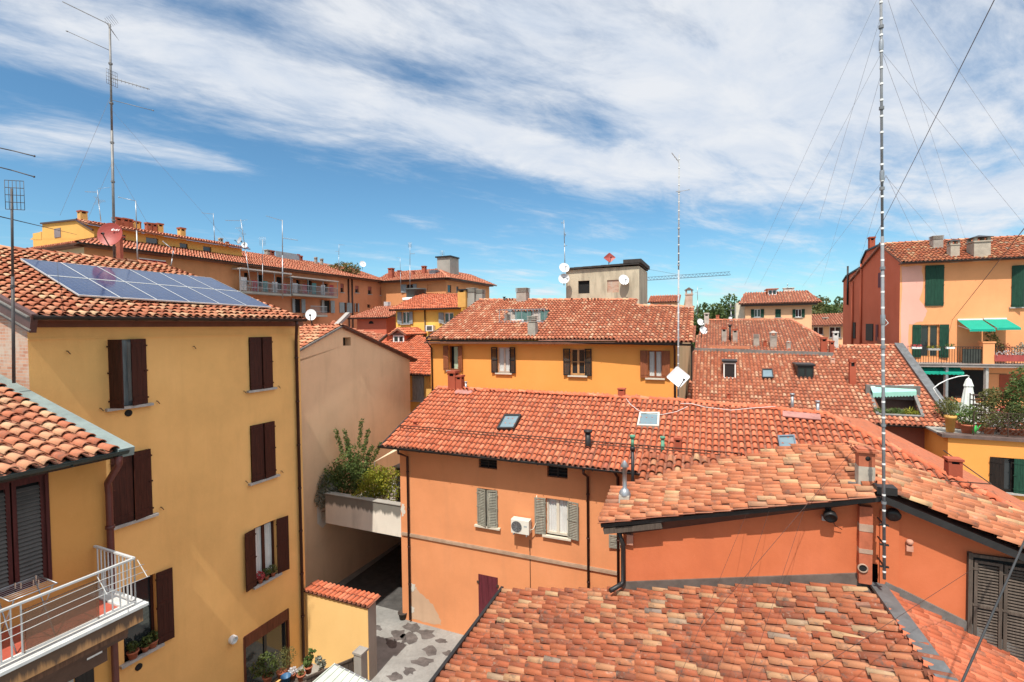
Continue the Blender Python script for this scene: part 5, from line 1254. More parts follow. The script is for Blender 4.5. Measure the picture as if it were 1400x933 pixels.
# balcony and the projecting terrace
ub0 = fs.uz(1241, 492)[0]; ub1 = fs.uz(1312, 492)[0]
MB().boxv(fs.pt(ub0, .002, zfl - .28), SU * (11 - ub0), SN * 1.1, Z * .16).boxv(fs.pt(ub0 - .03, .0, zfl - .12), SU * (11 - ub0), SN * 1.16, Z * .06).build('balcony_slab', paint('stone_slab', (.33, .28, .25), .9, .25), ph)
mb = MB(); rt_ = zfl + .95
k = ub0
while k < 10.9: mb.bar(fs.pt(k, 1.05, zfl - .05), fs.pt(k, 1.05, rt_), .018); k += .13
mb.bar(fs.pt(ub0, 1.05, rt_), fs.pt(11, 1.05, rt_), .03); mb.bar(fs.pt(ub0, 1.05, rt_), fs.pt(ub0, .0, rt_), .03); mb.build('balcony_railing', DMET, ph)
ux = fs.uz(1352, 480, 1.1)
MB().boxv(fs.pt(ux[0] - .28, .75, zfl - .06), SU * .55, SN * .36, Z * 1.25).boxv(fs.pt(ux[0] - .33, .71, zfl + 1.19), SU * .65, SN * .44, Z * .08).build('balcony_pier', PNK, ph)
su0 = fs.uz(1316, 480, 1.0)[0]
MB().boxv(fs.pt(su0, .96, zfl - .02), SU * (ux[0] - su0 - .3), SN * .03, Z * .85).build('balcony_screen', paint('dark_mesh_screen', (.05, .055, .045), .8), ph)
# lower floor in the shade of the balcony
zl = 7.76
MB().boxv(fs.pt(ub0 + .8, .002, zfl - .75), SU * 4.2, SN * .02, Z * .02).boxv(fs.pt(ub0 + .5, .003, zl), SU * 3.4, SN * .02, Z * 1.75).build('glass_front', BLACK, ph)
MB().boxv(fs.pt(fs.uz(1366, 530)[0], .003, zl), SU * 2.2, SN * .03, Z * 1.5).build('brick_panel', BRICK_RED, ph)
u_ = fs.uz(1293, 530, .9)[0]; MB().bar(fs.pt(u_, .9, zl), fs.pt(u_, .9, zfl - .28), .16).build('column', GALV, ph)
u_ = fs.uz(1348, 520, .9)[0]; MB().bar(fs.pt(u_, .9, zl), fs.pt(u_, .9, zfl - .28), .16).build('column', STONE, ph)
def awning(label, fr, x0, x1, yt, out, drop, mat, segs=1, val=.12, d0=.05):
    ua, za = fr.uz(x0, yt, d0); ub_ = fr.uz(x1, yt, d0)[0]; t = thing('awning', label, 'awning', fr.pt(ua, d0, za)); mb = MB()
    n = 12
    for i in range(n):
        a, b = ua + (ub_ - ua) * i / n, ua + (ub_ - ua) * (i + 1) / n
        mb.poly([fr.pt(a, d0, za), fr.pt(b, d0, za), fr.pt(b, d0 + out, za - drop), fr.pt(a, d0 + out, za - drop)])
        mb.poly([fr.pt(a, d0 + out, za - drop), fr.pt(b, d0 + out, za - drop), fr.pt(b, d0 + out, za - drop - val), fr.pt((a + b) / 2, d0 + out, za - drop - val * 1.35), fr.pt(a, d0 + out, za - drop - val)])
    mb.build('canopy', mat, t); mb = MB(); mb.bar(fr.pt(ua, d0, za + .04), fr.pt(ub_, d0, za + .04), .09)
    for u_ in (ua + .05, ub_ - .05): mb.bar(fr.pt(u_, d0, za - .35), fr.pt(u_, d0 + out, za - drop - .03), .03)
    mb.build('awning_arm', WHT, t)
awning('left bright green canvas awning on the pink house above the terrace', fs, 1309, 1343, 438, 1.3, .55, TEAL)
awning('right bright green canvas awning on the pink house above the terrace', fs, 1344.5, 1376, 437, 1.3, .5, TEAL)
awning('long dark green scalloped awning in shade below the balcony', fs, 1247, 1312, 501.5, .5, .28, TEAL, d0=.5)
def boxplant(label, b, u, L, lm, n, seed, mat=POT, h=.2, hh=.22, name='planter', size=.1):
    t = thing(name, label, 'planter', b); mb = MB(); mb.boxv(V(b), u * L, u.cross(Z) * .2, Z * h); mb.build('trough', mat, t)
    foliage('foliage', [(V(b) + u * (L * (k + .5) / 4) + u.cross(Z) * .1 + Z * (h + hh * .5), (L / 6, .15, hh)) for k in range(4)], lm, size, n, seed, parent=t)
bal_ = lambda x, y, d: fs.pt(fs.uz(x, y, d)[0], d, fs.uz(x, y, d)[1])
boxplant('white trough of pink flowers on the balcony rail by the left green shutter', bal_(1245, 477, 1.0), SU, .5, LEAF_R, 90, 1, WHT, .12, .1)
boxplant('white trough of green leaves on the balcony rail by the right green shutter', bal_(1292, 477, 1.0), SU, .4, LEAF_M, 90, 2, WHT, .12, .14)
boxplant('yellow flowered trough in front of the balcony door', bal_(1267, 479, 1.0), SU, .6, LEAF_Y, 90, 3, STONE, .12, .12)
boxplant('long red planter crowded with white flowers on the projecting balcony', bal_(1357, 494, .95), SU, 1.6, LEAF_W, 170, 4, paint('red_planter', (.35, .06, .05), .7), .38, .2)
plant('dark tree-like plant on the balcony under the green awnings', 'plant', bal_(1356, 480, .8), [((0, 0, .6), (.4, .3, .45)), ((.35, 0, .2), (.35, .3, .3)), ((-.1, 0, 1.0), (.25, .25, .25))], LEAF_O, .13, 420, 12)
plant('grey flowering bush at the right end of the pink house balcony', 'plant', bal_(1393, 493, .9), [((0, 0, .5), (.4, .3, .45)), ((.3, 0, .6), (.4, .3, .5))], LEAF_S, .11, 420, 13)
plant('reddish flowering shrub on the balcony between pier and wall', 'plant', bal_(1374, 490, .6), [((0, 0, .5), (.35, .3, .4))], LEAF_R, .10, 220, 14)

# ---- lower terrace with yellow front wall
ft0 = P(1296, 610, 20.6); ft = Fr((ft0.x, ft0.y, 0), OU, ON)
th = thing('terrace_house', 'low bright orange wall carrying the crowded plant terrace at the right edge', 'house', ft.pt(2, -2, 0))
ztr = ft.uz(1330, 596)[1]
wt2 = ft.op(1353, 1420, 627, 674)
wall(th, ft, 0, 5.2, 0, ztr - .05, [wt2], OCH, depth=11)
MB().boxv(ft.pt(-.25, .14, ztr - .12), OU * 5.6, ON * -.5, Z * .13).build('coping', paint('brown_coping', (.13, .085, .07), .7, .3), th)
MB().boxv(ft.pt(-.2, -.37, ztr - .1), OU * 5.5, ON * -10.5, Z * .08).build('terrace_floor', CONC, th)
window(th, ft, wt2, BROWNW); leaf(th, ft, wt2[0], 1, wt2[2], wt2[3], .42, 30, BROWNW); leaf(th, ft, wt2[0] + .75, 1, wt2[2], wt2[3], .55, 8, GREENW)
mb = MB(); zr = ztr + .02
k = ft.uz(1333, 580)[0]; k0 = k
while k < 5.2: mb.bar(ft.pt(k, -.1, zr), ft.pt(k, -.1, zr + 1.0), .03); k += 1.1
for z in (.05, .98): mb.bar(ft.pt(k0, -.1, zr + z), ft.pt(5.2, -.1, zr + z), .025)
k = k0
while k < 5.0:
    mb.bar(ft.pt(k, -.1, zr + .05), ft.pt(min(5.2, k + .9), -.1, zr + .98), .014); mb.bar(ft.pt(min(5.2, k + .9), -.115, zr + .05), ft.pt(k, -.115, zr + .98), .014); k += .18
mb.build('terrace_railing', RUST, th)
tt = lambda x, d: ft.pt(ft.uz(x, 590, -d)[0], -d, zr)
def tpot(x, d, r, h, label, lumps, lm, size, n, seed, mat=POT, asp=.4):
    b = tt(x, d); t = thing('potted_plant', label, 'potted plant', b); pot(t, b, r, h, mat)
    foliage('foliage', [(b + V((a, 0, e + h)), rr_) for a, e, rr_ in lumps], lm, size, n, seed, asp, parent=t)
tpot(1299, .5, .2, .72, 'tall square-shouldered yellow pot with grassy plant at the terrace corner', [(0, .3, (.3, .25, .3)), (-.15, .45, (.25, .2, .25))], LEAF_O, .16, 260, 41, POTY, .2)
tpot(1322, .5, .24, .38, 'wide terracotta bowl of green plants behind the dark terrace coping', [(0, .3, (.35, .3, .35)), (.1, .55, (.25, .25, .3))], LEAF_M, .13, 420, 42)
tpot(1311, 1.6, .2, .3, 'grassy green plant in a pot behind the yellow terrace pot', [(0, .4, (.4, .3, .45)), (-.3, .6, (.3, .3, .35))], LEAF_M, .18, 380, 43, asp=.15)
tpot(1290, 2.5, .2, .3, 'loose green bush beside the terrace columns', [(0, .5, (.4, .3, .45)), (.3, .7, (.35, .3, .3))], LEAF_O, .14, 420, 44)
tpot(1345, 1.2, .22, .35, 'yellowish climbing bush rising behind the left of the terrace railing', [(0, .5, (.45, .35, .5)), (.2, 1.1, (.4, .3, .4))], LEAF_O, .13, 760, 45)
tpot(1365, 1.4, .24, .35, 'red leaved bush behind the middle of the terrace railing', [(0, .3, (.5, .35, .3)), (.2, .5, (.4, .3, .25))], LEAF_R, .11, 260, 46)
tpot(1372, 1.8, .24, .35, 'dense olive bush spreading behind the terrace railing', [(0, .8, (.7, .4, .45)), (-.4, 1.2, (.5, .35, .35)), (.5, .5, (.5, .4, .4))], LEAF_O, .13, 1500, 47)
tpot(1396, 1.5, .26, .4, 'tall dark green shrub at the right end of the terrace', [(0, 1.0, (.6, .4, 1.0)), (.1, 1.9, (.5, .4, .6)), (-.3, 1.4, (.4, .3, .5))], LEAF_M, .14, 1500, 48)
tpot(1352, .55, .2, .3, 'low brown tangled creeper pot against the left of the terrace railing', [(0, .2, (.45, .25, .3)), (.4, .35, (.45, .25, .3))], LEAF_O, .10, 800, 50)
tpot(1374, .6, .2, .3, 'dense olive creeper pot against the middle of the terrace railing', [(0, .3, (.5, .25, .4)), (.3, .6, (.4, .25, .3))], LEAF_O, .11, 900, 51)
tpot(1398, .6, .2, .3, 'dark tangled creeper pot at the right end of the terrace railing', [(0, .3, (.5, .25, .45)), (-.2, .7, (.45, .3, .35))], LEAF_D, .11, 900, 52)
tpot(1384, .5, .2, .3, 'small white flowering plant close to the terrace railing', [(0, .2, (.35, .25, .25)), (-.5, .15, (.3, .2, .2))], LEAF_W, .07, 60, 49)
b = tt(1323, 2.6); t = thing('parasol', 'closed white parasol hanging from its curved side arm on the plant terrace', 'parasol', b)
hb = zr + .6; top = P(1324, 516, (b - EYE).y).z
prof_ = [(.0, top - zr), (.10, top - zr - .12), (.16, top - zr - .4), (.145, top - zr - .46), (.24, .95), (.30, .62), (.22, .60), (0, .7)]
mb = MB(); k = len(mb.v); n_ = 20
for r, h_ in prof_:
    for j in range(n_):
        a = 2 * math.pi * j / n_; rr_ = r * (1 + .16 * (j % 2) * (1 if r > .15 else .3)); mb.v.append((b.x + rr_ * math.cos(a), b.y + rr_ * math.sin(a), zr + h_))
for i in range(len(prof_) - 1):
    for j in range(n_): mb.f.append((i * n_ + j, i * n_ + (j + 1) % n_, (i + 1) * n_ + (j + 1) % n_, (i + 1) * n_ + j)); mb.m.append(0); mb.sm.append(False)
mb.build('canopy', paint('white_canvas', (.72, .74, .68), .85, .12), t)
arm = [P(x, y, (b - EYE).y) for x, y in ((1325, 515), (1322, 513.5), (1310, 515), (1296, 519), (1284, 525), (1276, 531), (1281, 540), (1291, 552), (1297, 570))]; pb = arm[-1]
MB().tube(arm + [V((pb.x - .05, pb.y, zr))], .022, 7).build('arm', WHT, t)
MB().boxv(V((pb.x - .35, pb.y - .3, zr)), V((.6, 0, 0)), V((0, .6, 0)), Z * .08).build('base', CONC, t)
b = tt(1311, 2.0) + V((0, 0, 0)); t = thing('garden_chair', 'dark framed garden chair with bright green seat beside the parasol', 'chair', b)
MB().boxv(b + Z * .48 - OU * .25, OU * .5, -ON * .45, Z * .05).build('seat', GREENP, t)
MB().boxv(b + Z * .5 - OU * .27, OU * .04, -ON * .45, Z * .5).boxv(b + Z * .85 - OU * .27, OU * .05, -ON * .46, Z * .1).build('backrest', paint('teal_dark', (.05, .16, .13), .6), t)
for sx in (-.25, .21):
    for sy in (0, -.42): MB().boxv(b + OU * sx + ON * sy, OU * .03, -ON * .03, Z * .48).build('leg', DMET, t)
b = tt(1331, .45); t = thing('watering_can', 'bright green watering can beside the terracotta bowl on the terrace', 'watering can', b)
MB().lathe(b, [(0, .0), (.1, 0), (.11, .34), (.06, .38), (0, .38)], 12).build('can_body', GREENP, t); MB().tube([b + OU * .08 + Z * .1, b + OU * .25 + Z * .4], .02, 6).build('spout', GREENP, t); MB().tube([b - OU * .08 + Z * .1, b - OU * .2 + Z * .25, b - OU * .05 + Z * .42], .014, 6).build('handle', GREENP, t)
b = tt(1338, 1.3); t = thing('plant_shelf', 'dark metal shelf rack standing behind the terrace railing', 'shelf', b); mb = MB()
for x in (-.2, .2):
    for y in (0, .3): mb.bar(b + OU * x - ON * y, b + OU * x - ON * y + Z * 1.6, .03)
for z in range(7): mb.boxv(b - OU * .2 + Z * (.2 + z * .22), OU * .4, -ON * .3, Z * .03)
mb.build('rack', RUST, t)

# plants inside the terrace cut into the dormer house roof
for t_, lab, lm, sd_ in ((.12, 'spiky green plant at the left inside the awninged roof terrace', LEAF_M, 61), (.45, 'dense grassy green plant in the middle of the awninged roof terrace', LEAF_M, 62), (.78, 'pale spiky plant at the right inside the awninged roof terrace', LEAF_Y, 63)):
    a = tr_hole[3].lerp(tr_hole[2], t_) - ON * .35; q = V((a.x, a.y, a.z - 1.28)); t = thing('potted_plant', lab, 'potted plant', q)
    pot(t, q, .2, 1.0, POT); foliage('foliage', [(q + Z * 1.3, (.42, .3, .36))], lm, .32, 320, sd_, .13, parent=t)
# ================================================================== LONG APARTMENT ROW (far left)
FO = plaster('dull_orange_plaster', (.52, .205, .10), .12, .3); FB = plaster('beige_far_plaster', (.60, .42, .25), .1, .25); FO2 = plaster('ochre_far_plaster', (.54, .24, .105), .15, .35)
c0_ = P(117, 400, 35); ff = Fr((c0_.x, c0_.y, 0), A, B)
ar = thing('apartment_row', 'long orange apartment row with balconies receding behind the solar roof', 'apartment building', ff.pt(15, -5, 0))
ezf = ff.uz(119, 335)[1]; LF = ff.uz(529, 400)[0]
fw_ = dict(a=(465.5, 470, 388, 400), b=(485.5, 490.5, 391, 400.5), c=(503, 508, 392, 402.5), d=(519.5, 523, 393, 404), e=(464, 474, 414, 428), f=(486, 489, 415, 427), g=(502, 506.5, 416.5, 421),
           h=(403, 412, 409, 428), i=(443, 452, 411, 428), j=(443, 448, 388, 400), k=(420, 427, 383, 400), l=(405, 410, 383, 399), m=(378, 386, 379, 396), n=(352, 360, 376, 392), o=(334, 340, 373, 389), p=(262, 268, 373, 385), q=(300, 306, 371, 382), r=(175, 181, 357, 366))
fh_ = {k: ff.op(*v) for k, v in fw_.items()}
wall(ar, ff, 0, LF, 0, ezf, list(fh_.values()), FO, reveal=.25)
MB().boxv(ff.pt(.0, .004, ezf - 6), A * ff.uz(327, 380)[0], B * .02, Z * 5.95).build('ochre_bay', FO2, ar)
fe = Fr((c0_.x, c0_.y, 0), -B, -A)
wall(ar, fe, 0, 12, 0, ezf, [], FB, name='flank_wall')
MB().poly([ff.pt(LF, 0, 0), ff.pt(LF, -12, 0), ff.pt(LF, -12, ezf), ff.pt(LF, 0, ezf)]).poly([ff.pt(LF, -12, 0), ff.pt(0, -12, 0), ff.pt(0, -12, ezf), ff.pt(LF, -12, ezf)]).build('rear_wall', FO, ar)
tf = .33; fR = lambda u, w: ff.pt(u, .7 - w, ezf - .05 + w * tf)
far, plf = roof(ar, [fR(-.7, 0), fR(LF, 0), fR(LF, 6.7), fR(5.5, 6.7)], A, T_FAR, .25, .42, 1, lod=2, seed=90)
far2, plf2 = roof(ar, [fe.pt(-.7, .7, ezf - .05), fe.pt(12.7, .7, ezf - .05), fe.pt(6, -5.5, ezf - .05 + 6.7 * tf), ], -B, T_FAR, .25, .42, 1, lod=2, seed=91, name='roof')
ridge(far, [fR(5.5, 6.7), fR(LF, 6.7)], T_FAR, .16); ridge(far, [fR(-.7, 0), fR(5.5, 6.7)], T_FAR, .16)
gutter(ar, ff.pt(-.7, .78, ezf), ff.pt(LF, .78, ezf), .1); MB().boxv(ff.pt(0, .003, ezf - .2), A * LF, B * .6, Z * .1).boxv(fe.pt(0, .003, ezf - .2), -B * 12, -A * .6, Z * .1).build('eaves_board', paint('brown_soffit', (.18, .08, .05), .8), ar)
for k, b in fh_.items():
    wf = MB().poly([ff.pt(b[0], -.2, b[2]), ff.pt(b[1], -.2, b[2]), ff.pt(b[1], -.2, b[3]), ff.pt(b[0], -.2, b[3])]).build('window', BLACK if k in 'hiklmno' else GLASS, ar)
    w_ = b[1] - b[0]
    if k in 'fhi': 
        leaf(ar, ff, b[0], 1, b[2], b[3], w_ / 2, 165, GRYB); leaf(ar, ff, b[1], -1, b[2], b[3], w_ / 2, 165, GRYB)
    elif k == 'e': leaf(ar, ff, b[0], 1, b[2], b[3], w_ / 2, 20, GRYB); leaf(ar, ff, b[1], -1, b[2], b[3], w_ / 2, 150, GRYB)
    elif k in 'abcd': MB().boxv(ff.pt(b[0], -.1, (b[2] + b[3]) / 2 if k != 'd' else b[2]), A * w_, B * -.04, Z * ((b[3] - b[2]) / (2 if k != 'd' else 1))).build('roller_shutter', paint('red_brown_blind', (.28, .08, .06), .8), wf); MB().boxv(ff.pt(b[0] - .1, .001, b[2] - .08), A * (w_ + .2), B * .08, Z * .08).build('sill', STONE, wf)
for x in (476, 481): u_, z_ = ff.uz(x, 395); MB().tube([ff.pt(u_, .08, 0), ff.pt(u_, .08, ezf - .1)], .09, 6).build('downpipe', BMET, ar)
# balconies: slab, rails, glazing bars, canopy
for (xa, xb, yr, ys, yc, lab) in ((329, 398, (386, 391), (399, 404), (367, 375), 'a'), (400, 462, (391, 397), (402.5, 407), (378.5, 385.5), 'b'), (425, 447, (424, 426), (431, 433), None, 'c')):
    ua, ub_ = ff.uz(xa, 395, 1.2)[0], ff.uz(xb, 395, 1.2)[0]; zs_ = ff.uz((xa + xb) / 2, (ys[0] + ys[1]) / 2, 1.2)[1]
    MB().boxv(ff.pt(ua, .002, zs_ - .1), A * (ub_ - ua), B * 1.2, Z * .2).build('balcony_slab', CONC, ar)
    mb = MB(); k = ua
    while k <= ub_: mb.bar(ff.pt(k, 1.15, zs_), ff.pt(k, 1.15, zs_ + 1.05), .035); k += .16
    mb.bar(ff.pt(ua, 1.15, zs_ + .5), ff.pt(ub_, 1.15, zs_ + .5), .04)
    mb.bar(ff.pt(ua, 1.15, zs_ + 1.05), ff.pt(ub_, 1.15, zs_ + 1.05), .06); mb.build('balcony_railing', [GALV, paint('frosted_balcony_panel', (.30, .27, .26), .4, .2)], ar)
    if yc:
        zc = ff.uz((xa + xb) / 2, (yc[0] + yc[1]) / 2, 1.2)[1]
        MB().boxv(ff.pt(ua, .002, zc - .06), A * (ub_ - ua), B * 1.35, Z * .12).build('balcony_canopy', paint('pale_canopy', (.50, .43, .38), .7), ar)
        mb = MB()
        for t in (0.0, .33, .66, 1): mb.bar(ff.pt(ua + (ub_ - ua) * t, 1.15, zs_), ff.pt(ua + (ub_ - ua) * t, 1.15, zc), .06)
        mb.build('canopy_post', GALV, ar)
        rr = random.Random(xa)
        for i in range(5):
            u_ = ua + (ub_ - ua) * (i + .3) / 5
            MB().boxv(ff.pt(u_, .8, zs_ + .2), A * .6, B * .03, Z * rr.uniform(.9, 1.3)).build('laundry', paint('laundry_cloth_%d' % (i % 3), ((.6, .56, .55), (.45, .06, .07), (.10, .25, .24))[i % 3], .9), ar)
# red awning at the left
awning('faded red awning on the far apartment row above the solar roof', ff, 190, 226, 354, .9, .7, paint('red_canvas', (.45, .03, .035), .85, .2))
# set-back attic storey
fa = Fr(ff.pt(0, -2.8, 0), A, B); ua0, ua1 = fa.uz(118, 330)[0] - .0, fa.uz(331, 350)[0]
za0 = ezf + .3; za1 = fa.uz(240, 326)[1]
aw_ = [fa.op(199.7, 216.4, 325.5, 335), fa.op(245.7, 257, 333, 341), fa.op(277.7, 289, 337.5, 345), fa.op(163, 172, 321, 332)]
YF = plaster('attic_ochre_plaster', (.70, .38, .10), .08, .15)
wall(ar, fa, ua0, ua1, za0, za1, aw_, YF, depth=8, name='attic_wall')
for b in aw_: MB().poly([fa.pt(b[0], -.12, b[2]), fa.pt(b[1], -.12, b[2]), fa.pt(b[1], -.12, b[3]), fa.pt(b[0], -.12, b[3])]).build('window', GLASS, ar)
w_at = .5
while proj(fa.pt(ua0, .6 - w_at, za1 + w_at * .3))[0] > 107 and w_at < 6: w_at += .05
zr_ = P(106, 302, fa.pt(ua0, .6 - w_at, 0).y).z; ta = (zr_ - za1) / w_at
aR = lambda u, w: fa.pt(u, .6 - w, za1 + w * ta)
ar_, pla = roof(ar, [aR(ua0 - .1, 0), aR(ua1 + .5, 0), aR(ua1 - 1.5, w_at), aR(ua0 - .1, w_at)], A, T_FAR, .25, .42, 1, lod=2, seed=92, name='roof')
ridge(ar_, [aR(ua0 - .1, w_at), aR(ua1 - 1.5, w_at)], T_FAR, .15)
fa2 = Fr(fa.pt(ua0, 0, 0), -B, -A)
pf_ = [fa2.uz(x, y) for x, y in ((129, 316), (106, 302), (92, 303.5), (58, 307), (58, 327), (129, 327))]
MB().poly([fa2.pt(a, .01, b) for a, b in pf_]).build('attic_gable', YF, ar)
MB().poly([fa2.pt(a, .02, b) for a, b in [fa2.uz(x, y) for x, y in ((57, 316), (41, 328), (57, 328))]]).build('attic_gable', YF, ar)
q_ = fa2.op(75, 83.5, 312.5, 325); MB().boxv(fa2.pt(q_[0], .0, q_[2]), -B * (q_[1] - q_[0]), -A * .05, Z * (q_[3] - q_[2])).build('window', paint('grey_blind', (.22, .18, .18), .8), ar)
mb = MB()
for i in range(3): mb.bar(fa2.pt(pf_[i][0], .1, pf_[i][1] + .05), fa2.pt(pf_[i + 1][0], .1, pf_[i + 1][1] + .05), .12, .12)
mb.build('verge_flashing', BMET, ar)
def far_ch(par, x, yb, yt, w, d, mt_, st='cap', **k):
    b = P(x, yb, d); chimney(par, b, w / F * d, (yb - yt) / F * d, mt_, st, A, **k)
RB = paint('red_brick_chimney', (.34, .09, .05), .9, .3); YB = paint('yellow_brick_chimney', (.60, .35, .12), .9, .2)
for x, yb, yt, w, mt_ in ((113, 303, 289, 8, YB), (161, 312, 298, 8, RB), (171, 314, 299, 7, RB), (177, 314, 300, 6, RB), (186, 316, 303, 7, POTY), (190, 316, 304, 4, RB), (203, 320, 305, 6, RB), (210.5, 321, 306, 6, RB), (218, 322, 306, 7, YB), (248.5, 328, 312, 7, YB)):
    far_ch(ar_, x, yb, yt, w, 40 + (x - 113) * .08, mt_, capmat=RB)
for x, yb, yt, w in ((302, 340, 326, 4), (311, 344, 331, 3), (366, 352, 342, 6), (371, 356, 343, 6), (380, 360, 351, 4), (407, 362, 348, 4), (411, 364, 350, 4), (432, 364, 352, 3), (440, 366, 354, 3), (452, 374, 362, 5), (473, 376, 360, 3), (489, 379, 368, 3)):
    far_ch(far, x, yb, yt, w, 52 + (x - 300) * .07, RB if x % 2 else GC)
MB().boxv(fR(21, 6.4) + Z * .0, A * 3.5, B * .1, Z * .8).build('roof_railing', GALV, far)
# roof garden bush
q = P(471, 374, 62); plant('bushy green shrub in a roof garden on the far apartment row', 'shrub', q, [((0, 0, .6), (1.9, 1.2, .9)), ((.8, 0, .3), (1.2, 1, .7))], LEAF_O, .35, 700, 50, name='shrub')

# ---- corner block closing the row
cc = P(610, 400, 61); fc1 = Fr((cc.x, cc.y, 0), OU, ON); fc2 = Fr((cc.x, cc.y, 0), A, B)
cbk = thing('corner_block', 'orange corner block with a grey lift tower closing the far end of the row', 'apartment building', fc1.pt(-2, -4, 0))
ezc = fc1.uz(600, 381)[1]; ulc = fc1.uz(537, 400)[0]; urc = fc2.uz(669, 400)[0]
FS = plaster('far_salmon_plaster', (.62, .26, .11), .1, .2)
cw = [fc1.op(556, 565, 389, 400), fc1.op(584, 590, 389, 399)]; cw2 = [fc2.op(612, 617, 390, 400), fc2.op(624, 627, 392, 401)]
wall(cbk, fc1, ulc - 2, 0, 0, ezc, cw, FS); wall(cbk, fc2, 0, urc, 0, ezc, cw2, FS, name='flank_wall')
for fr_, L_ in ((fc1, cw), (fc2, cw2)):
    for b in L_: MB().poly([fr_.pt(b[0], -.1, b[2]), fr_.pt(b[1], -.1, b[2]), fr_.pt(b[1], -.1, b[3]), fr_.pt(b[0], -.1, b[3])]).build('window', GLASS if fr_ is fc2 or b is cw[0] else FS, cbk)
b = cw[0]; leaf(cbk, fc1, b[0], 1, b[2], b[3], .8, 172, GRYB); leaf(cbk, fc1, b[1], -1, b[2], b[3], .6, 172, GRYB)
e1 = fc1.pt(ulc - 2.5, .8, ezc - .05); e2 = cc.copy(); e2.z = ezc - .05; e2 = e2 + ON * .8 + B * .8; e3 = fc2.pt(urc + .8, .8, ezc - .05); rgp = P(600, 368, 67); rgl = rgp - OU * 8; rgr = rgp + A * 9
cr1, plc = roof(cbk, [e1, e2, rgp, rgl], OU, T_FAR, .25, .42, 1, lod=2, seed=93); roof(cbk, [e2, e3, rgr, rgp], A, T_FAR, .25, .42, 1, lod=2, seed=94, name='roof')
gutter(cbk, e1, e2, .1); gutter(cbk, e2, e3, .1)
MB().boxv(fc1.pt(ulc - 2, .003, ezc - .25), OU * (2 - ulc), ON * .7, Z * .12).boxv(fc2.pt(0, .003, ezc - .25), A * urc, B * .7, Z * .12).build('soffit', paint('brown_soffit', (.18, .08, .05), .8), cbk)
q = P(598, 378, 66); s_ = 66 / F
MB().boxv(q - Z * 1, OU * 20 * s_, -ON * 20 * s_ * 1.2, Z * (25 * s_ + 1)).boxv(q + Z * 25 * s_ - OU * .2 + ON * .2, OU * (20 * s_ + .4), -ON * 25 * s_, Z * .18, 1).build('lift_tower', [CONC, DMET], cbk)
MB().poly([fc1.pt(ulc, .0, 0), fc1.pt(ulc, -12, 0), fc1.pt(ulc, -12, ezc), fc1.pt(ulc, 0, ezc)]).build('rear_wall', FS, cbk)
for x, yb, yt, w in ((580, 374, 364, 5), (535, 376, 367, 6), (546, 376, 370, 4), (565, 376, 371, 3)): far_ch(cr1, x, yb, yt, w, 65, RB)
far_ch(cr1, 594, 380, 370, 10, 64, GALV, 'slots')

# ---- little houses in the middle distance
def cottage(name, label, fr, x0, x1, yt, d, depth, mat, wins_, zb=0, group=None, nb=None):
    t = thing(name, label, 'house', fr.pt(2, -2, 0), group); a, zt = fr.uz(x0, yt); b = fr.uz(x1, yt)[0]
    hs = [fr.op(*w[:4]) for w in wins_]
    wall(t, fr, a, b, zb, zt, hs, mat, depth=depth, reveal=.14)
    for h, w in zip(hs, wins_):
        fm_, cu = (w[4], w[5]) if len(w) > 5 else (WHT, None)
        window(t, fr, h, fm_, curtain=cu, sillmat=STONE, rv=.14)
    return t, a, b, zt, hs
r0_ = P(527, 445, 42); fr_r = Fr((r0_.x, r0_.y, 0), OU, ON); REDH = plaster('coral_red_plaster', (.62, .16, .09), .08, .15)
rt, a, b, zt, hs = cottage('red_cottage', 'small coral red house with an arched attic opening', fr_r, 488, 528, 434, 42, 5, REDH, [])
ua, za = fr_r.uz(507.5, 443); w_ = .26
MB().prism([fr_r.pt(ua + w_ * math.cos(math.pi * i / 10), .004, za + w_ * math.sin(math.pi * i / 10)) for i in range(11)], ON * .01).build('window', BLACK, rt)
e0_, e1_ = fr_r.pt(a - .6, .5, zt - .1), fr_r.pt(b + .5, .5, zt - .1); up_ = -ON * 3.6 + Z * 1.1
roof(rt, [e0_, e1_, e1_ + up_ + OU * .5, e0_ + up_ + OU * .5], OU, T_FAR, .22, .36, 1, lod=2, seed=101); gutter(rt, e0_, e1_, .07)
roof(rt, [e0_ + up_, e1_ + up_, e1_ + up_ * 1.0 - ON * 3.6 - Z * 1.1, e0_ + up_ - ON * 3.6 - Z * 1.1], OU, T_FAR, .22, .36, 1, lod=2, seed=102, name='roof')
far_ch(rt, 530, 432, 413, 6, 46, WDISH, 'slots')
y0_ = P(541, 440, 39); fr_y = Fr((y0_.x, y0_.y, 0), OU, ON); YC = plaster('light_yellow_plaster', (.78, .46, .10), .08, .15)
yt_, a, b, zt, hs = cottage('yellow_cottage', 'small bright yellow house with pale grey shutters above the white dormer', fr_y, 541, 632, 422.5, 39, 6, YC, [(549.5, 560, 426.5, 443), (607, 620, 427.5, 442)])
for h, (aL, aR_) in zip(hs, ((170, 170), (170, None))): pair(yt_, fr_y, h, aL, aR_, GRYB)
e0_, e1_ = fr_y.pt(a - .25, .5, zt - .1), fr_y.pt(b + .1, .5, zt - .1); ply = planeof(e0_, OU, -ON + Z * .40)
yrf, _ = roof(yt_, [e0_, e1_, ply.px(631, 403), ply.px(573, 403.5)], OU, T_NEW, .21, .35, .7, lod=2, seed=103); gutter(yt_, e0_, e1_, .07)
roof(yt_, [ply.px(573, 403.5), ply.px(631, 403), ply.px(631, 403) - ON * 4 - Z * 1.6, ply.px(573, 403.5) - ON * 4 - Z * 1.6], OU, T_NEW, .21, .35, .7, lod=2, seed=104, name='roof')
MB().bar(e0_, ply.px(573, 403.5), .08, .1).build('verge_flashing', BMET, yt_)
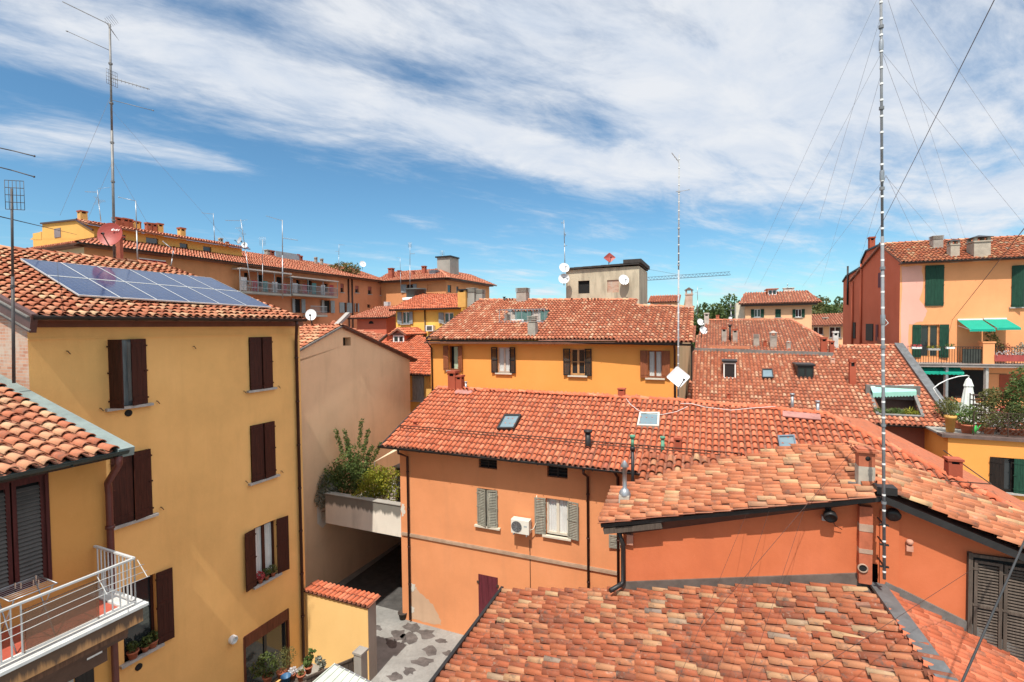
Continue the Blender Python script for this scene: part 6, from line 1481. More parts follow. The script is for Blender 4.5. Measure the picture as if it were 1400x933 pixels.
u_ = fr_y.uz(581, 440, .06)[0]; MB().tube([fr_y.pt(u_, .06, zt - .1), fr_y.pt(u_, .06, 3)], .05, 6).build('downpipe', BMET, yt_)
q = fr_y.op(582.5, 592.5, 445, 453, .3); t = thing('air_conditioner', 'white air conditioning unit low on the small yellow house', 'air conditioner', fr_y.pt(q[0], 0, q[2]))
MB().boxv(fr_y.pt(q[0], .05, q[2]), OU * (q[1] - q[0]), ON * .3, Z * (q[3] - q[2])).build('casing', WHT, t); MB().boxv(fr_y.pt(q[0] + .1, .352, q[2] + .06), OU * (q[1] - q[0] - .2), ON * .004, Z * (q[3] - q[2] - .12)).build('fan_grille', paint('fan_dark', (.09, .085, .08), .6), t)
q = P(569, 403, 42); t = thing('water_tank', 'dark round water tank on the roof behind the small yellow house', 'tank', q); MB().lathe(q, [(.0, -.3), (.85, -.3), (.85, .35), (.9, .35), (.9, .5), (0, .55)], 16).build('tank_body', paint('dark_tank', (.06, .065, .06), .6), t); MB().lathe(q, [(1.2, -.5), (1.2, -.3), (0, -.3)], 12).build('tank_base', WHT, t)
# low roof with the white dormer, grey shutter below
g0 = P(575, 520, 30.6); fr_g = Fr((g0.x, g0.y, 0), OU, ON)
gt_, a, b, zt, hs = cottage('low_yellow_house', 'low yellow house with one closed grey shutter and a white dormer in its red roof', fr_g, 556, 594, 510, 30.6, 6, plaster('warm_yellow_plaster', (.72, .42, .12), .08, .2), [(564.5, 580, 513, 548)])
pair(gt_, fr_g, hs[0], 2, 2, GRYB)
e0_, e1_ = fr_g.pt(a - 1.6, .45, zt - .05), fr_g.pt(b + .2, .45, zt - .05); plg = planeof(e0_, OU, -ON + Z * .42)
grf, _ = roof(gt_, [e0_, e1_, plg.px(600, 470), plg.px(568, 459), plg.px(518, 470), plg.px(505, 480)], OU, T_NEW, .21, .35, .6, lod=1, seed=105)
gutter(gt_, e0_, e1_, .07)
dormer(grf, plg, 538, 553, 458, 469, OU, ON, REDH, BMET, 2.0, over=.12)
a_ = plg.px(538, 469); b_ = plg.px(553, 469); hh = 11 / F * (a_ - EYE).dot(FW); mid = (a_ + b_) / 2 + Z * (hh + .45)
roof(grf, [a_ + Z * hh - OU * .3 + ON * .2, mid + ON * .2, mid - ON * 2.5, a_ + Z * hh - OU * .3 - ON * 2.5], -ON, T_NEW, .21, .35, .6, lod=2, seed=106, name='dormer_roof')
roof(grf, [mid + ON * .2, b_ + Z * hh + OU * .3 + ON * .2, b_ + Z * hh + OU * .3 - ON * 2.5, mid - ON * 2.5], -ON, T_NEW, .21, .35, .6, lod=2, seed=107, name='dormer_roof')
MB().poly([a_ + Z * hh, b_ + Z * hh, mid]).build('dormer_gable', REDH, grf)
# scrap of older roofs between them
q = P(510, 472, 37); fr_s = Fr((q.x, q.y, 0), OU, ON); st_ = thing('old_roof_house', 'old house whose pale tiled roof shows between beige gable and coral house', 'house', fr_s.pt(0, -2, 0))
pls_ = planeof(q, OU, -ON + Z * .38); wall(st_, fr_s, -5, 1.2, 0, q.z - .1, [], BRN, depth=5)
roof(st_, [pls_.px(440, 466), pls_.px(511, 473), pls_.px(528, 458.5), pls_.px(485, 452), pls_.px(455, 440)], OU, T_FAR, .22, .36, 1, lod=1, seed=108)
MB().bar(pls_.px(511, 474), pls_.px(529, 458.5), .12, .2).build('verge_board', BMET, st_)
MB().bar(P(457, 448, 41), P(476, 429, 43), .4, .25).build('stone_parapet', plaster('grey_stone_parapet', (.34, .31, .28), .2, .3), st_)

# ---- far houses on the right
h0 = P(1018, 430, 60); fr_h = Fr((h0.x, h0.y, 0), OU, ON); PCH = plaster('peach_plaster', (.80, .46, .25), .05, .1)
ht, a, b, zt, hs = cottage('peach_house', 'peach house with three green shuttered windows and a deep bracketed eave far behind', fr_h, 1019, 1110, 416, 60, 9, PCH, [(1031, 1040, 423, 434), (1060, 1067.5, 423, 434), (1087.5, 1096, 423, 434)])
for h, a0, a1 in zip(hs, (172, 2, 172), (172, 2, 172)): pair(ht, fr_h, h, a0, a1, GREENW)
e0_, e1_ = fr_h.pt(a - .8, .8, zt), fr_h.pt(b + .8, .8, zt); plh = planeof(e0_, OU, -ON + Z * .45)
hrf, _ = roof(ht, [e0_, e1_, plh.px(1102, 398), plh.px(1018, 401)], OU, T_FAR, .3, .45, 1, lod=2, seed=110)
roof(ht, [plh.px(1018, 401), plh.px(1102, 398), plh.px(1102, 398) - ON * 8 - Z * 3, plh.px(1018, 401) - ON * 8 - Z * 3], OU, T_FAR, .3, .45, 1, lod=2, seed=111, name='roof')
roof(ht, [e1_, e1_ - ON * 9, plh.px(1102, 398)], -ON, T_FAR, .3, .45, 1, lod=2, seed=112, name='roof')
MB().boxv(fr_h.pt(a - .5, .003, zt - .3), OU * (b - a + 1), ON * .6, Z * .28).build('bracketed_eave', OLDW, ht)
dormer(hrf, plh, 1050, 1062, 396, 404, OU, ON, PCH, T_FAR, 3, over=.2)
far_ch(hrf, 1078, 400, 394, 12, 66, paint('white_chimney', (.6, .56, .5), .9), 'cap')
MB().boxv(fr_h.pt(a - .02, -.6, 0), -OU * 1.0, -ON * 4, Z * (zt + .2)).build('side_wing', paint('cream_wing', (.66, .60, .46), .85), ht)
h0 = P(905, 420, 62); fr_k = Fr((h0.x, h0.y, 0), OU, ON)
kt, a, b, zt, hs = cottage('small_far_house', 'tiny far house with a red roof and two small windows beside the lift tower', fr_k, 889, 926, 414, 62, 5, PCH, [(893, 901, 415, 420), (911, 919, 416, 421)])
e0_, e1_ = fr_k.pt(a - .3, .4, zt), fr_k.pt(b + .3, .4, zt); roof(kt, [e0_, e1_, e1_ - ON * 3 + Z * 1.0, e0_ - ON * 3 + Z * 1.0], OU, T_NEW, .3, .45, 1, lod=2, seed=113)
h0 = P(1112, 452, 66); fr_l = Fr((h0.x, h0.y, 0), OU, ON)
lt, a, b, zt, hs = cottage('shaded_far_house', 'low far house with a shaded loggia between peach house and dark red flank', fr_l, 1106, 1160, 446, 66, 6, PCH, [(1112, 1126, 447, 458), (1134, 1150, 447, 462)])
e0_, e1_ = fr_l.pt(a - .5, .9, zt), fr_l.pt(b + .5, .9, zt); roof(lt, [e0_, e1_, e1_ - ON * 5 + Z * 1.7, e0_ - ON * 5 + Z * 1.3], OU, T_FAR, .3, .45, 1, lod=2, seed=114)
far_ch(lt, 1128, 446, 434, 6, 67, GC)

# ---- trees
def tree(label, x, ytop, d, wpx, seed, mat=LEAF_T, leaf_=.6, n=4200):
    top = P(x, ytop, d); w_ = wpx / F * d / 2; b = V((top.x, top.y, 0)); t = thing('tree', label, 'tree', b, 'trees beyond the roofs'); rr = random.Random(seed)
    h_ = top.z; mb = MB(); mb.tube([b, b + V((.2, .1, h_ * .35)), b + V((.1, .2, h_ * .62))], .42, 8, r2=.2); lumps = []
    for i in range(18):
        a = rr.uniform(0, 6.28); k = rr.uniform(.1, .85); zz = h_ * rr.uniform(.5, .86); c = V((math.cos(a) * w_ * k, math.sin(a) * w_ * k, zz))
        r_ = w_ * rr.uniform(.34, .55) * (1.25 - zz / h_ * .5); lumps.append((b + c, (r_, r_, r_ * .75))); mb.tube([b + V((.1, .1, h_ * .4)), b + c * .6 + Z * h_ * .15, b + c], .13, 5, r2=.04)
    lumps.append((b + Z * (h_ - w_ * .3), (w_ * .35, w_ * .35, w_ * .3)))
    mb.build('trunk', OLDW, t); foliage('crown', lumps, mat, leaf_, n, seed, .7, parent=t)
tree('round green tree nearest the white satellite dishes beyond the roofs', 962, 414, 95, 62, 1)
tree('tallest dark tree standing against the left side of the peach house', 998, 402, 100, 66, 2)
tree('low green tree half hidden between round tree and tallest dark tree', 980, 414, 92, 56, 7)
tree('pale green tree just right of the peach house roof', 1124, 404, 105, 56, 3, LEAF_O)
tree('dark tree close against the dark red flank of the pink house', 1150, 406, 110, 52, 4)
tree('low tree filling the gap behind the shaded far house', 1136, 416, 98, 50, 8)
tree('low green tree between chimney pot and round tree beyond the roofs', 945, 424, 100, 40, 6, n=1600)

# ---- tower crane far away
q0 = P(876, 384, 190); q1 = P(999, 376, 180); t = thing('tower_crane', 'thin dark lattice jib of a tower crane far beyond the roofs', 'crane', V((q0.x, q0.y, 0)))
CRN = paint('blue_crane_steel', (.10, .15, .20), .6); mb = MB(); dj = q1 - q0
for o_ in (V((0, 0, 0)), V((0, .9, 0)), V((0, .45, 1.2))): mb.bar(q0 + o_, q1 + o_, .16)
n_ = 26
for i in range(n_):
    a = q0 + dj * (i / n_); b = q0 + dj * ((i + .5) / n_) + V((0, .45, 1.2)); c = q0 + dj * ((i + 1) / n_); mb.bar(a, b, .09); mb.bar(b, c, .09)
mb.build('jib', CRN, t); mb = MB()
for sx in (0, 1.2):
    for sy in (0, 1.2): mb.bar(V((q0.x + sx, q0.y + sy, 0)), V((q0.x + sx, q0.y + sy, q0.z + 4)), .2)
mb.build('mast', CRN, t); a = q0 + Z * 6
MB().tube([q0 + Z * 5, q0 + dj * .45 + Z * 1.2], .05, 4).build('tie_rod', CRN, t)

# ================================================================== ANTENNAS, DISHES, CABLES
def yagi(mb, p, dirv, L, n, el, elv, r=.012, mi=0):
    d = V(dirv).normalized(); e = V(elv).normalized(); mb.bar(p, p + d * L, r * 2, mi=mi)
    for i in range(n):
        c = p + d * (L * (i + .5) / n); k = el * (1 - .35 * i / n); mb.tube([c - e * k / 2, c + e * k / 2], r * .6, 4, mi=mi)
def antenna(label, x0, y0, x1, y1, d, r, mat=GALV, parts=(), name='tv_antenna', group=None, guys=(), bands=0):
    """mast from pixel foot to pixel top at depth d; parts = (px,py, kind, direction, length, n, element length)"""
    b, tpv = P(x0, y0, d), P(x1, y1, d); t = thing(name, label, 'antenna', b, group)
    mb = MB(); mid = b.lerp(tpv, .55); mb.tube([b, mid], r, 8); mb.tube([mid, tpv], r * .8, 8)
    k = int((tpv - b).length / 1.5)
    for i in range(1, k): c = b.lerp(tpv, i / k); mb.lathe(c, [(r * 1.5, -.03), (r * 1.5, .03)], 8)
    mb.build('mast', mat, t)
    if bands:
        mb = MB()
        for i in range(bands): c = b.lerp(tpv, (i + .5) / bands); mb.lathe(c, [(r * 1.1, -.02), (r * 1.1, .02)], 8)
        mb.build('white_tape', WHT, t)
    for (px, py, kind, dv, L, n, el) in parts:
        p = P(px, py, d); mb = MB(); dv = V(dv).normalized(); sd_ = dv.cross(Z).normalized()
        if kind == 'h': yagi(mb, p, dv, L, n, el, sd_)
        elif kind == 'v': yagi(mb, p, dv, L, n, el, Z)
        elif kind == 'rod': mb.tube([p, p + dv * L], .012, 5); mb.tube([p + dv * L * .96, p + dv * L], .022, 5)
        elif kind == 'x':
            yagi(mb, p, dv, L, n, el, sd_ + Z * .5)
            for s in (1, -1):
                for i in range(5): mb.tube([p + dv * .05 + Z * s * (.05 + i * .07) - sd_ * .3 - dv * i * .06, p + dv * .05 + Z * s * (.05 + i * .07) + sd_ * .3 - dv * i * .06], .006, 4)
        elif kind == 'grid':
            for i in range(6): mb.tube([p + dv * (L * (i / 5 - .5)) - Z * el / 2, p + dv * (L * (i / 5 - .5)) + Z * el / 2], .007, 4)
            for i in range(5): mb.tube([p - dv * L / 2 + Z * el * (i / 4 - .5), p + dv * L / 2 + Z * el * (i / 4 - .5)], .007, 4)
        mb.build('aerial', mat, t)
    for (a, b_) in guys:
        MB().tube([P(*a), P(*b_)], .0032 if a[2] < 14 else .005, 4).build('guy_wire', paint('grey_wire', (.36, .37, .39), .5, .1, .5), t)
    return t
DKM = paint('dark_mast', (.07, .06, .058), .6, .3)
LX = V((-1, -.15, 0)); RX = V((1, .1, 0))
antenna('tallest antenna mast with four aerials rising behind the solar roof', 156.5, 355, 150, 33, 19, .045, paint('dull_mast', (.20, .19, .18), .5, .3, .3),
        [(150, 34, 'x', V((-1, -.35, .42)), 1.55, 10, .22), (152, 70, 'rod', V((-1, -.2, .42)), 1.6, 0, 0), (153, 107, 'v', V((1, .1, -.28)), 1.4, 10, .14), (153, 137, 'rod', V((1, .1, -.24)), 1.55, 0, 0), (153, 107, 'grid', V((.3, 1, 0)), .4, 0, .55)],
        guys=[((152, 130, 19), (82, 295, 24)), ((152, 150, 19), (325, 345, 30)), ((154, 220, 19), (120, 300, 24)), ((154, 220, 19), (215, 330, 26))], bands=0)
antenna('dark rusty antenna pole with grid aerial fixed to the brick flank', 19, 524, 16, 258, 10.2, .028, DKM,
        [(20, 267, 'grid', V((1, .3, 0)), .32, 0, .6), (16, 233, 'rod', V((1, .2, -.30)), .42, 0, 0), (16, 206, 'rod', V((1, .2, -.24)), .42, 0, 0), (16, 233, 'rod', V((-1, -.2, .25)), .7, 0, 0), (16, 206, 'rod', V((-1, -.2, .2)), .7, 0, 0)])
mb = MB(); b = P(17, 235, 10.2)
antenna('slim antenna pole with L shaped arm in front of the attic windows', 188.5, 365, 185.5, 275, 22, .025, GALV, [(186, 275, 'rod', V((-1, -.1, .22)), .75, 0, 0)])
antenna('small bushy antenna on the far yellow attic roof', 138, 303, 133, 260, 42, .03, GALV, [(134, 263, 'h', LX, 1.0, 5, .6), (134, 275, 'x', RX, .6, 4, .5), (134, 258, 'rod', V((1, .1, .1)), .9, 0, 0)])
antenna('antenna with slanting arm left of the pair of grey and white dishes', 293.5, 330, 291.5, 292, 44, .03, GALV, [(291.5, 293, 'h', V((-1, -.1, .1)), 1.0, 6, .35)])
antenna('antenna carrying a small white dish and crossed aerials above the far balconies', 343, 392, 329, 300, 44, .035, GALV, [(329, 302, 'h', V((-1, 0, .03)), 1.4, 7, .5), (329, 302, 'rod', V((1, 0, .12)), .6, 0, 0), (330, 312, 'x', LX, .5, 4, .5), (330, 320, 'x', RX, .4, 3, .5)])
antenna('straight pale antenna mast with two arms in front of the far balconies', 386.5, 408, 386, 301, 30, .032, GALV, [(386, 302, 'h', V((-1, -.1, .3)), 1.0, 7, .3), (386, 325.5, 'v', V((1, .05, -.16)), .95, 8, .13)])
antenna('short pale antenna on the far roof between two tall masts', 359, 400, 359, 328, 42, .025, GALV, [(359, 330, 'grid', RX, .5, 0, .7)])
antenna('tiny antenna on the ridge of the far row near its middle', 463, 368, 463.5, 334, 60, .03, GALV, [(463.5, 335, 'h', V((1, 0, -.05)), .7, 4, .4), (463, 344, 'h', LX, .4, 3, .3)])
antenna('mast topped with a round white aerial above the corner block', 560.5, 398, 560.5, 333, 50, .03, GALV, [(560.5, 347, 'v', RX, .5, 5, .2), (560.5, 335, 'grid', RX, .35, 0, .5)])
antenna('thin antenna left of the round topped mast at the corner block', 548, 396, 547, 352, 55, .025, GALV, [(547, 353, 'rod', V((-1, 0, .1)), .4, 0, 0)])
antenna('small antenna beside the lift tower of the corner block', 605, 356, 604.5, 343, 66, .03, GALV, [(604.5, 346, 'grid', RX, .6, 0, .6)])
antenna('thin antenna on the beige stair tower beside two white dishes', 772.5, 372, 771, 301, 33, .028, GALV, [(771.5, 320, 'v', V((.4, 1, 0)), .4, 3, .3), (771.5, 336, 'rod', RX, .2, 0, 0), (771, 305, 'v', LX, .2, 2, .2)])
antenna('tall pale antenna mast standing on the red ridge above the square white dish', 927, 560, 928.5, 212, 20.2, .035, paint('pale_mast', (.36, .36, .36), .6, .15, 0),
        [(928.5, 222, 'v', V((-.75, -.2, .8)), .5, 4, .14), (928.5, 262, 'rod', V((1, .1, .18)), .45, 0, 0), (928.5, 262, 'rod', V((-1, .1, .02)), .12, 0, 0)], bands=30)
antenna('thin antenna right of the crane jib beyond the brick chimney', 954, 432, 953.5, 392, 40, .025, GALV, [(953.5, 395, 'rod', RX, .4, 0, 0), (953.5, 400, 'rod', LX, .2, 0, 0)])
antenna('wide flat aerial on a short mast between the trees and back roof', 1000, 440, 999, 415, 55, .04, GALV, [(996, 419, 'h', RX, .9, 4, .5), (996, 424, 'h', RX, .9, 4, .5), (997, 431, 'h', RX, .6, 3, .4)])
antenna('tiny antenna on the peach house roof', 1077, 396, 1076.5, 388, 64, .04, GALV, [(1076.5, 389, 'rod', RX, .2, 0, 0)])
dm = (fg.pt(pk[0], 0, 0)).y - .45
GW = []
for a, b in (((1204.5, -12), (1018, 390, 24)), ((1206.5, 70), (1037, 392, 26)), ((1211, 242), (1097, 392, 30)), ((1206.5, 95), (1122, 390, 40)), ((1205, 20), (1120, 300, 18)), ((1211, 240), (1165, 392, 38)), ((1204.5, -30), (1321, 332, 30)), ((1204.5, -60), (1400, 228, 18)), ((1207, 72), (1402, 309, 14)), ((1207, 75), (1300, 326, 28)), ((1211.5, 240), (1258, 336, 24)), ((1211.5, 242), (1284, 326, 26))):
    GW.append(((a[0], a[1], dm), b))
antenna('main steel mast banded with white tape standing at the red gable peak', 1209, 792, 1204, -75, dm, .030, paint('weathered_steel', (.19, .195, .20), .6, .25, 0), [], bands=40, guys=GW, name='antenna_mast')
mm = bpy.data.objects['antenna_mast']
for y in (62, 240, 437): c = P(1209 - 5 * (792 - y) / 867, y, dm); MB().lathe(c, [(.038, -.1), (.042, -.06), (.042, .06), (.038, .1)], 8).build('clamp', GALV, mm)
for y in (718, 745, 775):
    c = P(1209 - 5 * (792 - y) / 867, y, dm); MB().bar(c, c - ON * .43, .025).bar(c - OU * .08, c + OU * .08, .05, .03).build('bracket', DMET, mm)
c = P(1207.5, 440, dm); MB().tube([c, c + V((.04, 0, .05)), c + V((.09, -.02, -.03)), c + V((.02, 0, -.1))], .008, 5).build('cable_tie', WHT, mm)

def dish(label, x, y, d, wpx, mat, face, off=True, foot=None, rim=None, sq=False, name='satellite_dish', logo=False, hpx=None):
    """reflector bowl with rim, feed arm, low-noise block and mount; face = direction the bowl looks"""
    c = P(x, y, d); n = V(face).normalized(); rx = wpx / F * d / 2; ry = (hpx or wpx) / F * d / 2
    t = thing(name, label, 'satellite dish', c); u = n.cross(Z).normalized() * -1; v = u.cross(n) * -1
    if v.z < 0: v = -v
    mb = MB(); N = 28
    if sq:
        pts = []
        for k in range(4):
            a0 = k * math.pi / 2
            for j in range(5):
                a = a0 + (j / 4 - .5) * .9; q = V((math.cos(a0), math.sin(a0), 0)) * .80 + V((math.cos(a), math.sin(a), 0)) * .20
                pts.append((q.x, q.y))
        prof = lambda r: [c + u * (rx * a * r) + v * (ry * b * r) + n * (.16 * rx * (r * r - 1)) for a, b in pts]
    else:
        prof = lambda r: [c + u * (rx * r * math.cos(2 * math.pi * j / N)) + v * (ry * r * math.sin(2 * math.pi * j / N)) + n * (.22 * rx * (r * r - 1)) for j in range(N)]
    rings = [prof(r) for r in (1, .75, .5, .25, .03)]
    for a, b in zip(rings, rings[1:]):
        L = len(a)
        for j in range(L): mb.poly([a[j], a[(j + 1) % L], b[(j + 1) % L], b[j]], 0, True)
    mb.poly(rings[-1]); back = [p - n * .025 for p in rings[0]]
    L = len(back)
    for j in range(L): mb.poly([rings[0][j], rings[0][(j + 1) % L], back[(j + 1) % L], back[j]])
    cb_ = c - n * (.22 * rx + .05)
    for j in range(L): mb.poly([back[j], back[(j + 1) % L], cb_], 0, True)
    mb.build('reflector', mat, t)
    e = c - v * ry * .45 + n * rx * 1.15; mb = MB(); mb.bar(c - v * ry * .98 - n * .02, e, .03); mb.lathe(e, [(.035, -.05), (.05, .05), (0, .05)], 8, axis=(c - e)); mb.build('feed_arm', DKM, t)
    mb = MB(); bk_ = cb_ - n * .05; mb.bar(cb_ + n * .03, bk_ - n * .1, .07); f_ = V(foot) if foot else bk_ - n * .1 - Z * ry * 1.6
    mb.tube([bk_ - n * .1 + Z * .1, V((bk_.x - n.x * .1, bk_.y - n.y * .1, f_.z))], .028, 6); mb.build('mount', DKM, t)
    if logo:
        mb = MB(); o_ = c + u * rx * .05 + v * ry * .30
        sgn = 1 if u.x > 0 else -1
        for i, (w_, h_) in enumerate(((.14, .16), (.07, .2), (.07, .15), (.12, .13), (.06, .17), (.10, .13))):
            p = o_ + u * sgn * (rx * (.02 + .11 * i)); q = n * (.03 - .16 * rx * .55)
            mb.poly([p + q, p + u * sgn * rx * w_ * .7 + q, p + u * sgn * rx * (w_ * .7 + .05) + v * ry * h_ + q, p + u * sgn * rx * .05 + v * ry * h_ + q])
        mb.build('lettering', WHT, t)
    return t
face_l = V((-.15, -.95, .35)); 
dish('big red satellite dish with white lettering standing on the solar roof ridge', 150, 320, 18.6, 29, REDD, V((.25, -.93, .25)), hpx=33, foot=(0, 0, P(150, 347, 18.6).z), logo=True)
b = P(164, 350, 20); t = thing('roof_flue', 'red square flue standing on the solar roof ridge beside the red dish', 'flue', b); MB().bar(b - Z * .3, b + Z * .75, .16).bar(b + Z * .75, b + Z * .82, .3).build('flue_body', RB, t)
antenna('short leaning aerial with paired yellow arms on the solar roof ridge', 233.5, 367, 237, 343, 22, .02, GALV, [(237, 342, 'rod', V((-1, 0, .85)), .6, 0, 0), (234, 340, 'rod', V((-1, 0, .85)), .5, 0, 0)])
dish('white oval dish at the right end of the solar roof eaves', 425, 430.5, 20.5, 14, WDISH, V((.25, -.93, .3)), hpx=16)
dish('grey far dish behind the small white one above the balconies', 327, 329, 46, 9, paint('grey_dish', (.35, .35, .36), .6), V((-.5, -.8, .3)), hpx=10)
dish('small white far dish on the leaning antenna above the balconies', 334, 335, 44, 7.5, WDISH, V((.3, -.9, .3)), hpx=8)
dish('white dish on the ridge of the far row behind the roof garden', 496, 361, 64, 8.5, WDISH, V((.5, -.8, .3)))
dish('upper white dish on the left edge of the beige stair tower', 771.5, 366, 32.6, 14, WDISH, V((.15, -.9, .35)), foot=(0, 0, P(771, 372, 32.6).z))
dish('lower white dish on the left edge of the beige stair tower', 771, 381, 32.6, 15, paint('offwhite_dish', (.64, .63, .62), .5), V((-.1, -.9, .35)), foot=(0, 0, P(771, 390, 32.6).z))
dish('white dish casting a shadow on the beige stair tower wall', 853, 382.5, fp.pt(4, .35, 0).y, 14, WDISH, V((.1, -.95, .35)), hpx=15, foot=(0, 0, P(853, 388, 32).z))
dish('red diamond shaped flat dish on the stair tower roof', 833.5, 352.5, 33, 16, REDD, V((0, -1, .25)), sq=True, hpx=14, foot=(0, 0, zt_ + .1))
dish('big white diamond shaped flat dish in front of the orange house', 927.5, 515.5, 20, 32, WDISH, V((.05, -1, .25)), sq=True, hpx=29, foot=(0, 0, P(927, 548, 20).z))
dish('upper white dish of the pair beside the orange house gable', 958, 440.5, 33, 10, WDISH, V((.25, -.9, .35)))
dish('lower white dish of the pair beside the orange house gable', 962, 451.5, 33, 11, WDISH, V((.2, -.9, .35)))
dish('small white dish far off under the wide flat aerial', 999, 436, 52, 6, WDISH, V((.2, -.9, .35)))
# cables strung across the view
GWM = paint('dull_brown_wire', (.09, .05, .04), .8, .2, 0, 3, .1)
WIRE = paint('black_cable', (.03, .03, .03), .6)
def cable(label, pts, r, mat=WIRE, sag=0, ext=0):
    q = [P(*p) for p in pts]; q[-1] = q[-1] + (q[-1] - q[0]) * ext
    if sag:
        a, b = q[0], q[-1]; q = [a.lerp(b, i / 16) - Z * sag * 4 * (i / 16) * (1 - i / 16) for i in range(17)]
    t = thing('cable', label, 'cable', q[0]); MB().tube(q, r, 5).build('strand', mat, t)
cable('thick dark cable rising from the dark chimney stack across the cloudy sky', [(1192, 332, 31), (1372, -30, 11)], .011, paint('grey_cable', (.10, .10, .11), .6), sag=.1, ext=.4)
cable('brown cable from the pink house wall to the right picture edge', [(1300, 440, 30.8), (1420, 285, 14)], .013, paint('brown_cable', (.16, .08, .05), .6), sag=.05, ext=.4)
cable('thick black cable hanging close in front of the louvred shutters', [(1480, 560, 7.6), (1312, 940, 4.6)], .011, sag=.005, ext=.3)
cable('thin wire strung from the shutter frame down over the foreground tiles', [(1327, 780, 9.2), (1085, 936, 6.5)], .004, GWM)
cable('thin guy wire from the near chimney down across the red wall', [(1174, 607, 12), (958, 860, 8.2)], .0045, GWM)
cable('faint wire across the red wall left of the floodlight', [(1102, 690, 10.6), (1020, 936, 6.3)], .003, GWM); cable('faint wire left of another faint wire on the red wall', [(1052, 697, 11), (975, 936, 6.5)], .003, GWM); cable('leftmost faint wire across the red wall above the foreground tiles', [(1020, 704, 11.2), (925, 936, 6.7)], .003, GWM)
cable('black wire running from the left edge to the yellow attic roof', [(-10, 294, 10), (105, 321, 36)], .012, sag=.0)
# ================================================================== LIGHT and SKY
SUN_EL, SUN_AZ = math.radians(60), math.radians(19)     # azimuth measured to the left of straight-behind the camera
sdir = V((-math.sin(SUN_AZ) * math.cos(SUN_EL), -math.cos(SUN_AZ) * math.cos(SUN_EL), math.sin(SUN_EL)))
sd = bpy.data.lights.new('sun', 'SUN'); sd.energy = 3.7; sd.angle = math.radians(.53); sd.color = (1, .955, .88)
so_ = bpy.data.objects.new('sun', sd); COL.objects.link(so_); so_.rotation_euler = sdir.to_track_quat('Z', 'Y').to_euler()
w = bpy.data.worlds.new('World'); sc.world = w; w.use_nodes = True; nt = w.node_tree
for n in list(nt.nodes): nt.nodes.remove(n)
out = node(nt, 'ShaderNodeOutputWorld'); bg = node(nt, 'ShaderNodeBackground'); bg.inputs['Strength'].default_value = .10
sk = node(nt, 'ShaderNodeTexSky'); sk.sky_type = 'NISHITA'; sk.sun_disc = False; sk.sun_elevation = SUN_EL
sk.sun_rotation = math.atan2(sdir.x, sdir.y); sk.altitude = 50; sk.air_density = 1.0; sk.dust_density = .35; sk.ozone_density = 2.2
def M(op, a, b=None, c=None):
    n = node(nt, 'ShaderNodeMath', operation=op)
    for i, x in enumerate((a, b, c)):
        if x is None: continue
        if hasattr(x, 'node'): link(nt, x, n.inputs[i])
        else: n.inputs[i].default_value = x
    return n.outputs[0]
tc = node(nt, 'ShaderNodeTexCoord'); sx = node(nt, 'ShaderNodeSeparateXYZ'); link(nt, tc.outputs['Generated'], sx.inputs[0])
X, Y, ZZ = sx.outputs
yy = M('MAXIMUM', M('ABSOLUTE', Y), .12); ax = M('DIVIDE', X, yy); el = M('DIVIDE', ZZ, yy)
zz = M('ADD', M('MAXIMUM', ZZ, 0), .10); pxn = M('DIVIDE', X, zz); pyn = M('DIVIDE', Y, zz)
def cloudnoise(rot, sx_, sy_, scale, detail, rough, dist=0, off=0):
    cx = node(nt, 'ShaderNodeCombineXYZ'); link(nt, pxn, cx.inputs[0]); link(nt, pyn, cx.inputs[1]); cx.inputs[2].default_value = off
    mp = node(nt, 'ShaderNodeMapping'); mp.inputs['Rotation'].default_value = (0, 0, rot); link(nt, cx.outputs[0], mp.inputs[0])
    m2 = node(nt, 'ShaderNodeMapping'); m2.inputs['Scale'].default_value = (sx_, sy_, 1); link(nt, mp.outputs[0], m2.inputs[0])
    n = node(nt, 'ShaderNodeTexNoise'); n.inputs['Scale'].default_value = scale; n.inputs['Detail'].default_value = detail; n.inputs['Roughness'].default_value = rough; n.inputs['Distortion'].default_value = dist
    link(nt, m2.outputs[0], n.inputs['Vector']); return n.outputs['Fac']
wisp = cloudnoise(math.radians(-36), .68, 1.75, 1.3, 10, .64, .8, 3.1)
puff = cloudnoise(math.radians(-30), .9, 1.5, 2.1, 10, .62, .4, 7.7)
def blob(a0, e0, sa, se, wgt, ang=0.0):
    c, s = math.cos(ang), math.sin(ang)
    da = M('SUBTRACT', ax, a0); de = M('SUBTRACT', el, e0)
    u = M('ADD', M('MULTIPLY', da, c / sa), M('MULTIPLY', de, s / sa)); v = M('ADD', M('MULTIPLY', da, -s / se), M('MULTIPLY', de, c / se))
    return M('MULTIPLY', M('EXPONENT', M('MULTIPLY', M('ADD', M('MULTIPLY', u, u), M('MULTIPLY', v, v)), -1)), wgt)
def px2(x, y): return (x - 700) / F, (447 - y) / F
base = None
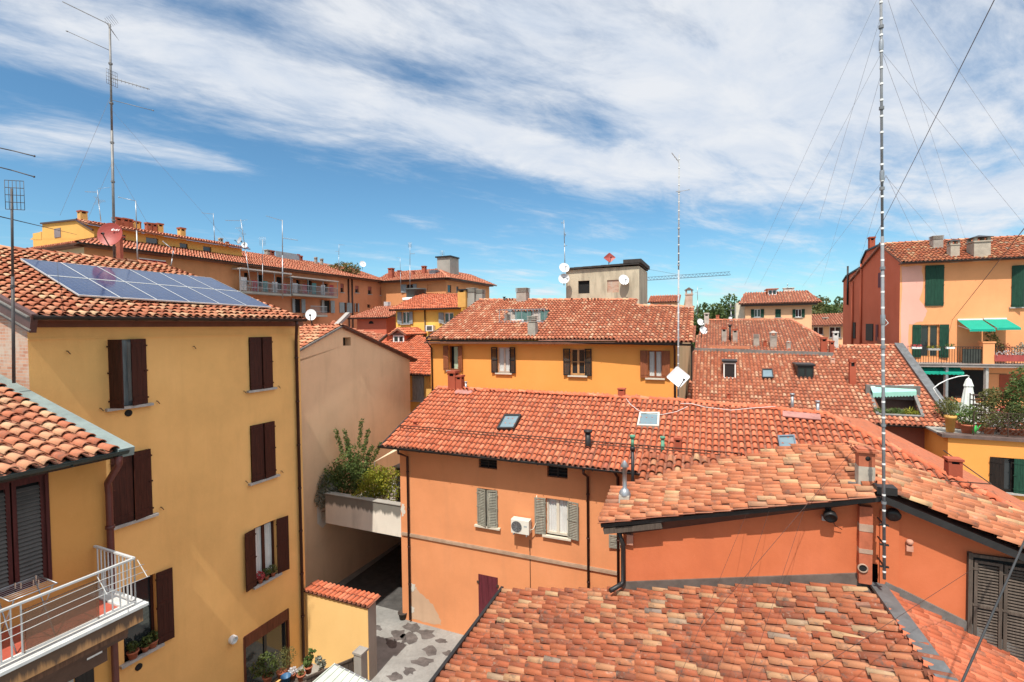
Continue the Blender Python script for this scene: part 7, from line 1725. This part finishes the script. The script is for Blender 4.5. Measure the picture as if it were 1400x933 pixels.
for x, y, sx_, sy_, wgt, ang in ((1000, 40, 620, 190, .42, -4), (1150, 170, 330, 110, .30, -8), (150, 55, 330, 75, .30, -14), (430, 130, 280, 40, .26, -20), (70, 180, 130, 26, .22, -8), (270, 212, 110, 14, .30, -14), (690, 195, 150, 22, .30, -20),
                             (850, 235, 190, 25, .36, -10), (1340, 275, 130, 28, .36, 6), (930, 190, 130, 40, .18, -10), (620, 40, 200, 50, .12, 0), (1340, 320, 80, 10, .22, 8),
                             (1010, 400, 60, 10, .26, 5), (650, 398, 25, 7, .30, 0), (745, 400, 20, 8, .3, 0), (690, 372, 140, 6, .14, -3),
                             (110, 128, 150, 20, -.30, -16), (540, 195, 110, 26, -.14, -16), (790, 168, 95, 30, -.16, -18), (260, 262, 330, 34, -.30, -4), (330, 190, 120, 16, -.12, -16), (560, 100, 70, 30, -.14, -30), (960, 55, 130, 22, -.12, -20), (930, 385, 300, 14, .05, 0)):
    a0, e0 = px2(x, y); b = blob(a0, e0, sx_ / F, sy_ / F, wgt, math.radians(ang)); base = b if base is None else M('ADD', base, b)
# unseen cloud cover added overhead for more fill light
low = node(nt, 'ShaderNodeMapRange'); link(nt, el, low.inputs[0]); low.inputs[1].default_value = .72; low.inputs[2].default_value = 1.1; low.inputs[3].default_value = 0; low.inputs[4].default_value = .75
fine = cloudnoise(math.radians(-34), 1.0, 2.6, 3.8, 9, .68, .8, 1.3)
dens = M('ADD', M('ADD', M('ADD', M('MULTIPLY', M('SUBTRACT', wisp, .5), .85), M('MULTIPLY', M('SUBTRACT', fine, .5), .34)), M('MULTIPLY', M('SUBTRACT', puff, .5), .75)), M('ADD', M('MULTIPLY', base, 1.15), low.outputs[0]))
mr = node(nt, 'ShaderNodeMapRange'); mr.interpolation_type = 'SMOOTHSTEP'; link(nt, dens, mr.inputs[0]); mr.inputs[1].default_value = -.02; mr.inputs[2].default_value = .60; mr.inputs[3].default_value = 0; mr.inputs[4].default_value = .93
shade = ramp(nt, puff, [(.3, (4.2, 4.75, 5.6)), (.62, (5.7, 5.85, 6.1))])
up2 = node(nt, 'ShaderNodeMapRange'); link(nt, el, up2.inputs[0]); up2.inputs[1].default_value = .75; up2.inputs[2].default_value = 1.6; up2.inputs[3].default_value = 1.0; up2.inputs[4].default_value = 1.75  # overhead cloud out of view brightened to lift the shaded walls
vm = node(nt, 'ShaderNodeVectorMath', operation='SCALE'); link(nt, shade, vm.inputs[0]); link(nt, up2.outputs[0], vm.inputs[3]); shade = vm.outputs[0]
skc = mixc(nt, 1.0, sk.outputs[0], (.58, .86, .93), 'MULTIPLY')
fin = mixc(nt, mr.outputs[0], skc, shade)
link(nt, fin, bg.inputs['Color']); link(nt, bg.outputs[0], out.inputs['Surface'])
sc.view_settings.view_transform = 'Standard'; sc.view_settings.look = 'None'; sc.view_settings.exposure = .61; sc.view_settings.gamma = 1
sc.render.film_transparent = False
sc.cycles.max_bounces = 8; sc.cycles.diffuse_bounces = 5; sc.cycles.glossy_bounces = 3; sc.cycles.transparent_max_bounces = 8
sc.cycles.use_denoising = True
